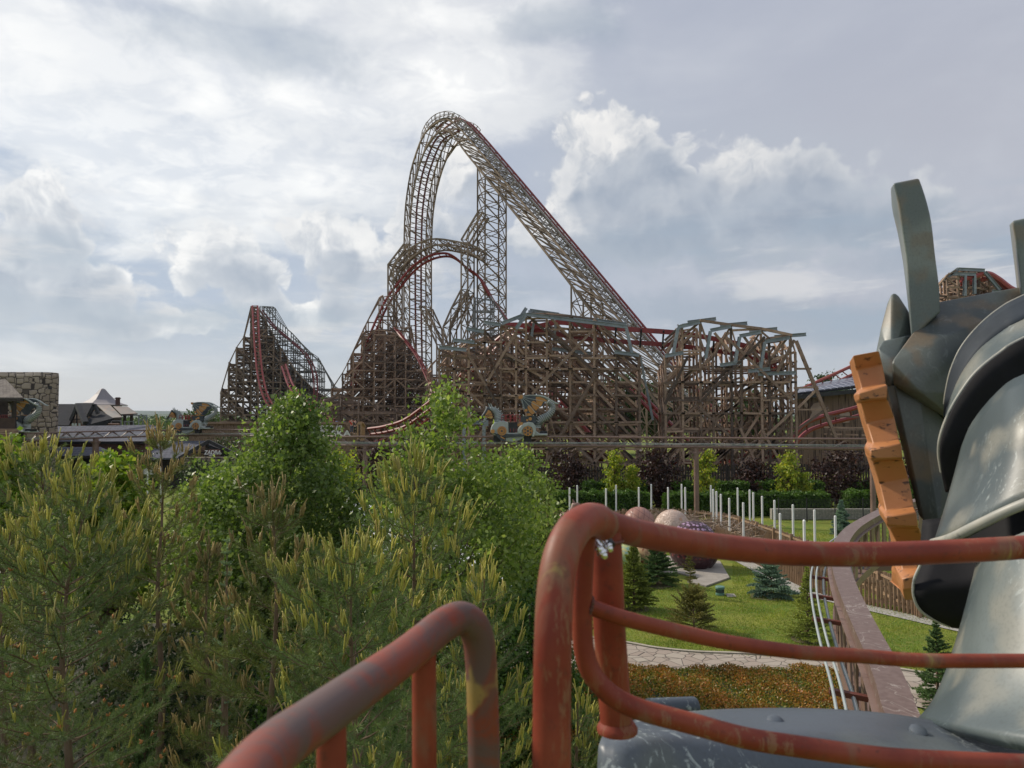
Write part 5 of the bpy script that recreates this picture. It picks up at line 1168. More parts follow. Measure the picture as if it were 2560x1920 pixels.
def slatemat(name, a, b, sc=1.6, tilt=True):
    m, t = mat_new(name); pos = N(t, 'ShaderNodeNewGeometry').outputs['Position']
    s_ = N(t, 'ShaderNodeSeparateXYZ', {0: pos}); v3 = N(t, 'ShaderNodeCombineXYZ', {0: s_.outputs[0], 1: M_(t, 'MULTIPLY', s_.outputs[2], 2.2), 2: 0}).outputs[0]
    br_ = N(t, 'ShaderNodeTexBrick', {'Vector': v3, 'Color1': tuple(a) + (1,), 'Color2': tuple(b) + (1,), 'Mortar': (0.03, 0.03, 0.035, 1), 'Scale': sc, 'Mortar Size': 0.03, 'Brick Width': 0.7, 'Row Height': 0.45})
    n = N(t, 'ShaderNodeTexNoise', {'Vector': pos, 'Scale': 0.8, 'Detail': 7.0, 'Roughness': 0.65}).outputs['Fac']
    col = mixc(t, M_(t, 'MULTIPLY', sstep(t, n, 0.4, 0.65), 0.6), br_.outputs[0], tuple(c * 1.5 for c in a))
    finish(t, **{'Base Color': col, 'Roughness': 0.9, 'Specular IOR Level': 0.12, 'Normal': bump(t, br_.outputs[1], -0.5, 0.04)}); return m
m_slate = slatemat('blue_grey_slate', (0.095, 0.10, 0.125), (0.14, 0.145, 0.17))
m_blackroof = slatemat('black_roof_tile', (0.018, 0.02, 0.024), (0.032, 0.034, 0.04), 2.2)
m_shingle = slatemat('weathered_shingle', (0.16, 0.14, 0.12), (0.22, 0.195, 0.17), 2.6)
m_rust = noisy('rusty_sheet_roof', (0.17, 0.13, 0.11), (0.12, 0.12, 0.115), 0.6, 0.6, c=(0.24, 0.15, 0.10), cs=1.3)
def wallp(mb, pts, th=0.3):
    c = sum((P(*p) for p in pts), Vector()) / len(pts); c = max((P(*p) for p in pts), key=lambda v: v.x * (1 if c.x < 0 else -1)); mb.prism([P(*p) for p in pts], (c.x / c.y * th * 1.05, th, 0))
# stone tower
root = empty('stone_tower', (P(60, 1040, 70).x, 70, 0), 'round cornered stone tower with flat top at the left edge', 'tower')
prof = []; xr = P(147, 1040, 70).x; xl = P(-160, 1040, 70).x; zt = P(60, 930, 70).z; zr = P(140, 938, 70).z
pts = [Vector((xl, 70, 0))]
for k in range(9):
    a = -math.pi / 2 + k * math.pi / 16; pts.append(Vector((xr - 2.2 + 2.2 * math.cos(a), 72.2 + 2.2 * math.sin(a), 0)))
pts = [p + Vector((-(p.y - 70) * 0.62, 0, 0)) for p in pts]; pts += [Vector((P(120, 1040, 84).x, 84, 0)), Vector((xl, 84, 0))]
mb = MB(); n = len(pts)
hs = [(0, 0), (zr - 0.6, 0), (zr - 0.05, 0.0), (zt + 0.0, 0.25), (zt + 0.02, 0.5)]
cen = Vector(((xl + xr) / 2, 77, 0))
for h, ins in hs: mb.v += [p + (cen - p).normalized() * ins + Vector((0, 0, h)) for p in pts]
for k in range(len(hs) - 1): mb.f += [(k * n + j, k * n + (j + 1) % n, (k + 1) * n + (j + 1) % n, (k + 1) * n + j) for j in range(n)]
mb.f.append(tuple((len(hs) - 1) * n + j for j in range(n)))
tw_ = mb.build('wall', m_stone, root)
MB().prism([P(120.5, 965, 69.95), P(125, 965, 69.95), P(125, 973, 69.95), P(120.5, 973, 69.95)], (0, 0.3, 0)).build('window_slit', m_black, root)
MB().box(P(52, 1077, 61.5), (0.22, 0.3, 0.16)).build('floodlight', m_white, root)
# wooden station
root = empty('timber_station', (P(0, 1040, 61).x, 61, 0), 'open timber station with shingle roof and plank base at the left edge', 'station')
d = 61
mb = MB(); mb.v += [P(-120, 952, d + 3), P(16, 953, d + 3), P(58, 998, d - 1), P(-120, 998, d - 1)]; mb.f.append((0, 1, 2, 3)); solid(mb.build('roof', m_shingle, root), 0.15)
mb = MB(); mb.bar(P(-120, 1000, d - 1.1), P(58, 1000, d - 1.1), 0.15, 0.22); mb.bar(P(58, 1000, d - 1.1), P(16, 956, d + 3), 0.15, 0.22); mb.build('fascia', m_dkwood, root)
mb = MB(); mb.bar(P(35, 1003, d), P(35, 1090, d), 0.25); mb.bar(P(-60, 1003, d), P(-60, 1090, d), 0.25); mb.bar(P(35, 1012, d), P(18, 1003, d), 0.15); mb.build('post', m_dkwood, root)
mb = MB(); wallp(mb, [(-120, 1045, d - .2), (38, 1045, d - .2), (38, 1072, d - .2), (-120, 1072, d - .2)], 0.12); mb.build('parapet', noisy('dark_boarding', (0.05, 0.03, 0.025), (0.075, 0.045, 0.035), 3, .9), root)
mb = MB(); wallp(mb, [(-120, 1072, d - .4), (46, 1072, d - .4), (47, 1150, d - .4), (-120, 1150, d - .4)], 6); mb.build('plank_base', m_plank, root)
mb = MB(); wallp(mb, [(-120, 1000, d + 4), (20, 1000, d + 4), (20, 1075, d + 4), (-120, 1075, d + 4)], 0.2); mb.build('back_wall', m_dkwood, root)
# black tiled house with gables
root = empty('gabled_house', (P(195, 1040, 97).x, 97, 0), 'half timbered house with two black tiled gables beside the stone tower', 'house')
def quadp(name, pts, mat, th=0.15, par=None):
    mb = MB(); mb.v += [P(*p) for p in pts]; mb.f.append(tuple(range(len(pts)))); return solid(mb.build(name, mat, par), th)
quadp('roof', [(110, 1010, 100), (196, 1010, 100), (172, 1063, 94), (110, 1063, 94)], m_blackroof, par=root)
quadp('roof', [(196, 1010, 100), (236, 1010, 100), (222, 1040, 96), (205, 1052, 96)], m_blackroof, par=root)
quadp('roof', [(236, 1029, 97), (255, 1030, 97), (285, 1048, 93), (262, 1066, 93), (215, 1066, 93)], m_blackroof, par=root)
quadp('gable_wall', [(194, 1016, 96.5), (172, 1066, 96.5), (212, 1066, 96.5), (206, 1042, 96.5)], noisy('ochre_render', (0.42, 0.30, 0.20), (0.50, 0.38, 0.28), 3, .8), par=root)
quadp('gable_wall', [(235, 1014, 98), (222, 1044, 98), (240, 1040, 98)], noisy('ochre_gable', (0.36, 0.24, 0.13), (0.40, 0.28, 0.16), 3, .8), par=root)
mb = MB()
for a in ([(194, 1012), (172, 1064)], [(194, 1012), (212, 1052)], [(236, 1011), (222, 1040)], [(236, 1011), (245, 1034)]): mb.bar(P(*a[0], 95.5), P(*a[1], 95.5), 0.35)
mb.bar(P(194, 1012, 95.6), P(214, 1058, 93), 0.6, 0.5); mb.bar(P(183, 1048, 95.8), P(206, 1048, 95.8), 0.12); mb.bar(P(192, 1020, 95.8), P(192, 1066, 95.8), 0.12); mb.build('barge_board', m_black, root)
mb = MB(); wallp(mb, [(110, 1060, 95), (300, 1060, 95), (300, 1110, 95), (110, 1110, 95)], 6); mb.build('wall', m_planks_red, root)
for x in (180, 187, 196): quadp('window', [(x, 1058, 93.8), (x + 5, 1058, 93.8), (x + 5, 1066, 93.8), (x, 1066, 93.8)], m_bus, 0.05, root)
# pagoda roofed pavilion
root = empty('pavilion', (P(255, 1040, 110).x, 110, 0), 'pavilion with a flared pointed tent roof and dark chimney behind the gabled house', 'pavilion')
c = P(256, 1000, 112); mb = MB(); pr = []
m1 = FPX / 112
mb.lathe((c.x, c.y, 0), [(60 / m1, P(0, 1014, 112).z), (60 / m1, P(0, 1012, 112).z), (44 / m1, P(0, 1007, 112).z), (30 / m1, P(0, 999, 112).z), (17 / m1, P(0, 986, 112).z), (6 / m1, P(0, 973, 112).z), (0.1, P(0, 971, 112).z)], 8)
mb.build('roof', noisy('lead_grey_roof', (0.20, 0.19, 0.20), (0.26, 0.235, 0.24), 0.4, 0.55), root)
mb = MB(); mb.lathe((c.x, c.y, 0), [(46 / m1, 3), (46 / m1, P(0, 1014, 112).z)], 8); mb.build('wall', m_dkwood, root)
quadp('lower_roof', [(243, 1015, 106), (276, 1015, 106), (306, 1045, 102), (277, 1047, 102)], m_rust, par=root)
quadp('lower_roof', [(283, 1018, 107), (318, 1018, 107), (344, 1036, 103), (303, 1038, 103)], m_rust, par=root)
mb = MB(); mb.bar(P(303, 1038, 103), P(344, 1038, 103), 0.15); 
for x in (312, 329): mb.bar(P(x, 1037, 104), P(x, 1075, 104), 0.3)
mb.build('eave_post', m_dkwood, root)
mb = MB(); mb.box(P(294.5, 1003, 108), (0.45, 0.45, 1.1)); mb.box(P(294.5, 996, 108), (0.6, 0.6, 0.12)); mb.build('chimney', noisy('dark_brick', (0.06, 0.03, 0.03), (0.09, 0.045, 0.04), 4, .9), root)
# roof terrace railing frames
root = empty('scaffold_frame', (P(330, 1040, 100).x, 100, 0), 'pale steel railing frames on the roofs beside the pavilion', 'railing')
mb = MB()
for x in (278, 303, 312, 322, 334, 347, 358, 367): mb.bar(P(x, 1037 if x > 340 else 1052, 100), P(x, 1078, 100), 0.12)
for (x, x2, y) in ((278, 303, 1052), (312, 334, 1054), (334, 368, 1038), (347, 368, 1050)): mb.bar(P(x, y, 100), P(x2, y, 100), 0.10)
mb.build('frame', m_steel, root)
# long slate roofed building
root = empty('slate_roofed_hall', (P(260, 1040, 80).x, 80, 0), 'long low hall with blue grey slate roof and red brown plank walls', 'building')
quadp('roof', [(120, 1066, 88), (380, 1062, 88), (392, 1066, 88), (362, 1105, 80), (120, 1106, 80)], m_slate, par=root)
quadp('porch_roof', [(120, 1118, 78), (250, 1117, 78), (287, 1132, 75), (285, 1141, 74), (120, 1142, 74)], m_slate, par=root)
mb = MB(); wallp(mb, [(120, 1106, 80.2), (362, 1105, 80.2), (362, 1250, 80.2), (120, 1250, 80.2)], 6); mb.build('wall', m_planks_red, root)
mb = MB(); mb.bar(P(120, 1107, 79.9), P(362, 1106, 79.9), 0.2, 0.25); mb.build('eave', m_black, root); mb = MB(); mb.bar(P(120, 1143, 73.9), P(285, 1142, 73.9), 0.2, 0.25); mb.build('eave', m_black, root)
mb = MB(); wallp(mb, [(362, 1104, 79.6), (385, 1090, 79.6), (402, 1089, 79.6), (402, 1140, 79.6), (362, 1140, 79.6)], 0.2); mb.build('gable_wall', m_plank, root)
mb = MB(); wallp(mb, [(120, 1144, 77), (300, 1144, 77), (300, 1200, 77), (120, 1200, 77)], 0.2); mb.build('porch_shade_panel', m_black, root)  # black panel stands for the shade under the porch roof
# shop with name board
root = empty('shop', (P(460, 1040, 74).x, 74, 0), 'shop with tilted slate roof, plank gable and a brown name board', 'shop')
quadp('roof', [(402, 1102, 79), (522, 1102, 79), (448, 1145, 72), (366, 1145, 72)], m_slate, par=root)
quadp('roof', [(522, 1102, 79), (560, 1118, 76), (600, 1140, 73), (520, 1112, 73)], m_blackroof, par=root)
mb = MB(); mb.bar(P(522, 1103, 73), P(447, 1146, 71.9), 0.2, 0.35); mb.bar(P(522, 1103, 73), P(600, 1141, 72.5), 0.2, 0.3); mb.build('barge_board', m_black, root)
mb = MB(); wallp(mb, [(470, 1132, 73.5), (516, 1108, 73.5), (518, 1108, 73.5), (518, 1142, 73.5), (470, 1142, 73.5)], 0.2); mb.build('gable_wall', m_plank, root)
mb = MB(); wallp(mb, [(518, 1108, 76), (540, 1112, 76), (598, 1142, 76), (518, 1142, 76)], 0.2); mb.build('opening_shade_panel', m_black, root)  # black panel stands for the unlit space inside the gable
mb = MB(); mb.bar(P(518, 1106, 73.3), P(518, 1142, 73.3), 0.25); mb.bar(P(468, 1131, 73.3), P(518, 1131, 73.3), 0.15); mb.build('post', m_dkwood, root)
mb = MB(); wallp(mb, [(366, 1146, 73.8), (470, 1146, 73.8), (470, 1250, 73.8), (366, 1250, 73.8)], 5); mb.build('wall', m_dkwood, root)
bd = MB(); wallp(bd, [(519, 1126, 72), (524, 1124, 72), (548, 1124, 72), (553, 1127, 72), (552, 1138, 72), (547, 1141, 72), (522, 1140, 72), (518, 1137, 72)], 0.12)
board = bd.build('name_board', noisy('brown_board', (0.10, 0.035, 0.025), (0.13, 0.05, 0.035), 3, .6), root)
def text(s_, p, size, mat, parent, name='lettering', shear=0.0, bold=0.02, w=1.0):
    cu = bpy.data.curves.new('lettering', 'FONT'); cu.body = s_; cu.size = size; cu.shear = shear; cu.extrude = 0.02; cu.offset = bold; cu.align_x = 'CENTER'
    ob = bpy.data.objects.new('tmp', cu); COL.objects.link(ob); bpy.context.view_layer.update()
    me = bpy.data.meshes.new_from_object(ob.evaluated_get(bpy.context.evaluated_depsgraph_get())); bpy.data.objects.remove(ob)
    for v in me.vertices: v.co = Vector((v.co.x * w + p.x, p.y - v.co.z, v.co.y + p.z))
    return link(name, me, mat, parent)
text('ZADRA', P(531, 1136, 71.9), 0.55, m_white, board, 'lettering', 0.15, 0.01, 0.85)
text('shop', P(546.5, 1135.5, 71.9), 0.30, m_white, board, 'lettering', 0.1, 0.008, 0.9)
mb = MB(); mb.tube(catmull([P(521, 1137, 71.85), P(528, 1139.5, 71.85), P(537, 1137, 71.85)], 4), 0.03, 5); mb.build('flourish', m_white, board)
# stone garden wall below the shop
mb = MB(); wallp(mb, [(462, 1144, 68), (600, 1143, 68), (600, 1250, 68), (457, 1250, 68), (458, 1148, 68)], 0.8); tag(mb.build('garden_wall', m_stone2), 'rough stone garden wall in front of the shop', 'wall')
root = empty('white_railing', (P(370, 1040, 60).x, 60, 0), 'low white bar railing behind the pine tops', 'railing')
mb = MB()
for y in (1171, 1185): mb.bar(P(342, y, 60), P(402, y, 60), 0.06)
for k in range(20): mb.bar(P(342 + k * 3.1, 1171, 60), P(342 + k * 3.1, 1186, 60), 0.03)
for x in (342, 369, 402): mb.bar(P(x, 1168, 60), P(x, 1260, 60), 0.09)
mb.build('bars', m_white, root)
# brushwood screen beyond the monorail
m_reed = noisy('brushwood_cladding', (0.20, 0.13, 0.09), (0.28, 0.20, 0.14), 2.5, 0.95, c=(0.07, 0.04, 0.03), cs=5, stretch=(3, 3, 0.4), ct=(.5, .6), bs=.8)
root = empty('brushwood_screen', (P(560, 1040, 96).x, 96, 0), 'brown brushwood screen with pale top rail beyond the small dragon car', 'screen')
mb = MB(); wallp(mb, [(472, 1058, 96), (800, 1058, 96), (800, 1130, 96), (472, 1130, 96)], 0.3); mb.build('panel', m_reed, root)
mb = MB(); mb.bar(P(472, 1057, 95.8), P(800, 1057, 95.8), 0.25); mb.build('top_rail', m_timber, root)
# platform wall with painted words
root = empty('platform_wall', (P(840, 1040, 88).x, 88, 0), 'brushwood clad platform wall with white painted words and a sloping board', 'platform')
pn = MB(); wallp(pn, [(770, 1058, 88), (866, 1057, 88), (892, 1095, 88), (892, 1150, 88), (770, 1150, 88)], 3.0); pan = pn.build('panel', m_reed, root)
mb = MB(); mb.bar(P(770, 1057, 87.8), P(866, 1057, 87.8), 0.25); mb.bar(P(867, 1057, 87.7), P(892, 1092, 87.7), 0.12, 0.45); mb.build('trim_board', m_timber, root)
text('made in', P(818, 1074, 87.9), 1.05, m_white, pan, 'lettering', 0.3, 0.015, 1.0)
text('POLSKA', P(828, 1090, 87.9), 0.92, m_white, pan, 'lettering', 0.0, 0.03, 1.35)
# tarpaulin bundles and the person in red on the platform
m_tarp = noisy('blue_tarpaulin', (0.015, 0.035, 0.16), (0.03, 0.07, 0.25), 3, 0.5, bs=0.5, bd=0.05)
for px, w, lab in ((842, 0.55, 'left blue tarpaulin bundle on the platform edge'), (859, 0.45, 'right blue tarpaulin bundle next to the person in red')):
    c = P(px, 1055, 88.6); g = []
    for i in range(7):
        th = i / 6 * math.pi; r_ = []
        for j in range(13):
            a = 2 * math.pi * j / 12; k = 1 + 0.18 * mnoise.noise(Vector((math.cos(a) * 2, math.sin(a) * 2 + px, th * 2)))
            r_.append(c + Vector((w * math.sin(th) * math.cos(a) * k, 0.45 * math.sin(th) * math.sin(a) * k, -0.25 + 0.38 * (1 - i / 3) * k)))
        g.append(r_)
    tag(MB().grid(g).build('tarpaulin_bundle', m_tarp, None, True), lab, 'tarpaulin', 'blue tarpaulin bundles')
def person(px, py, d, shirt, trousers, lab, arms=True):
    f = P(px, py, d); r = empty('person', f, lab, 'person'); z = f.z
    def J(x, y, h, r1, r2=None): return (f.x + x, f.y + y, z + h, r1, r2 or r1)
    js = [J(0, 0, .92, .15, .12), J(0, 0, 1.15, .14, .10), J(0, 0, 1.38, .17, .10), J(0, 0, 1.48, .06), J(0, 0, 1.60, .075, .085), J(0, 0, 1.70, .07, .08),
          J(.09, 0, .85, .085), J(.10, 0, .48, .06), J(.10, 0, .07, .042), J(.10, -.12, .03, .035), J(-.09, 0, .85, .085), J(-.10, 0, .48, .06), J(-.10, 0, .07, .042), J(-.10, -.12, .03, .035),
          J(.19, 0, 1.40, .055), J(.30, -.05, 1.20, .045), J(.32, -.18, 1.42, .03), J(-.19, 0, 1.40, .055), J(-.30, -.05, 1.20, .045), J(-.26, -.22, 1.40, .03)]
    ed = [(0, 1), (1, 2), (2, 3), (3, 4), (4, 5), (0, 6), (6, 7), (7, 8), (8, 9), (0, 10), (10, 11), (11, 12), (12, 13), (2, 14), (14, 15), (15, 16), (2, 17), (17, 18), (18, 19)]
    b = skinbody('body', js, ed, m_skin, r)
    k = 1.25
    sh = skinbody('shirt', [J(0, 0, .90, .16, .13), J(0, 0, 1.15, .15, .115), J(0, 0, 1.40, .18, .115), J(.20, 0, 1.41, .07), J(.30, -.04, 1.22, .055), J(-.20, 0, 1.41, .07), J(-.30, -.04, 1.22, .055)], [(0, 1), (1, 2), (2, 3), (3, 4), (2, 5), (5, 6)], shirt, r)
    tr = skinbody('trousers', [J(0, 0, .95, .155, .125), J(.09, 0, .85, .10), J(.10, 0, .48, .072), J(.10, 0, .12, .055), J(-.09, 0, .85, .10), J(-.10, 0, .48, .072), J(-.10, 0, .12, .055)], [(0, 1), (1, 2), (2, 3), (0, 4), (4, 5), (5, 6)], trousers, r)
    MB().lathe((f.x, f.y + .01, z + 1.66), [(0.05, -.05), (.092, -.02), (.098, .03), (.08, .085), (.03, .115), (.001, .12)], 12).build('hair', m_hair, r, True)
    return r
person(879, 1084, 87.0, m_redcloth, m_jeans, 'person in a red shirt standing with raised forearms by the platform')
person(888, 1086, 86.0, m_black, m_black, 'person in dark clothes beside the person in red')
root = empty('booth', (P(898, 1040, 88).x, 88, 0), 'small tan wooden booth beside the platform people', 'booth')
m_tan = noisy('tan_board', (0.38, 0.24, 0.14), (0.45, 0.30, 0.18), 3, 0.8)
mb = MB()
for x in (894, 903): mb.bar(P(x, 1060, 87), P(x, 1100, 87), 0.16)
mb.bar(P(909, 1066, 88), P(909, 1100, 88), 0.3); mb.build('post', m_tan, root)
mb = MB(); mb.bar(P(893, 1058, 87), P(906, 1057, 87), 0.25, 0.3); mb.bar(P(906, 1057, 87), P(911, 1066, 88), 0.3, 0.15); mb.build('hood', m_tan, root)
mb = MB(); mb.ibeam(P(1155, 1057, 60), P(1216, 1056, 60), 0.4, 0.28); mb.bar(P(1216, 1050, 60), P(1216, 1065, 60), 0.3); 
for x in (1160, 1210): mb.bar(P(x, 1062, 60), P(x, 1250, 60), 0.25)
tag(mb.build('steel_platform_beam', m_steel), 'pale steel beam on posts beside the front of the dragon car', 'beam')
# board clad hall with solar panels
root = empty('solar_roofed_hall', (P(2070, 1040, 96).x, 96, 0), 'brown board clad hall with solar panels on its roof at the right', 'building')
m_board = noisy('vertical_rough_boards', (0.15, 0.095, 0.07), (0.22, 0.15, 0.11), 2.2, 0.9, c=(0.05, 0.03, 0.025), cs=2.2, stretch=(3.0, 3.0, 0.12), ct=(.5, .58), bs=.8, bd=.08)
mb = MB(); wallp(mb, [(1990, 992, 96), (2240, 968, 96), (2240, 1180, 96), (1990, 1180, 96)], 8); mb.build('wall', m_board, root)
m_patch = noisy('pink_render_patch', (0.36, 0.27, 0.23), (0.28, 0.20, 0.17), 2, 0.9)
for pts in ([(2010, 1010), (2016, 1004), (2020, 1012), (2018, 1020), (2012, 1018)], [(2026, 1020), (2035, 1008), (2046, 1006), (2055, 1012), (2056, 1030), (2045, 1050), (2030, 1052), (2022, 1048), (2030, 1032)], [(2098, 1026), (2108, 1020), (2118, 1026), (2125, 1034), (2124, 1056), (2108, 1058), (2100, 1046)]):
    mb = MB(); wallp(mb, [(x, y, 95.8) for x, y in pts], 0.1); mb.build('render_patch', m_patch, root)
mb = MB(); mb.bar(P(1988, 993, 95), P(2240, 968, 95), 0.6, 0.5); mb.build('gutter', m_black, root)
rf = quadp('roof', [(1988, 988, 95), (2240, 960, 95), (2240, 925, 103), (1995, 972, 103)], m_blackroof, 0.2, root)
m_solar, t = mat_new('solar_cells'); pos = N(t, 'ShaderNodeNewGeometry').outputs['Position']
s_ = N(t, 'ShaderNodeSeparateXYZ', {0: pos}); v3 = N(t, 'ShaderNodeCombineXYZ', {0: s_.outputs[0], 1: s_.outputs[1], 2: 0}).outputs[0]
br_ = N(t, 'ShaderNodeTexBrick', {'Vector': v3, 'Color1': (0.05, 0.055, 0.085, 1), 'Color2': (0.07, 0.075, 0.11, 1), 'Mortar': (0.38, 0.38, 0.42, 1), 'Scale': 1.0, 'Mortar Size': 0.05, 'Brick Width': 0.8, 'Row Height': 1.2, 'Bias': 0.0}, offset=0.0)
finish(t, **{'Base Color': br_.outputs[0], 'Roughness': 0.25})
quadp('solar_panel', [(1994, 985.5, 95.2), (2240, 955, 95.2), (2240, 925, 102.4), (2000, 970, 102.4)], m_solar, 0.08, root).location.z = 0.12
# ------------------------------------------------------------------ plants
def unit(v): return v / np.maximum(np.linalg.norm(v, axis=1, keepdims=True), 1e-9)
def leaf_mesh(name, c, size, mat, parent, rs, droop=0.4, aspect=0.62, up=0.0):
    n = len(c); d = unit(rs.normal(size=(n, 3)) + np.array([0, 0, -droop + up])); s = unit(np.cross(d, rs.normal(size=(n, 3))))
    nn = np.cross(d, s); L = size * rs.uniform(0.65, 1.25, (n, 1)); w = L * aspect * 0.5
    V = np.stack([c - d * L * .5, c + s * w - nn * w * .25, c + d * L * .5, c - s * w - nn * w * .25], 1)
    F = np.arange(4 * n).reshape(-1, 4); return np_mesh(name, V, F, mat, parent)
def env_at(env, z): return np.interp(z, env[0], env[1]), np.interp(z, env[0], env[2])
def env_px(px, d, rows):          # rows: (pixel y, half width px, centre px or None) -> z ascending arrays
    z = []; r = []; cx = []
    for row in rows:
        y, hw = row[0], row[1]; c = row[2] if len(row) > 2 else px
        p = P(c, y, d); z.append(p.z); r.append(hw / FPX * d); cx.append(p.x)
    o = np.argsort(z); return np.array(z)[o], np.array(r)[o], np.array(cx)[o]
def broadleaf(name, px, d, rows, leaf, n_cl, per, mat, label, cat='tree', seed=1, group=None, bark=None, sig=0.22, thin=0.0, trunk_r=0.07, droop=0.5, full=0.45, branches=True, aspect=0.62):
    rs = np.random.RandomState(seed); env = env_px(px, d, rows); zlo, zhi = env[0][0], env[0][-1]
    base = Vector((env[2][0], d, 0)); root = empty(name, base, label, cat, group)
    zs = rs.uniform(max(0.2, zlo), zhi, n_cl * 6); rr, cx = env_at(env, zs)
    keep = rs.uniform(0, 1, len(zs)) < (rr / rr.max()) ** 1.3 + 0.05; zs, rr, cx = zs[keep][:n_cl], rr[keep][:n_cl], cx[keep][:n_cl]
    az = rs.uniform(0, 2 * np.pi, len(zs)); lob = 1 + 0.16 * np.sin(az * 3 + zs * 2.3 + seed) + 0.10 * np.sin(az * 7 + zs * 5.1)
    f = rs.uniform(full, 1.0, len(zs)) ** 0.8; R_ = np.maximum(0.0, rr * lob * f)
    cl = np.stack([cx + R_ * np.cos(az), d + R_ * np.sin(az), zs], 1)
    out = unit(np.stack([np.cos(az), np.sin(az), np.full(len(az), 0.35)], 1))
    k = rs.poisson(per, len(cl)) + 1; idx = np.repeat(np.arange(len(cl)), k); n = len(idx)
    t = rs.normal(0, sig * 1.5, (n, 1)); pts = cl[idx] + out[idx] * t + rs.normal(0, sig * 0.6, (n, 3)) - np.array([0, 0, 1]) * np.abs(t) * 0.35
    leaf_mesh('foliage', pts, leaf, mat, root, rs, droop, aspect)
    mb = MB(); tp = []
    for q in range(9):
        z = zhi * 0.96 * q / 8; _, c_ = env_at(env, np.array([max(z, zlo)])); tp.append((float(c_[0]) + 0.06 * math.sin(q * 1.7 + seed), d + 0.05 * math.cos(q * 2.1), z))
    mb.tube(tp, [max(0.012, trunk_r * (1 - q / 8.6)) for q in range(9)], 8)
    if branches:
        for i in range(0, len(cl), max(1, len(cl) // 90)):
            c_ = cl[i]; z0 = max(0.3, c_[2] - 0.25 * zhi * 0.5 - np.hypot(c_[0] - cx[i], c_[1] - d) * 0.6); q = min(7, int(z0 / (zhi * 0.96) * 8)); a = Vector(tp[q]).lerp(Vector(tp[q + 1]), z0 / (zhi * 0.96) * 8 - q)
            m_ = a.lerp(Vector(c_), 0.55) + Vector((0, 0, 0.12)); mb.tube([a, m_, Vector(c_)], [0.022 * trunk_r / 0.07, 0.014 * trunk_r / 0.07, 0.005], 5, False)
    mb.build('trunk', bark or m_bark, root, True); return root
m_birchbark = noisy('brown_birch_bark', (0.13, 0.08, 0.06), (0.22, 0.16, 0.13), 5, 0.8, c=(0.04, 0.03, 0.025), cs=14)
lf_birch = leafmat('birch_leaves', [(0.08, 0.135, 0.032), (0.13, 0.20, 0.05), (0.19, 0.26, 0.07), (0.27, 0.34, 0.13)], 0.38, 0.42)
lf_birch2 = leafmat('bright_birch_leaves', [(0.11, 0.175, 0.04), (0.18, 0.26, 0.06), (0.25, 0.33, 0.08), (0.35, 0.41, 0.14)], 0.4, 0.42)
lf_maple = leafmat('yellow_green_maple_leaves', [(0.09, 0.17, 0.02), (0.17, 0.27, 0.035), (0.26, 0.33, 0.05), (0.32, 0.35, 0.06)], 0.4, 0.5)
lf_green = leafmat('green_leaves', [(0.03, 0.075, 0.015), (0.06, 0.12, 0.02), (0.09, 0.15, 0.03)], 0.3, 0.5)
lf_far = leafmat('far_tree_leaves', [(0.04, 0.075, 0.03), (0.06, 0.10, 0.035), (0.09, 0.13, 0.045)], 0.3, 0.6)
lf_yel = leafmat('golden_green_leaves', [(0.14, 0.22, 0.025), (0.25, 0.33, 0.035), (0.36, 0.40, 0.055), (0.46, 0.40, 0.06)], 0.4, 0.5)
lf_pur = leafmat('dark_purple_leaves', [(0.018, 0.009, 0.009), (0.035, 0.014, 0.013), (0.07, 0.028, 0.024)], 0.2, 0.5)
lf_dark = leafmat('dark_shrub_leaves', [(0.02, 0.04, 0.012), (0.035, 0.065, 0.018), (0.06, 0.09, 0.03)], 0.2, 0.5)
lf_pale = leafmat('pale_blue_green_leaves', [(0.16, 0.24, 0.17), (0.24, 0.33, 0.22), (0.30, 0.38, 0.25)], 0.3, 0.5)
broadleaf('birch_tree', 735, 19, [(978, 6, 745), (1010, 38, 742), (1060, 78, 735), (1120, 105, 730), (1200, 165, 705), (1280, 215, 695), (1360, 240, 695), (1450, 235, 700), (1550, 200, 705), (1700, 120, 710)], 0.125, 1700, 28, lf_birch, 'left of the two big birches, dense green crown pointed before the far coaster hill', 'tree', 3, 'birch trees', m_birchbark, 0.17)
broadleaf('birch_tree', 1115, 17, [(952, 6, 1112), (990, 32, 1112), (1050, 62, 1108), (1110, 100, 1108), (1180, 165, 1115), (1250, 205, 1120), (1330, 235, 1135), (1420, 230, 1140), (1520, 200, 1130), (1700, 150, 1130)], 0.12, 950, 26, lf_birch2, 'right of the two big birches, bright loose crown just left of the red rail corner', 'tree', 8, 'birch trees', m_birchbark, 0.18, full=0.3)
broadleaf('birch_tree', 1305, 21, [(1112, 16, 1300), (1150, 42, 1302), (1210, 62, 1310), (1290, 80, 1315), (1400, 85, 1315), (1550, 70, 1310)], 0.105, 420, 34, lf_birch2, 'smaller bright leafy tree behind the right birch, below the near dragon car', 'tree', 5, 'birch trees', m_birchbark, 0.17)
broadleaf('maple_tree', 285, 16, [(1122, 14, 290), (1160, 36, 292), (1200, 48, 280), (1240, 80, 262), (1300, 95, 262), (1400, 95, 262), (1500, 60, 262)], 0.12, 340, 26, lf_maple, 'yellow green young maple between the pines and the hall', 'tree', 4, 'young maples', None, 0.15, aspect=0.9)
broadleaf('maple_tree', 10, 20, [(1092, 12, 18), (1130, 34, 14), (1180, 50, 8), (1260, 60, 5), (1400, 50, 5)], 0.13, 200, 26, lf_maple, 'green maple at the left edge below the timber station', 'tree', 6, 'young maples', None, 0.16, aspect=0.9)
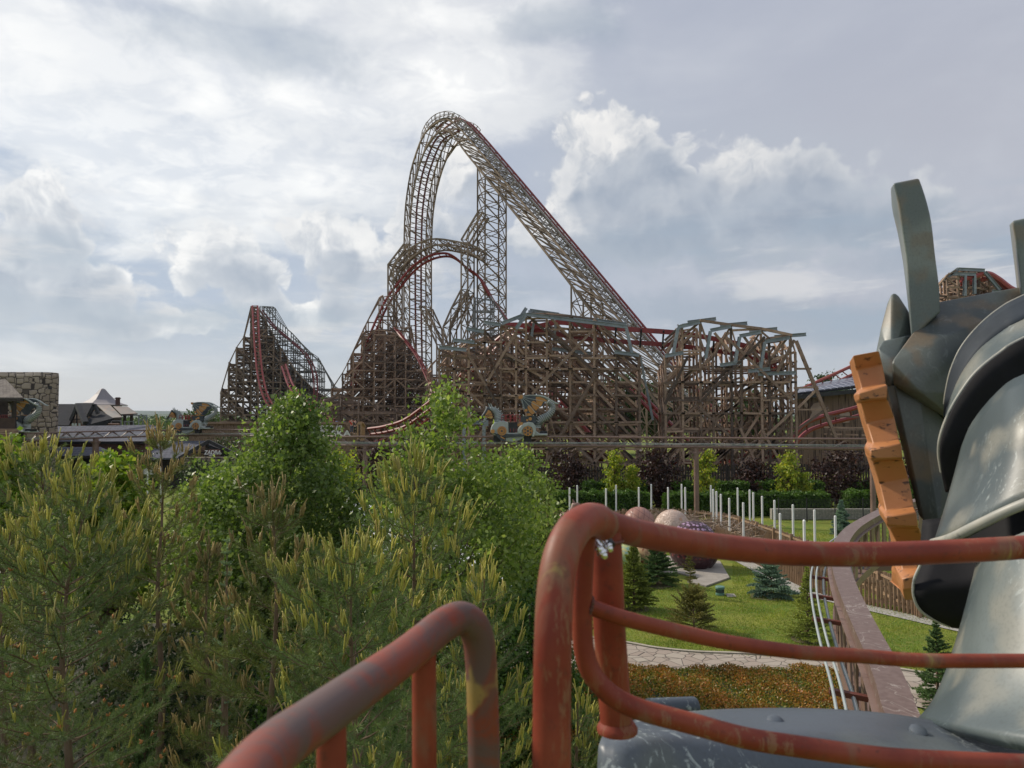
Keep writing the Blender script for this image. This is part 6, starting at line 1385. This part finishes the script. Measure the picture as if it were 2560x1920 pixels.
broadleaf('maple_tree', 560, 24, [(1150, 14, 545), (1190, 50, 545), (1240, 80, 540), (1320, 95, 530), (1450, 95, 530)], 0.13, 260, 26, lf_birch2, 'light green young tree at the left foot of the big birch', 'tree', 9, 'young maples', None, 0.17, aspect=0.8)
broadleaf('creeper_shrub', 868, 46, [(1112, 8, 872), (1140, 18, 870), (1180, 22, 868), (1240, 20, 866), (1290, 16, 866)], 0.22, 60, 22, lf_yel, 'slender yellow green climber between the birches', 'shrub', 12)
for (px, yt, hw, d, sd, lb) in [(1420, 1125, 42, 60, 1, 'dark purple tree by the left end of the clipped hedges'), (1643, 1108, 42, 59, 2, 'dark purple tree left of the middle monorail pillar'), (1885, 1150, 30, 59, 3, 'narrow dark purple tree between two golden columnar trees'), (2105, 1110, 62, 59, 4, 'wide dark purple tree left of the right monorail pillar'), (935, 1100, 60, 62, 5, 'dark purple tree behind the pillar between the birches'), (2270, 1150, 60, 60, 6, 'dark purple tree hidden beside the dragon head')]:
    broadleaf('purple_beech', px, d, [(yt, 8), (yt + 25, hw * .6), (yt + 60, hw), (1240, hw), (1300, hw * .6)], 0.26, 130, 26, lf_pur, lb, 'tree', sd, 'dark purple trees before the paling fence', None, 0.35)
for (px, yt, hw, d, sd, lb) in [(1535, 1122, 22, 57, 1, 'golden green columnar tree left of the middle pillar'), (1582, 1165, 13, 57, 2, 'small golden green side column near the purple tree'), (1762, 1122, 26, 56, 3, 'golden green columnar tree just right of the middle pillar'), (1970, 1118, 30, 57, 4, 'tall golden green columnar tree before the buttress'), (2008, 1172, 20, 57, 5, 'short golden green bush on the right foot of the tall one'), (2205, 1165, 16, 58, 6, 'golden green column beside the orange frill')]:
    broadleaf('columnar_tree', px, d, [(yt, 4), (yt + 12, hw * .45), (yt + 45, hw * .75), (yt + 90, hw * .8), (1265, hw * .7)], 0.22, 95, 24, lf_yel, lb, 'tree', sd + 20, 'golden columnar trees', None, 0.17)
for (px, yt, hw, d, sd, lb) in [(1560, 930, 62, 135, 1, 'large green tree seen through the left front trestle'), (1640, 955, 60, 140, 2, 'green tree seen in the gap between the two front trestles'), (1740, 965, 40, 140, 3, 'dark green tree seen through the right front trestle'), (502, 1020, 34, 150, 4, 'round dark tree left of the distant coaster hill'), (2065, 940, 34, 135, 5, 'tree top above the solar panels'), (1880, 975, 40, 145, 6, 'green tree behind the right end of the front trestle'), (1480, 965, 50, 142, 7, 'green tree low behind the left front trestle'), (1000, 1000, 60, 170, 8, 'green tree behind the main coaster hill')]:
    broadleaf('broadleaf_tree', px, d, [(yt, 8), (yt + 15, hw * .55), (yt + 40, hw), (yt + 75, hw), (1075, hw * .7)], 0.55, 220, 26, lf_far, lb, 'tree', sd + 40, 'trees beyond the coaster', None, 0.7, trunk_r=0.25)
for (px, yt, hw, d, sd, lb) in [(350, 1128, 28, 72, 1, 'dark ivy bush against the hall gable'), (560, 1092, 60, 90, 2, 'dark shrub under the brushwood screen'), (485, 1152, 22, 64, 3, 'dark creeper on the garden wall'), (545, 1148, 35, 63, 6, 'green creeper spilling over the garden wall'), (300, 1180, 60, 40, 4, 'dark shrub below the porch roof'), (700, 1120, 70, 70, 5, 'dark shrub behind the left birch'), (800, 1160, 60, 50, 7, 'dark shrub right of the left birch'), (1010, 1160, 60, 50, 8, 'dark shrub behind the right birch')]:
    broadleaf('dark_shrub', px, d, [(yt, hw * .3), (yt + 15, hw * .8), (yt + 40, hw), (yt + 90, hw * .8)], 0.22 if d > 50 else 0.14, 110, 24, lf_dark, lb, 'shrub', sd + 60, 'dark shrubs around the buildings', None, 0.3, branches=False)
# hedges
def hedge(name, x0, x1, y0, y1, h, leaf, n, mat, core, label, group, seed, amp=0.06):
    rs = np.random.RandomState(seed); root = empty(name, ((x0 + x1) / 2, (y0 + y1) / 2, 0), label, 'hedge', group)
    u = rs.uniform(x0, x1, n); v = rs.uniform(y0, y1, n); w = rs.uniform(0, h, n); f = rs.uniform(0, 1, n)
    at, af = (x1 - x0) * (y1 - y0), (x1 - x0) * h; s_ = (y1 - y0) * h; T_ = at + af * 1.2 + s_ * 2
    top = f < at / T_; fr = (f >= at / T_) & (f < (at + af * 1.2) / T_); lf = (f >= (at + af * 1.2) / T_) & (f < (at + af * 1.2 + s_) / T_); rt_ = f >= (at + af * 1.2 + s_) / T_
    bumpy = amp * (np.sin(u * 3.1 + v * 2) + np.sin(u * 7.7 + seed)) 
    w = np.where(top, h + bumpy + rs.normal(0, amp * .7, n), w); v = np.where(fr, y0 + rs.normal(0, amp, n) + 0.05 * np.sin(u * 5 + w * 4), v); u = np.where(lf, x0 + rs.normal(0, amp, n), np.where(rt_, x1 + rs.normal(0, amp, n), u))
    leaf_mesh('leaves', np.stack([u, v, w], 1), leaf, mat, root, rs, 0.0, 0.6, 0.5)
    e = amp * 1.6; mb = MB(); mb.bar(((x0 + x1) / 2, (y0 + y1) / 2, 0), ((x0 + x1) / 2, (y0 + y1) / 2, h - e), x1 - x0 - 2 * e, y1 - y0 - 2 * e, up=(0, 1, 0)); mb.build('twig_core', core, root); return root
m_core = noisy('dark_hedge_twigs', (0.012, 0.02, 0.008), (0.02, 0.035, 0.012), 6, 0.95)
lf_hedge = leafmat('hornbeam_hedge_leaves', [(0.045, 0.10, 0.015), (0.075, 0.15, 0.022), (0.11, 0.19, 0.03)], 0.25, 0.5)
def hpx(a, b, yt, d, dep, lab, seed, n):
    z = P(a, yt, d).z; hedge('clipped_hedge', P(a, 1100, d).x, P(b, 1100, d).x, d, d + dep, z, 0.17, n, lf_hedge, m_core, lab, 'clipped hedges in two tiers', seed, 0.07)
hpx(1385, 1622, 1233, 53.5, 1.2, 'lower front hedge at the left, behind the white poles', 1, 9000)
hpx(1665, 1765, 1236, 53.5, 1.2, 'short lower hedge left of the golden tree by the middle pillar', 2, 4500)
hpx(1772, 2072, 1236, 53.5, 1.2, 'long lower front hedge at the right', 3, 11000)
hpx(2120, 2300, 1232, 53.5, 1.2, 'lower hedge right of the right pillar', 4, 6000)
hpx(1462, 1615, 1207, 57.5, 1.2, 'upper rear hedge section at the left', 5, 6500)
hpx(1685, 1735, 1209, 57.5, 1.2, 'small upper rear hedge section left of the middle pillar', 6, 2500)
hpx(1798, 1872, 1208, 57.5, 1.2, 'upper rear hedge section between middle pillar and purple tree', 7, 3500)
hpx(1900, 2058, 1206, 57.5, 1.2, 'upper rear hedge section behind the tall golden tree', 8, 6500)
hpx(2150, 2300, 1206, 57.5, 1.2, 'upper rear hedge section beside the orange frill', 9, 5000)
lf_red = leafmat('photinia_leaves', [(0.08, 0.13, 0.02), (0.16, 0.21, 0.035), (0.26, 0.25, 0.045)], 0.25, 0.45, (1.30, 1.60, (0.38, 0.11, 0.028), (0.40, 0.23, 0.045)))
x0, x1 = P(1180, 1700, 17).x, P(2130, 1700, 17).x
hedge('red_tipped_hedge', x0, x1, 14.2, 18.3, 1.06, 0.058, 120000, lf_red, m_core, 'broad hedge with orange red young leaves in front of the paved path', None, 31, 0.035)
m_brownlawn = noisy('brownish_lawn', (0.10, 0.10, 0.04), (0.15, 0.12, 0.06), 3, 0.95, c=(0.08, 0.11, 0.02), cs=9, bs=0.8, bd=0.03)
# ---- needles
def needles(name, A, B, per_m, ln, w, mat, parent, rs, fwd=0.6):
    A, B = np.asarray(A, float), np.asarray(B, float); D = B - A; L = np.linalg.norm(D, axis=1); k = rs.poisson(L * per_m) + 2
    idx = np.repeat(np.arange(len(A)), k); n = len(idx); t = rs.uniform(0, 1, (n, 1)); p = A[idx] + D[idx] * t
    ax = unit(D)[idx]; rad = rs.normal(size=(n, 3)); rad = unit(rad - ax * np.sum(rad * ax, 1, keepdims=True)); d = unit(ax * fwd + rad * 0.8 + np.array([0, 0, 0.12]))
    s = unit(np.cross(d, rs.normal(size=(n, 3)))) * w; l_ = ln * rs.uniform(0.7, 1.15, (n, 1))
    V = np.stack([p + s, p - s, p + d * l_], 1); return np_mesh(name, V, np.arange(3 * n).reshape(-1, 3), mat, parent)
def sticks(name, base, d, ln, r, mat, parent, rs, curve=0.25):
    n = len(base); s = unit(np.cross(d, rs.normal(size=(n, 3)))); u = np.cross(d, s); bend = s * curve
    rows = []
    for t, k in ((0, 0.8), (0.5, 1.0), (0.93, 0.75)):
        c = base + (d + bend * t * t) * ln * t
        for a in (0, 2.094, 4.189): rows.append(c + (s * math.cos(a) + u * math.sin(a)) * r * k)
    rows.append(base + (d + bend) * ln); V = np.stack(rows, 1); f = []
    for a in (0, 3):
        for j in range(3): q = [a + j, a + (j + 1) % 3, a + 3 + (j + 1) % 3, a + 3 + j]; f += [[q[0], q[1], q[2]], [q[0], q[2], q[3]]]
    for j in range(3): f.append([6 + j, 6 + (j + 1) % 3, 9])
    F = (np.array(f)[None] + (np.arange(n) * 10)[:, None, None]).reshape(-1, 3); return np_mesh(name, V, F, mat, parent)
nd_a = leafmat('pine_needles', [(0.095, 0.155, 0.06), (0.155, 0.225, 0.08), (0.225, 0.285, 0.105)], 0.15, 0.5)
nd_b = leafmat('olive_pine_needles', [(0.09, 0.125, 0.035), (0.155, 0.19, 0.05), (0.22, 0.245, 0.07)], 0.15, 0.5)
m_candle = leafmat('pine_candles', [(0.36, 0.36, 0.07), (0.50, 0.46, 0.11), (0.44, 0.44, 0.09), (0.58, 0.47, 0.19)], 0.15, 0.6)
m_candle2 = leafmat('brown_pine_candles', [(0.32, 0.24, 0.09), (0.44, 0.33, 0.15), (0.36, 0.29, 0.10)], 0.15, 0.6)
m_cone = leafmat('old_orange_cones', [(0.42, 0.18, 0.06), (0.52, 0.24, 0.09), (0.32, 0.15, 0.05)], 0.05, 0.8)
m_twig = noisy('pine_twig_bark', (0.14, 0.09, 0.055), (0.20, 0.14, 0.09), 5, 0.9)
def pine(px, d, rows, label, seed, nmat, cmat, candle=0.15, dens=1.0, cone_z=None, zmin=1.2, spacing=0.40, nbr=6, sub=0.20, nlen=0.068, trunk_r=0.08, cprob=0.85, lean=0.0):
    rs = np.random.RandomState(seed); env = env_px(px, d, rows); ztop = env[0][-1]
    bx = float(np.interp(2, env[0], env[2])); root = empty('pine_tree', (bx, d, 0), label, 'tree', 'young pines with upright candles')
    mb = MB(); tx = lambda z: np.array([float(np.interp(z, env[0], env[2])) + 0.03 * math.sin(z * 2 + seed), d + 0.03 * math.cos(z * 1.7 + seed), z])
    zs = np.linspace(0, ztop, 14); mb.tube([Vector(tx(z)) for z in zs], [max(0.010, trunk_r * (1 - z / ztop * 0.93)) for z in zs], 8)
    A, B, tips, tdir, tz = [], [], [], [], []
    z = ztop - 0.05
    A.append(tx(ztop - 0.45)); B.append(tx(ztop)); tips.append(tx(ztop)); tdir.append([0, 0, 1.0]); tz.append(1.6)
    z = ztop - 0.30
    while z > zmin:
        R_, _ = env_at(env, z); R_ = float(R_); nb = nbr + rs.randint(-1, 2)
        ph = rs.uniform(0, 6.28); el = math.radians(np.interp(ztop - z, [0, 1.0, 3.0], [55, 34, 14]))
        for k in range(nb):
            a = ph + k * 2 * math.pi / nb + rs.uniform(-.3, .3); L = max(0.18, R_ * rs.uniform(0.72, 1.12)) / max(0.6, math.cos(el)); e = el + rs.uniform(-.12, .12)
            h = np.array([math.cos(a), math.sin(a), 0]); p0 = tx(z + rs.uniform(-0.1, 0.1)); nseg = max(3, int(L / 0.22)); pts = [p0]
            for s_ in range(nseg):
                t = (s_ + 1) / nseg; ee = e + 0.45 * (t - 0.3); pts.append(pts[-1] + (h * math.cos(ee) + np.array([0, 0, math.sin(ee)])) * L / nseg + rs.normal(0, 0.012, 3))
            mb.tube([Vector(p) for p in pts], [max(0.0035, 0.010 * L * (1 - 0.85 * i / nseg)) for i in range(nseg + 1)], 5, False)
            side = np.array([-h[1], h[0], 0])
            for i in range(nseg):
                t = (i + 1) / nseg
                if t > 0.35: A.append(pts[i]); B.append(pts[i + 1])
            tips.append(pts[-1]); tdir.append(unit((h * 0.35 + np.array([0, 0, 1.0]))[None])[0]); tz.append(1.15)
            pos = L * 0.22; sgn = 1
            while pos < L * 0.97:
                i = min(nseg - 1, int(pos / L * nseg)); p = pts[i] + (pts[i + 1] - pts[i]) * (pos / L * nseg - i); rem = L - pos
                sl = min(0.62, 0.24 + rem * 0.40) * rs.uniform(0.7, 1.15); dr = unit((h * 0.75 + side * sgn * 0.8 + np.array([0, 0, 0.30 + rs.uniform(-.1, .3)]))[None])[0]
                q = p + dr * sl * 0.55; q2 = q + unit((dr + np.array([0, 0, 0.45]))[None])[0] * sl * 0.45
                A += [p, q]; B += [q, q2]; tips.append(q2); tdir.append(unit((dr * 0.3 + np.array([0, 0, 1.0]))[None])[0]); tz.append(0.85)
                mb.tube([Vector(p), Vector(q), Vector(q2)], [0.005, 0.004, 0.003], 4, False)
                if sl > 0.3:
                    q3 = p + dr * sl * 0.4; dd = unit((dr + side * sgn * -0.9 + np.array([0, 0, 0.3]))[None])[0]; q4 = q3 + dd * sl * 0.5; A.append(q3); B.append(q4); tips.append(q4); tdir.append([0, 0, 1.0]); tz.append(0.7)
                sgn = -sgn; pos += sub * 1.65 * rs.uniform(0.75, 1.25)
        z -= spacing * 1.15 * rs.uniform(0.8, 1.2)
    mb.build('trunk', m_twig, root, True)
    needles('needles', A, B, 420 * dens, nlen * 1.1, 0.0021 * (d / 8) ** 0.5, nmat, root, rs)
    tips = np.array(tips); tdir = np.array(tdir); tz = np.array(tz); use = (rs.uniform(0, 1, len(tips)) < np.interp(ztop - tips[:, 2], [0, 0.8, 2.2, 4.0], [0.90, 0.45, 0.26, 0.12]) * cprob) | (tz > 1.1)
    if cone_z is not None:
        low = (tips[:, 2] < cone_z + rs.normal(0, 0.35, len(tips))); c = low & (rs.uniform(0, 1, len(tips)) < 0.30); use = use & ~(low & (rs.uniform(0, 1, len(tips)) < 0.80))
        ci = np.repeat(np.where(c)[0], 4)
        if len(ci): sticks('old_cones', tips[ci], unit(tdir[ci] + rs.normal(0, .45, (len(ci), 3))), rs.uniform(0.03, 0.06, (len(ci), 1)), 0.010, m_cone, root, rs, 0.1)['kind'] = 'stuff'
    ui = np.where(use)[0]; k = rs.randint(3, 9, len(ui)); idx = np.repeat(ui, k); n = len(idx)
    lead = np.concatenate([[1.0] + [0.72] * (q - 1) for q in k])[:, None]
    dirs = unit(tdir[idx] + rs.normal(0, 0.09, (n, 3)) * np.array([1, 1, 0.3]))
    ln = candle * 1.25 * tz[idx][:, None] * rs.uniform(0.75, 1.2, (n, 1)) * lead
    sticks('candles', tips[idx] - dirs * 0.01 + rs.normal(0, .013, (n, 3)), dirs, ln, 0.0085 * (d / 8) ** 0.6, cmat, root, rs, 0.14)['kind'] = 'stuff'
    return root
pine(110, 14.5, [(1140, 6, 110), (1185, 45, 112), (1240, 105, 110), (1300, 160, 100), (1420, 210, 90), (1600, 240, 80), (1900, 240, 80)], 'large pine at the left edge below the stone tower, thick with tall candles', 1, nd_a, m_candle, 0.26, 0.85, None, 1.0, 0.42, 6, 0.22)
pine(185, 8.6, [(1235, 6, 215), (1290, 50, 200), (1380, 120, 180), (1480, 200, 170), (1600, 250, 165), (1750, 275, 165), (2000, 260, 165)], 'wide grey green pine with orange old cones on its lower branches', 2, nd_a, m_candle, 0.19, 1.1, 4.55, 1.6, 0.34, 7, 0.15)
pine(400, 13, [(1085, 5, 402), (1130, 26, 402), (1200, 65, 401), (1280, 95, 400), (1380, 125, 400), (1500, 150, 400), (1900, 160, 400)], 'slim olive pine with pointed top in front of the shop', 3, nd_b, m_candle2, 0.20, 0.9, None, 1.0, 0.38, 6, 0.20)
pine(683, 7.4, [(1268, 6, 686), (1320, 45, 685), (1400, 75, 684), (1480, 100, 682), (1580, 140, 680), (1700, 190, 678), (1800, 230, 676), (2000, 250, 675)], 'olive pine with bare twigs and brown candles before the left birch', 4, nd_b, m_candle2, 0.14, 1.2, None, 2.0, 0.34, 6, 0.15, 0.07)
pine(1045, 9.2, [(1170, 5, 1045), (1220, 35, 1045), (1290, 75, 1040), (1380, 130, 1035), (1480, 180, 1030), (1620, 230, 1030), (1900, 260, 1030)], 'green pine with long yellow candles before the right birch', 5, nd_a, m_candle, 0.24, 1.0, None, 1.6, 0.36, 6, 0.17)
pine(885, 6.6, [(1410, 6, 890), (1460, 60, 888), (1540, 130, 885), (1640, 200, 880), (1760, 260, 880), (2000, 300, 880)], 'nearest blue green pine right behind the left guard rail', 6, nd_a, m_candle, 0.15, 1.2, None, 2.2, 0.32, 7, 0.14, 0.07)
pine(1215, 8.0, [(1440, 6, 1218), (1500, 40, 1216), (1600, 90, 1210), (1750, 140, 1205), (2000, 170, 1200)], 'narrow pine with candles between the two guard rails', 7, nd_a, m_candle, 0.17, 1.1, None, 2.0, 0.34, 6, 0.16, 0.06)
pine(1440, 9.0, [(1752, 6, 1442), (1800, 40, 1440), (1880, 70, 1436), (2000, 100, 1430)], 'low pine top seen under the red rail corner beside the grey body', 8, nd_a, m_candle, 0.15, 1.1, None, 1.0, 0.32, 6, 0.15, 0.05)
pine(20, 11.0, [(1330, 6, 20), (1400, 70, 15), (1520, 140, 10), (1700, 190, 5), (2000, 200, 0)], 'dark pine at the lower left edge', 9, nd_b, m_candle, 0.18, 1.0, 4.2, 1.0, 0.38, 6, 0.18)
pine(520, 12.5, [(1380, 6, 520), (1450, 40, 520), (1550, 70, 520), (1700, 90, 520), (2000, 100, 520)], 'shaded pine in the gap between the grey green and olive pines', 10, nd_b, m_candle2, 0.17, 1.0, None, 0.8, 0.40, 6, 0.20)
# fine dark evergreens
def conifer(name, px, yt, yb, hw, label, seed, mat, d=None, z0=0.12, n_w=None, nb=13, w=0.006, ln=0.04, per=300, sub=0.085, taper=1.0, group=None, sparse=0.0, twist=0.9, el0=20):
    rs = np.random.RandomState(seed)
    if d is None: d = G(px, yb, 0).y
    H = P(px, yt, d).z; R_ = hw / FPX * d; c = np.array([P(px, 1100, d).x, d, 0.0]); root = empty(name, (c[0], d, 0), label, 'conifer', group)
    mb = MB(); mb.tube([Vector(c), Vector(c + [0, 0, H * .97])], [0.035 * H / 2 + .01, 0.006], 6); A, B = [], []
    n_w = n_w or int(H / 0.095)
    for k in range(n_w):
        t = (k + 0.5) / n_w; z = z0 + (H - z0) * t; L0 = R_ * (1 - t) ** taper + 0.05
        for j in range(nb):
            if rs.uniform() < sparse: continue
            a = rs.uniform(0, 6.28); L = L0 * rs.uniform(0.5, 1.2) * (1 + 0.18 * math.sin(a * 3 + seed + z * 2)); e = math.radians(el0 - 25 * (1 - t) + rs.uniform(-12, 12) + 25 * t); h = np.array([math.cos(a) * math.cos(e), math.sin(a) * math.cos(e), math.sin(e)])
            p0 = c + [0, 0, z]; p1 = p0 + h * L; A.append(p0 + h * L * 0.25); B.append(p1); mb.tube([Vector(p0), Vector(p1)], [0.006, 0.003], 4, False)
            side = np.array([-math.sin(a), math.cos(a), 0]); pos = L * 0.3; sg = 1
            while pos < L * 0.95:
                q = p0 + h * pos; sl = (L - pos) * 0.5 + 0.05; A.append(q); B.append(q + unit((h * twist + side * sg * 0.8 + [0, 0, 0.1])[None])[0] * sl); sg = -sg; pos += sub
    A.append(c + [0, 0, H * .8]); B.append(c + [0, 0, H])
    mb.build('trunk', m_twig, root, True); needles('foliage', A, B, per, ln, w, mat, root, rs, 0.7); return root
nd_sp = leafmat('spruce_needles', [(0.07, 0.13, 0.05), (0.12, 0.20, 0.07), (0.18, 0.27, 0.09)], 0.1, 0.5)
nd_ye = leafmat('spruce_new_growth', [(0.15, 0.20, 0.04), (0.28, 0.33, 0.07), (0.42, 0.45, 0.10)], 0.15, 0.5)
nd_bl = leafmat('blue_spruce_needles', [(0.14, 0.22, 0.17), (0.22, 0.33, 0.25), (0.30, 0.41, 0.31)], 0.1, 0.5)
nd_br = leafmat('bronze_conifer_needles', [(0.14, 0.16, 0.04), (0.23, 0.22, 0.06), (0.32, 0.27, 0.09)], 0.1, 0.5)
conifer('spruce', 1582, 1358, 1522, 55, 'bushy spruce with yellow green tips right behind the red post', 1, nd_ye, group='small conifers on the lawn', w=0.012, ln=0.055)
conifer('spruce', 1640, 1355, 1462, 58, 'dark green spruce in front of the painted eggs', 2, nd_sp, group='small conifers on the lawn', w=0.013, ln=0.055)
conifer('blue_spruce', 1922, 1398, 1490, 60, 'blue green spruce on the lawn right of the vent drum', 3, nd_bl, group='small conifers on the lawn', w=0.012, ln=0.055)
conifer('hemlock', 1730, 1475, 1577, 62, 'bronze green feathery conifer below the thin sapling', 4, nd_br, group='small conifers on the lawn', w=0.010, ln=0.05, nb=12, sparse=0.1, taper=0.45, el0=35, per=180)
conifer('sapling_conifer', 1722, 1385, 1490, 16, 'thin brown budded sapling before the purple egg', 5, nd_br, group='small conifers on the lawn', w=0.012, ln=0.05, nb=4, z0=0.5, sparse=0.3, taper=0.6)
conifer('hemlock', 2012, 1418, 1600, 60, 'tall open conifer left of the near monorail bend', 6, nd_ye, group='small conifers on the lawn', w=0.010, ln=0.05, nb=10, taper=1.3, per=200)
conifer('spruce', 2100, 1252, 1336, 24, 'small blue green spruce by the right monorail pillar', 7, nd_bl, group='small conifers on the lawn', w=0.02, ln=0.08)
conifer('spruce', 2330, 1555, 1760, 55, 'dark conifer between the monorail bend and the dragon neck', 8, nd_sp, group='small conifers on the lawn', w=0.010, ln=0.05, nb=11)
conifer('thuja', 375, 1640, 2400, 60, 'narrow dark green thuja between the two large pines', 9, nd_sp, d=9.5, group=None, w=0.004, ln=0.03, nb=11, taper=0.4, per=420, n_w=50, el0=60)
conifer('fir_sapling', 572, 1345, 2400, 34, 'pale blue green fir sapling left of the olive pine', 10, lf_pale, d=10.5, w=0.005, ln=0.035, nb=4, taper=0.6, per=300, n_w=34, sparse=0.2)
broadleaf('dark_shrub', 470, 15, [(1560, 60), (1620, 130), (1750, 190), (1950, 230)], 0.09, 420, 30, lf_dark, 'dark undergrowth shrub low between the pines', 'shrub', 91, 'undergrowth shrubs', None, 0.25, branches=False)
broadleaf('dark_shrub', 900, 14, [(1560, 80), (1620, 180), (1750, 260), (1950, 280)], 0.09, 420, 30, lf_green, 'green undergrowth shrub behind the left guard rail', 'shrub', 92, 'undergrowth shrubs', None, 0.25, branches=False)
broadleaf('dark_shrub', 1330, 15, [(1480, 40), (1540, 90), (1650, 130), (1850, 140)], 0.09, 420, 30, lf_green, 'green leafy shrub left of the red corner post', 'shrub', 93, 'undergrowth shrubs', None, 0.22, branches=False)
broadleaf('dark_shrub', 150, 19, [(1300, 60), (1380, 150), (1550, 240), (1850, 260)], 0.10, 420, 30, lf_dark, 'dark undergrowth shrub behind the left pines', 'shrub', 94, 'undergrowth shrubs', None, 0.3, branches=False)
broadleaf('dark_shrub', 1100, 21, [(1480, 60), (1550, 130), (1700, 180)], 0.10, 300, 30, lf_dark, 'dark undergrowth shrub under the right birch', 'shrub', 95, 'undergrowth shrubs', None, 0.3, branches=False)
# darker brownish lawn discs under the conifers, and grass blades
for (px, yb, hw) in ((1582, 1522, 52), (1640, 1462, 50), (1922, 1490, 62), (1730, 1577, 55), (2012, 1600, 45), (2100, 1336, 22), (1722, 1490, 14)):
    c = G(px, yb, 0); r_ = hw / FPX * c.y; pts = []
    for k in range(20): a = k * math.pi / 10; q = r_ * (0.8 + 0.25 * mnoise.noise(Vector((math.cos(a) * 1.5, math.sin(a) * 1.5, px)))); pts.append((c.x + q * math.cos(a), c.y + q * math.sin(a), 0.006))
    mb = MB(); mb.v = [Vector(p) for p in pts]; mb.f = [tuple(range(20))]; tag(mb.build('dark_lawn_patch', m_brownlawn), kind='structure')
rs = np.random.RandomState(77); n = 230000
u = rs.uniform(1150, 2560, n); dd = rs.uniform(19.0, 47.0, n); X0 = (u - 1280) / FPX * dd
pyb = 1040 + FPX * EYE / dd; lim = np.interp(u, [1150, 1260, 1560, 1740, 1950, 2200, 2560], [1560, 1575, 1600, 1628, 1638, 1662, 1700])
k_ = (pyb < lim) & ~((u > 1600) & (u < 1826) & (pyb > 1386) & (pyb < 1464)); X0, dd = X0[k_], dd[k_]; n = len(X0)
h_ = rs.uniform(0.025, 0.065, n) * (1 + 0.5 * np.sin(X0 * 1.3 + np.sin(dd * .9) * 2) * np.sin(dd * 1.1)); a_ = rs.uniform(0, 6.28, n); w_ = 0.012
b0 = np.stack([X0, dd, np.full(n, -0.01)], 1); sx_ = np.stack([np.cos(a_) * w_, np.sin(a_) * w_, np.zeros(n)], 1); tp_ = b0 + np.stack([rs.normal(0, .02, n), rs.normal(0, .02, n), h_], 1)
tag(np_mesh('grass', np.stack([b0 - sx_, b0 + sx_, tp_], 1), np.arange(3 * n).reshape(-1, 3), leafmat('lawn_grass_blades', [(0.12, 0.20, 0.025), (0.19, 0.27, 0.035), (0.28, 0.31, 0.055), (0.34, 0.31, 0.09)], 0.3, 0.6)), 'short mown grass blades of the lawn', 'grass', kind='stuff')
mb = MB(); mb.grid([[(-60, 1, 0.004), (0.6, 1, 0.004)], [(-60, 24, 0.004), (1.2, 16.5, 0.004)], [(-60, 26, 0.004), (-2.5, 26, 0.004)]]); tag(mb.build('mulch_bed', m_soil), kind='structure')
# far wood
rs = np.random.RandomState(5); n = 60000
u = rs.uniform(-420, 420, n); v = rs.uniform(230, 330, n); hh = 5.6 + 1.2 * np.sin(u * 0.11) + 0.9 * np.sin(u * 0.37 + v * .1) + 0.6 * np.sin(u * 1.3)
w = hh * rs.uniform(0, 1, n) ** 0.4
far_o = leaf_mesh('distant_wood', np.stack([u, v, w], 1), 1.1, lf_far, None, rs, 0.0, 0.8); tag(far_o, 'low band of distant green wood along the horizon', 'woodland', kind='stuff')

hz, t = mat_new('haze_air'); N(t, 'ShaderNodeOutputMaterial', {'Volume': N(t, 'ShaderNodeVolumePrincipled', {'Color': (0.78, 0.86, 1.0, 1), 'Density': 0.00007, 'Anisotropy': 0.3}).outputs[0]})
mb = MB(); mb.bar((0, 3500, -1.2), (0, 3500, 85), 15000, 7600, up=(0, 1, 0)); tag(mb.build('haze', hz), kind='stuff')
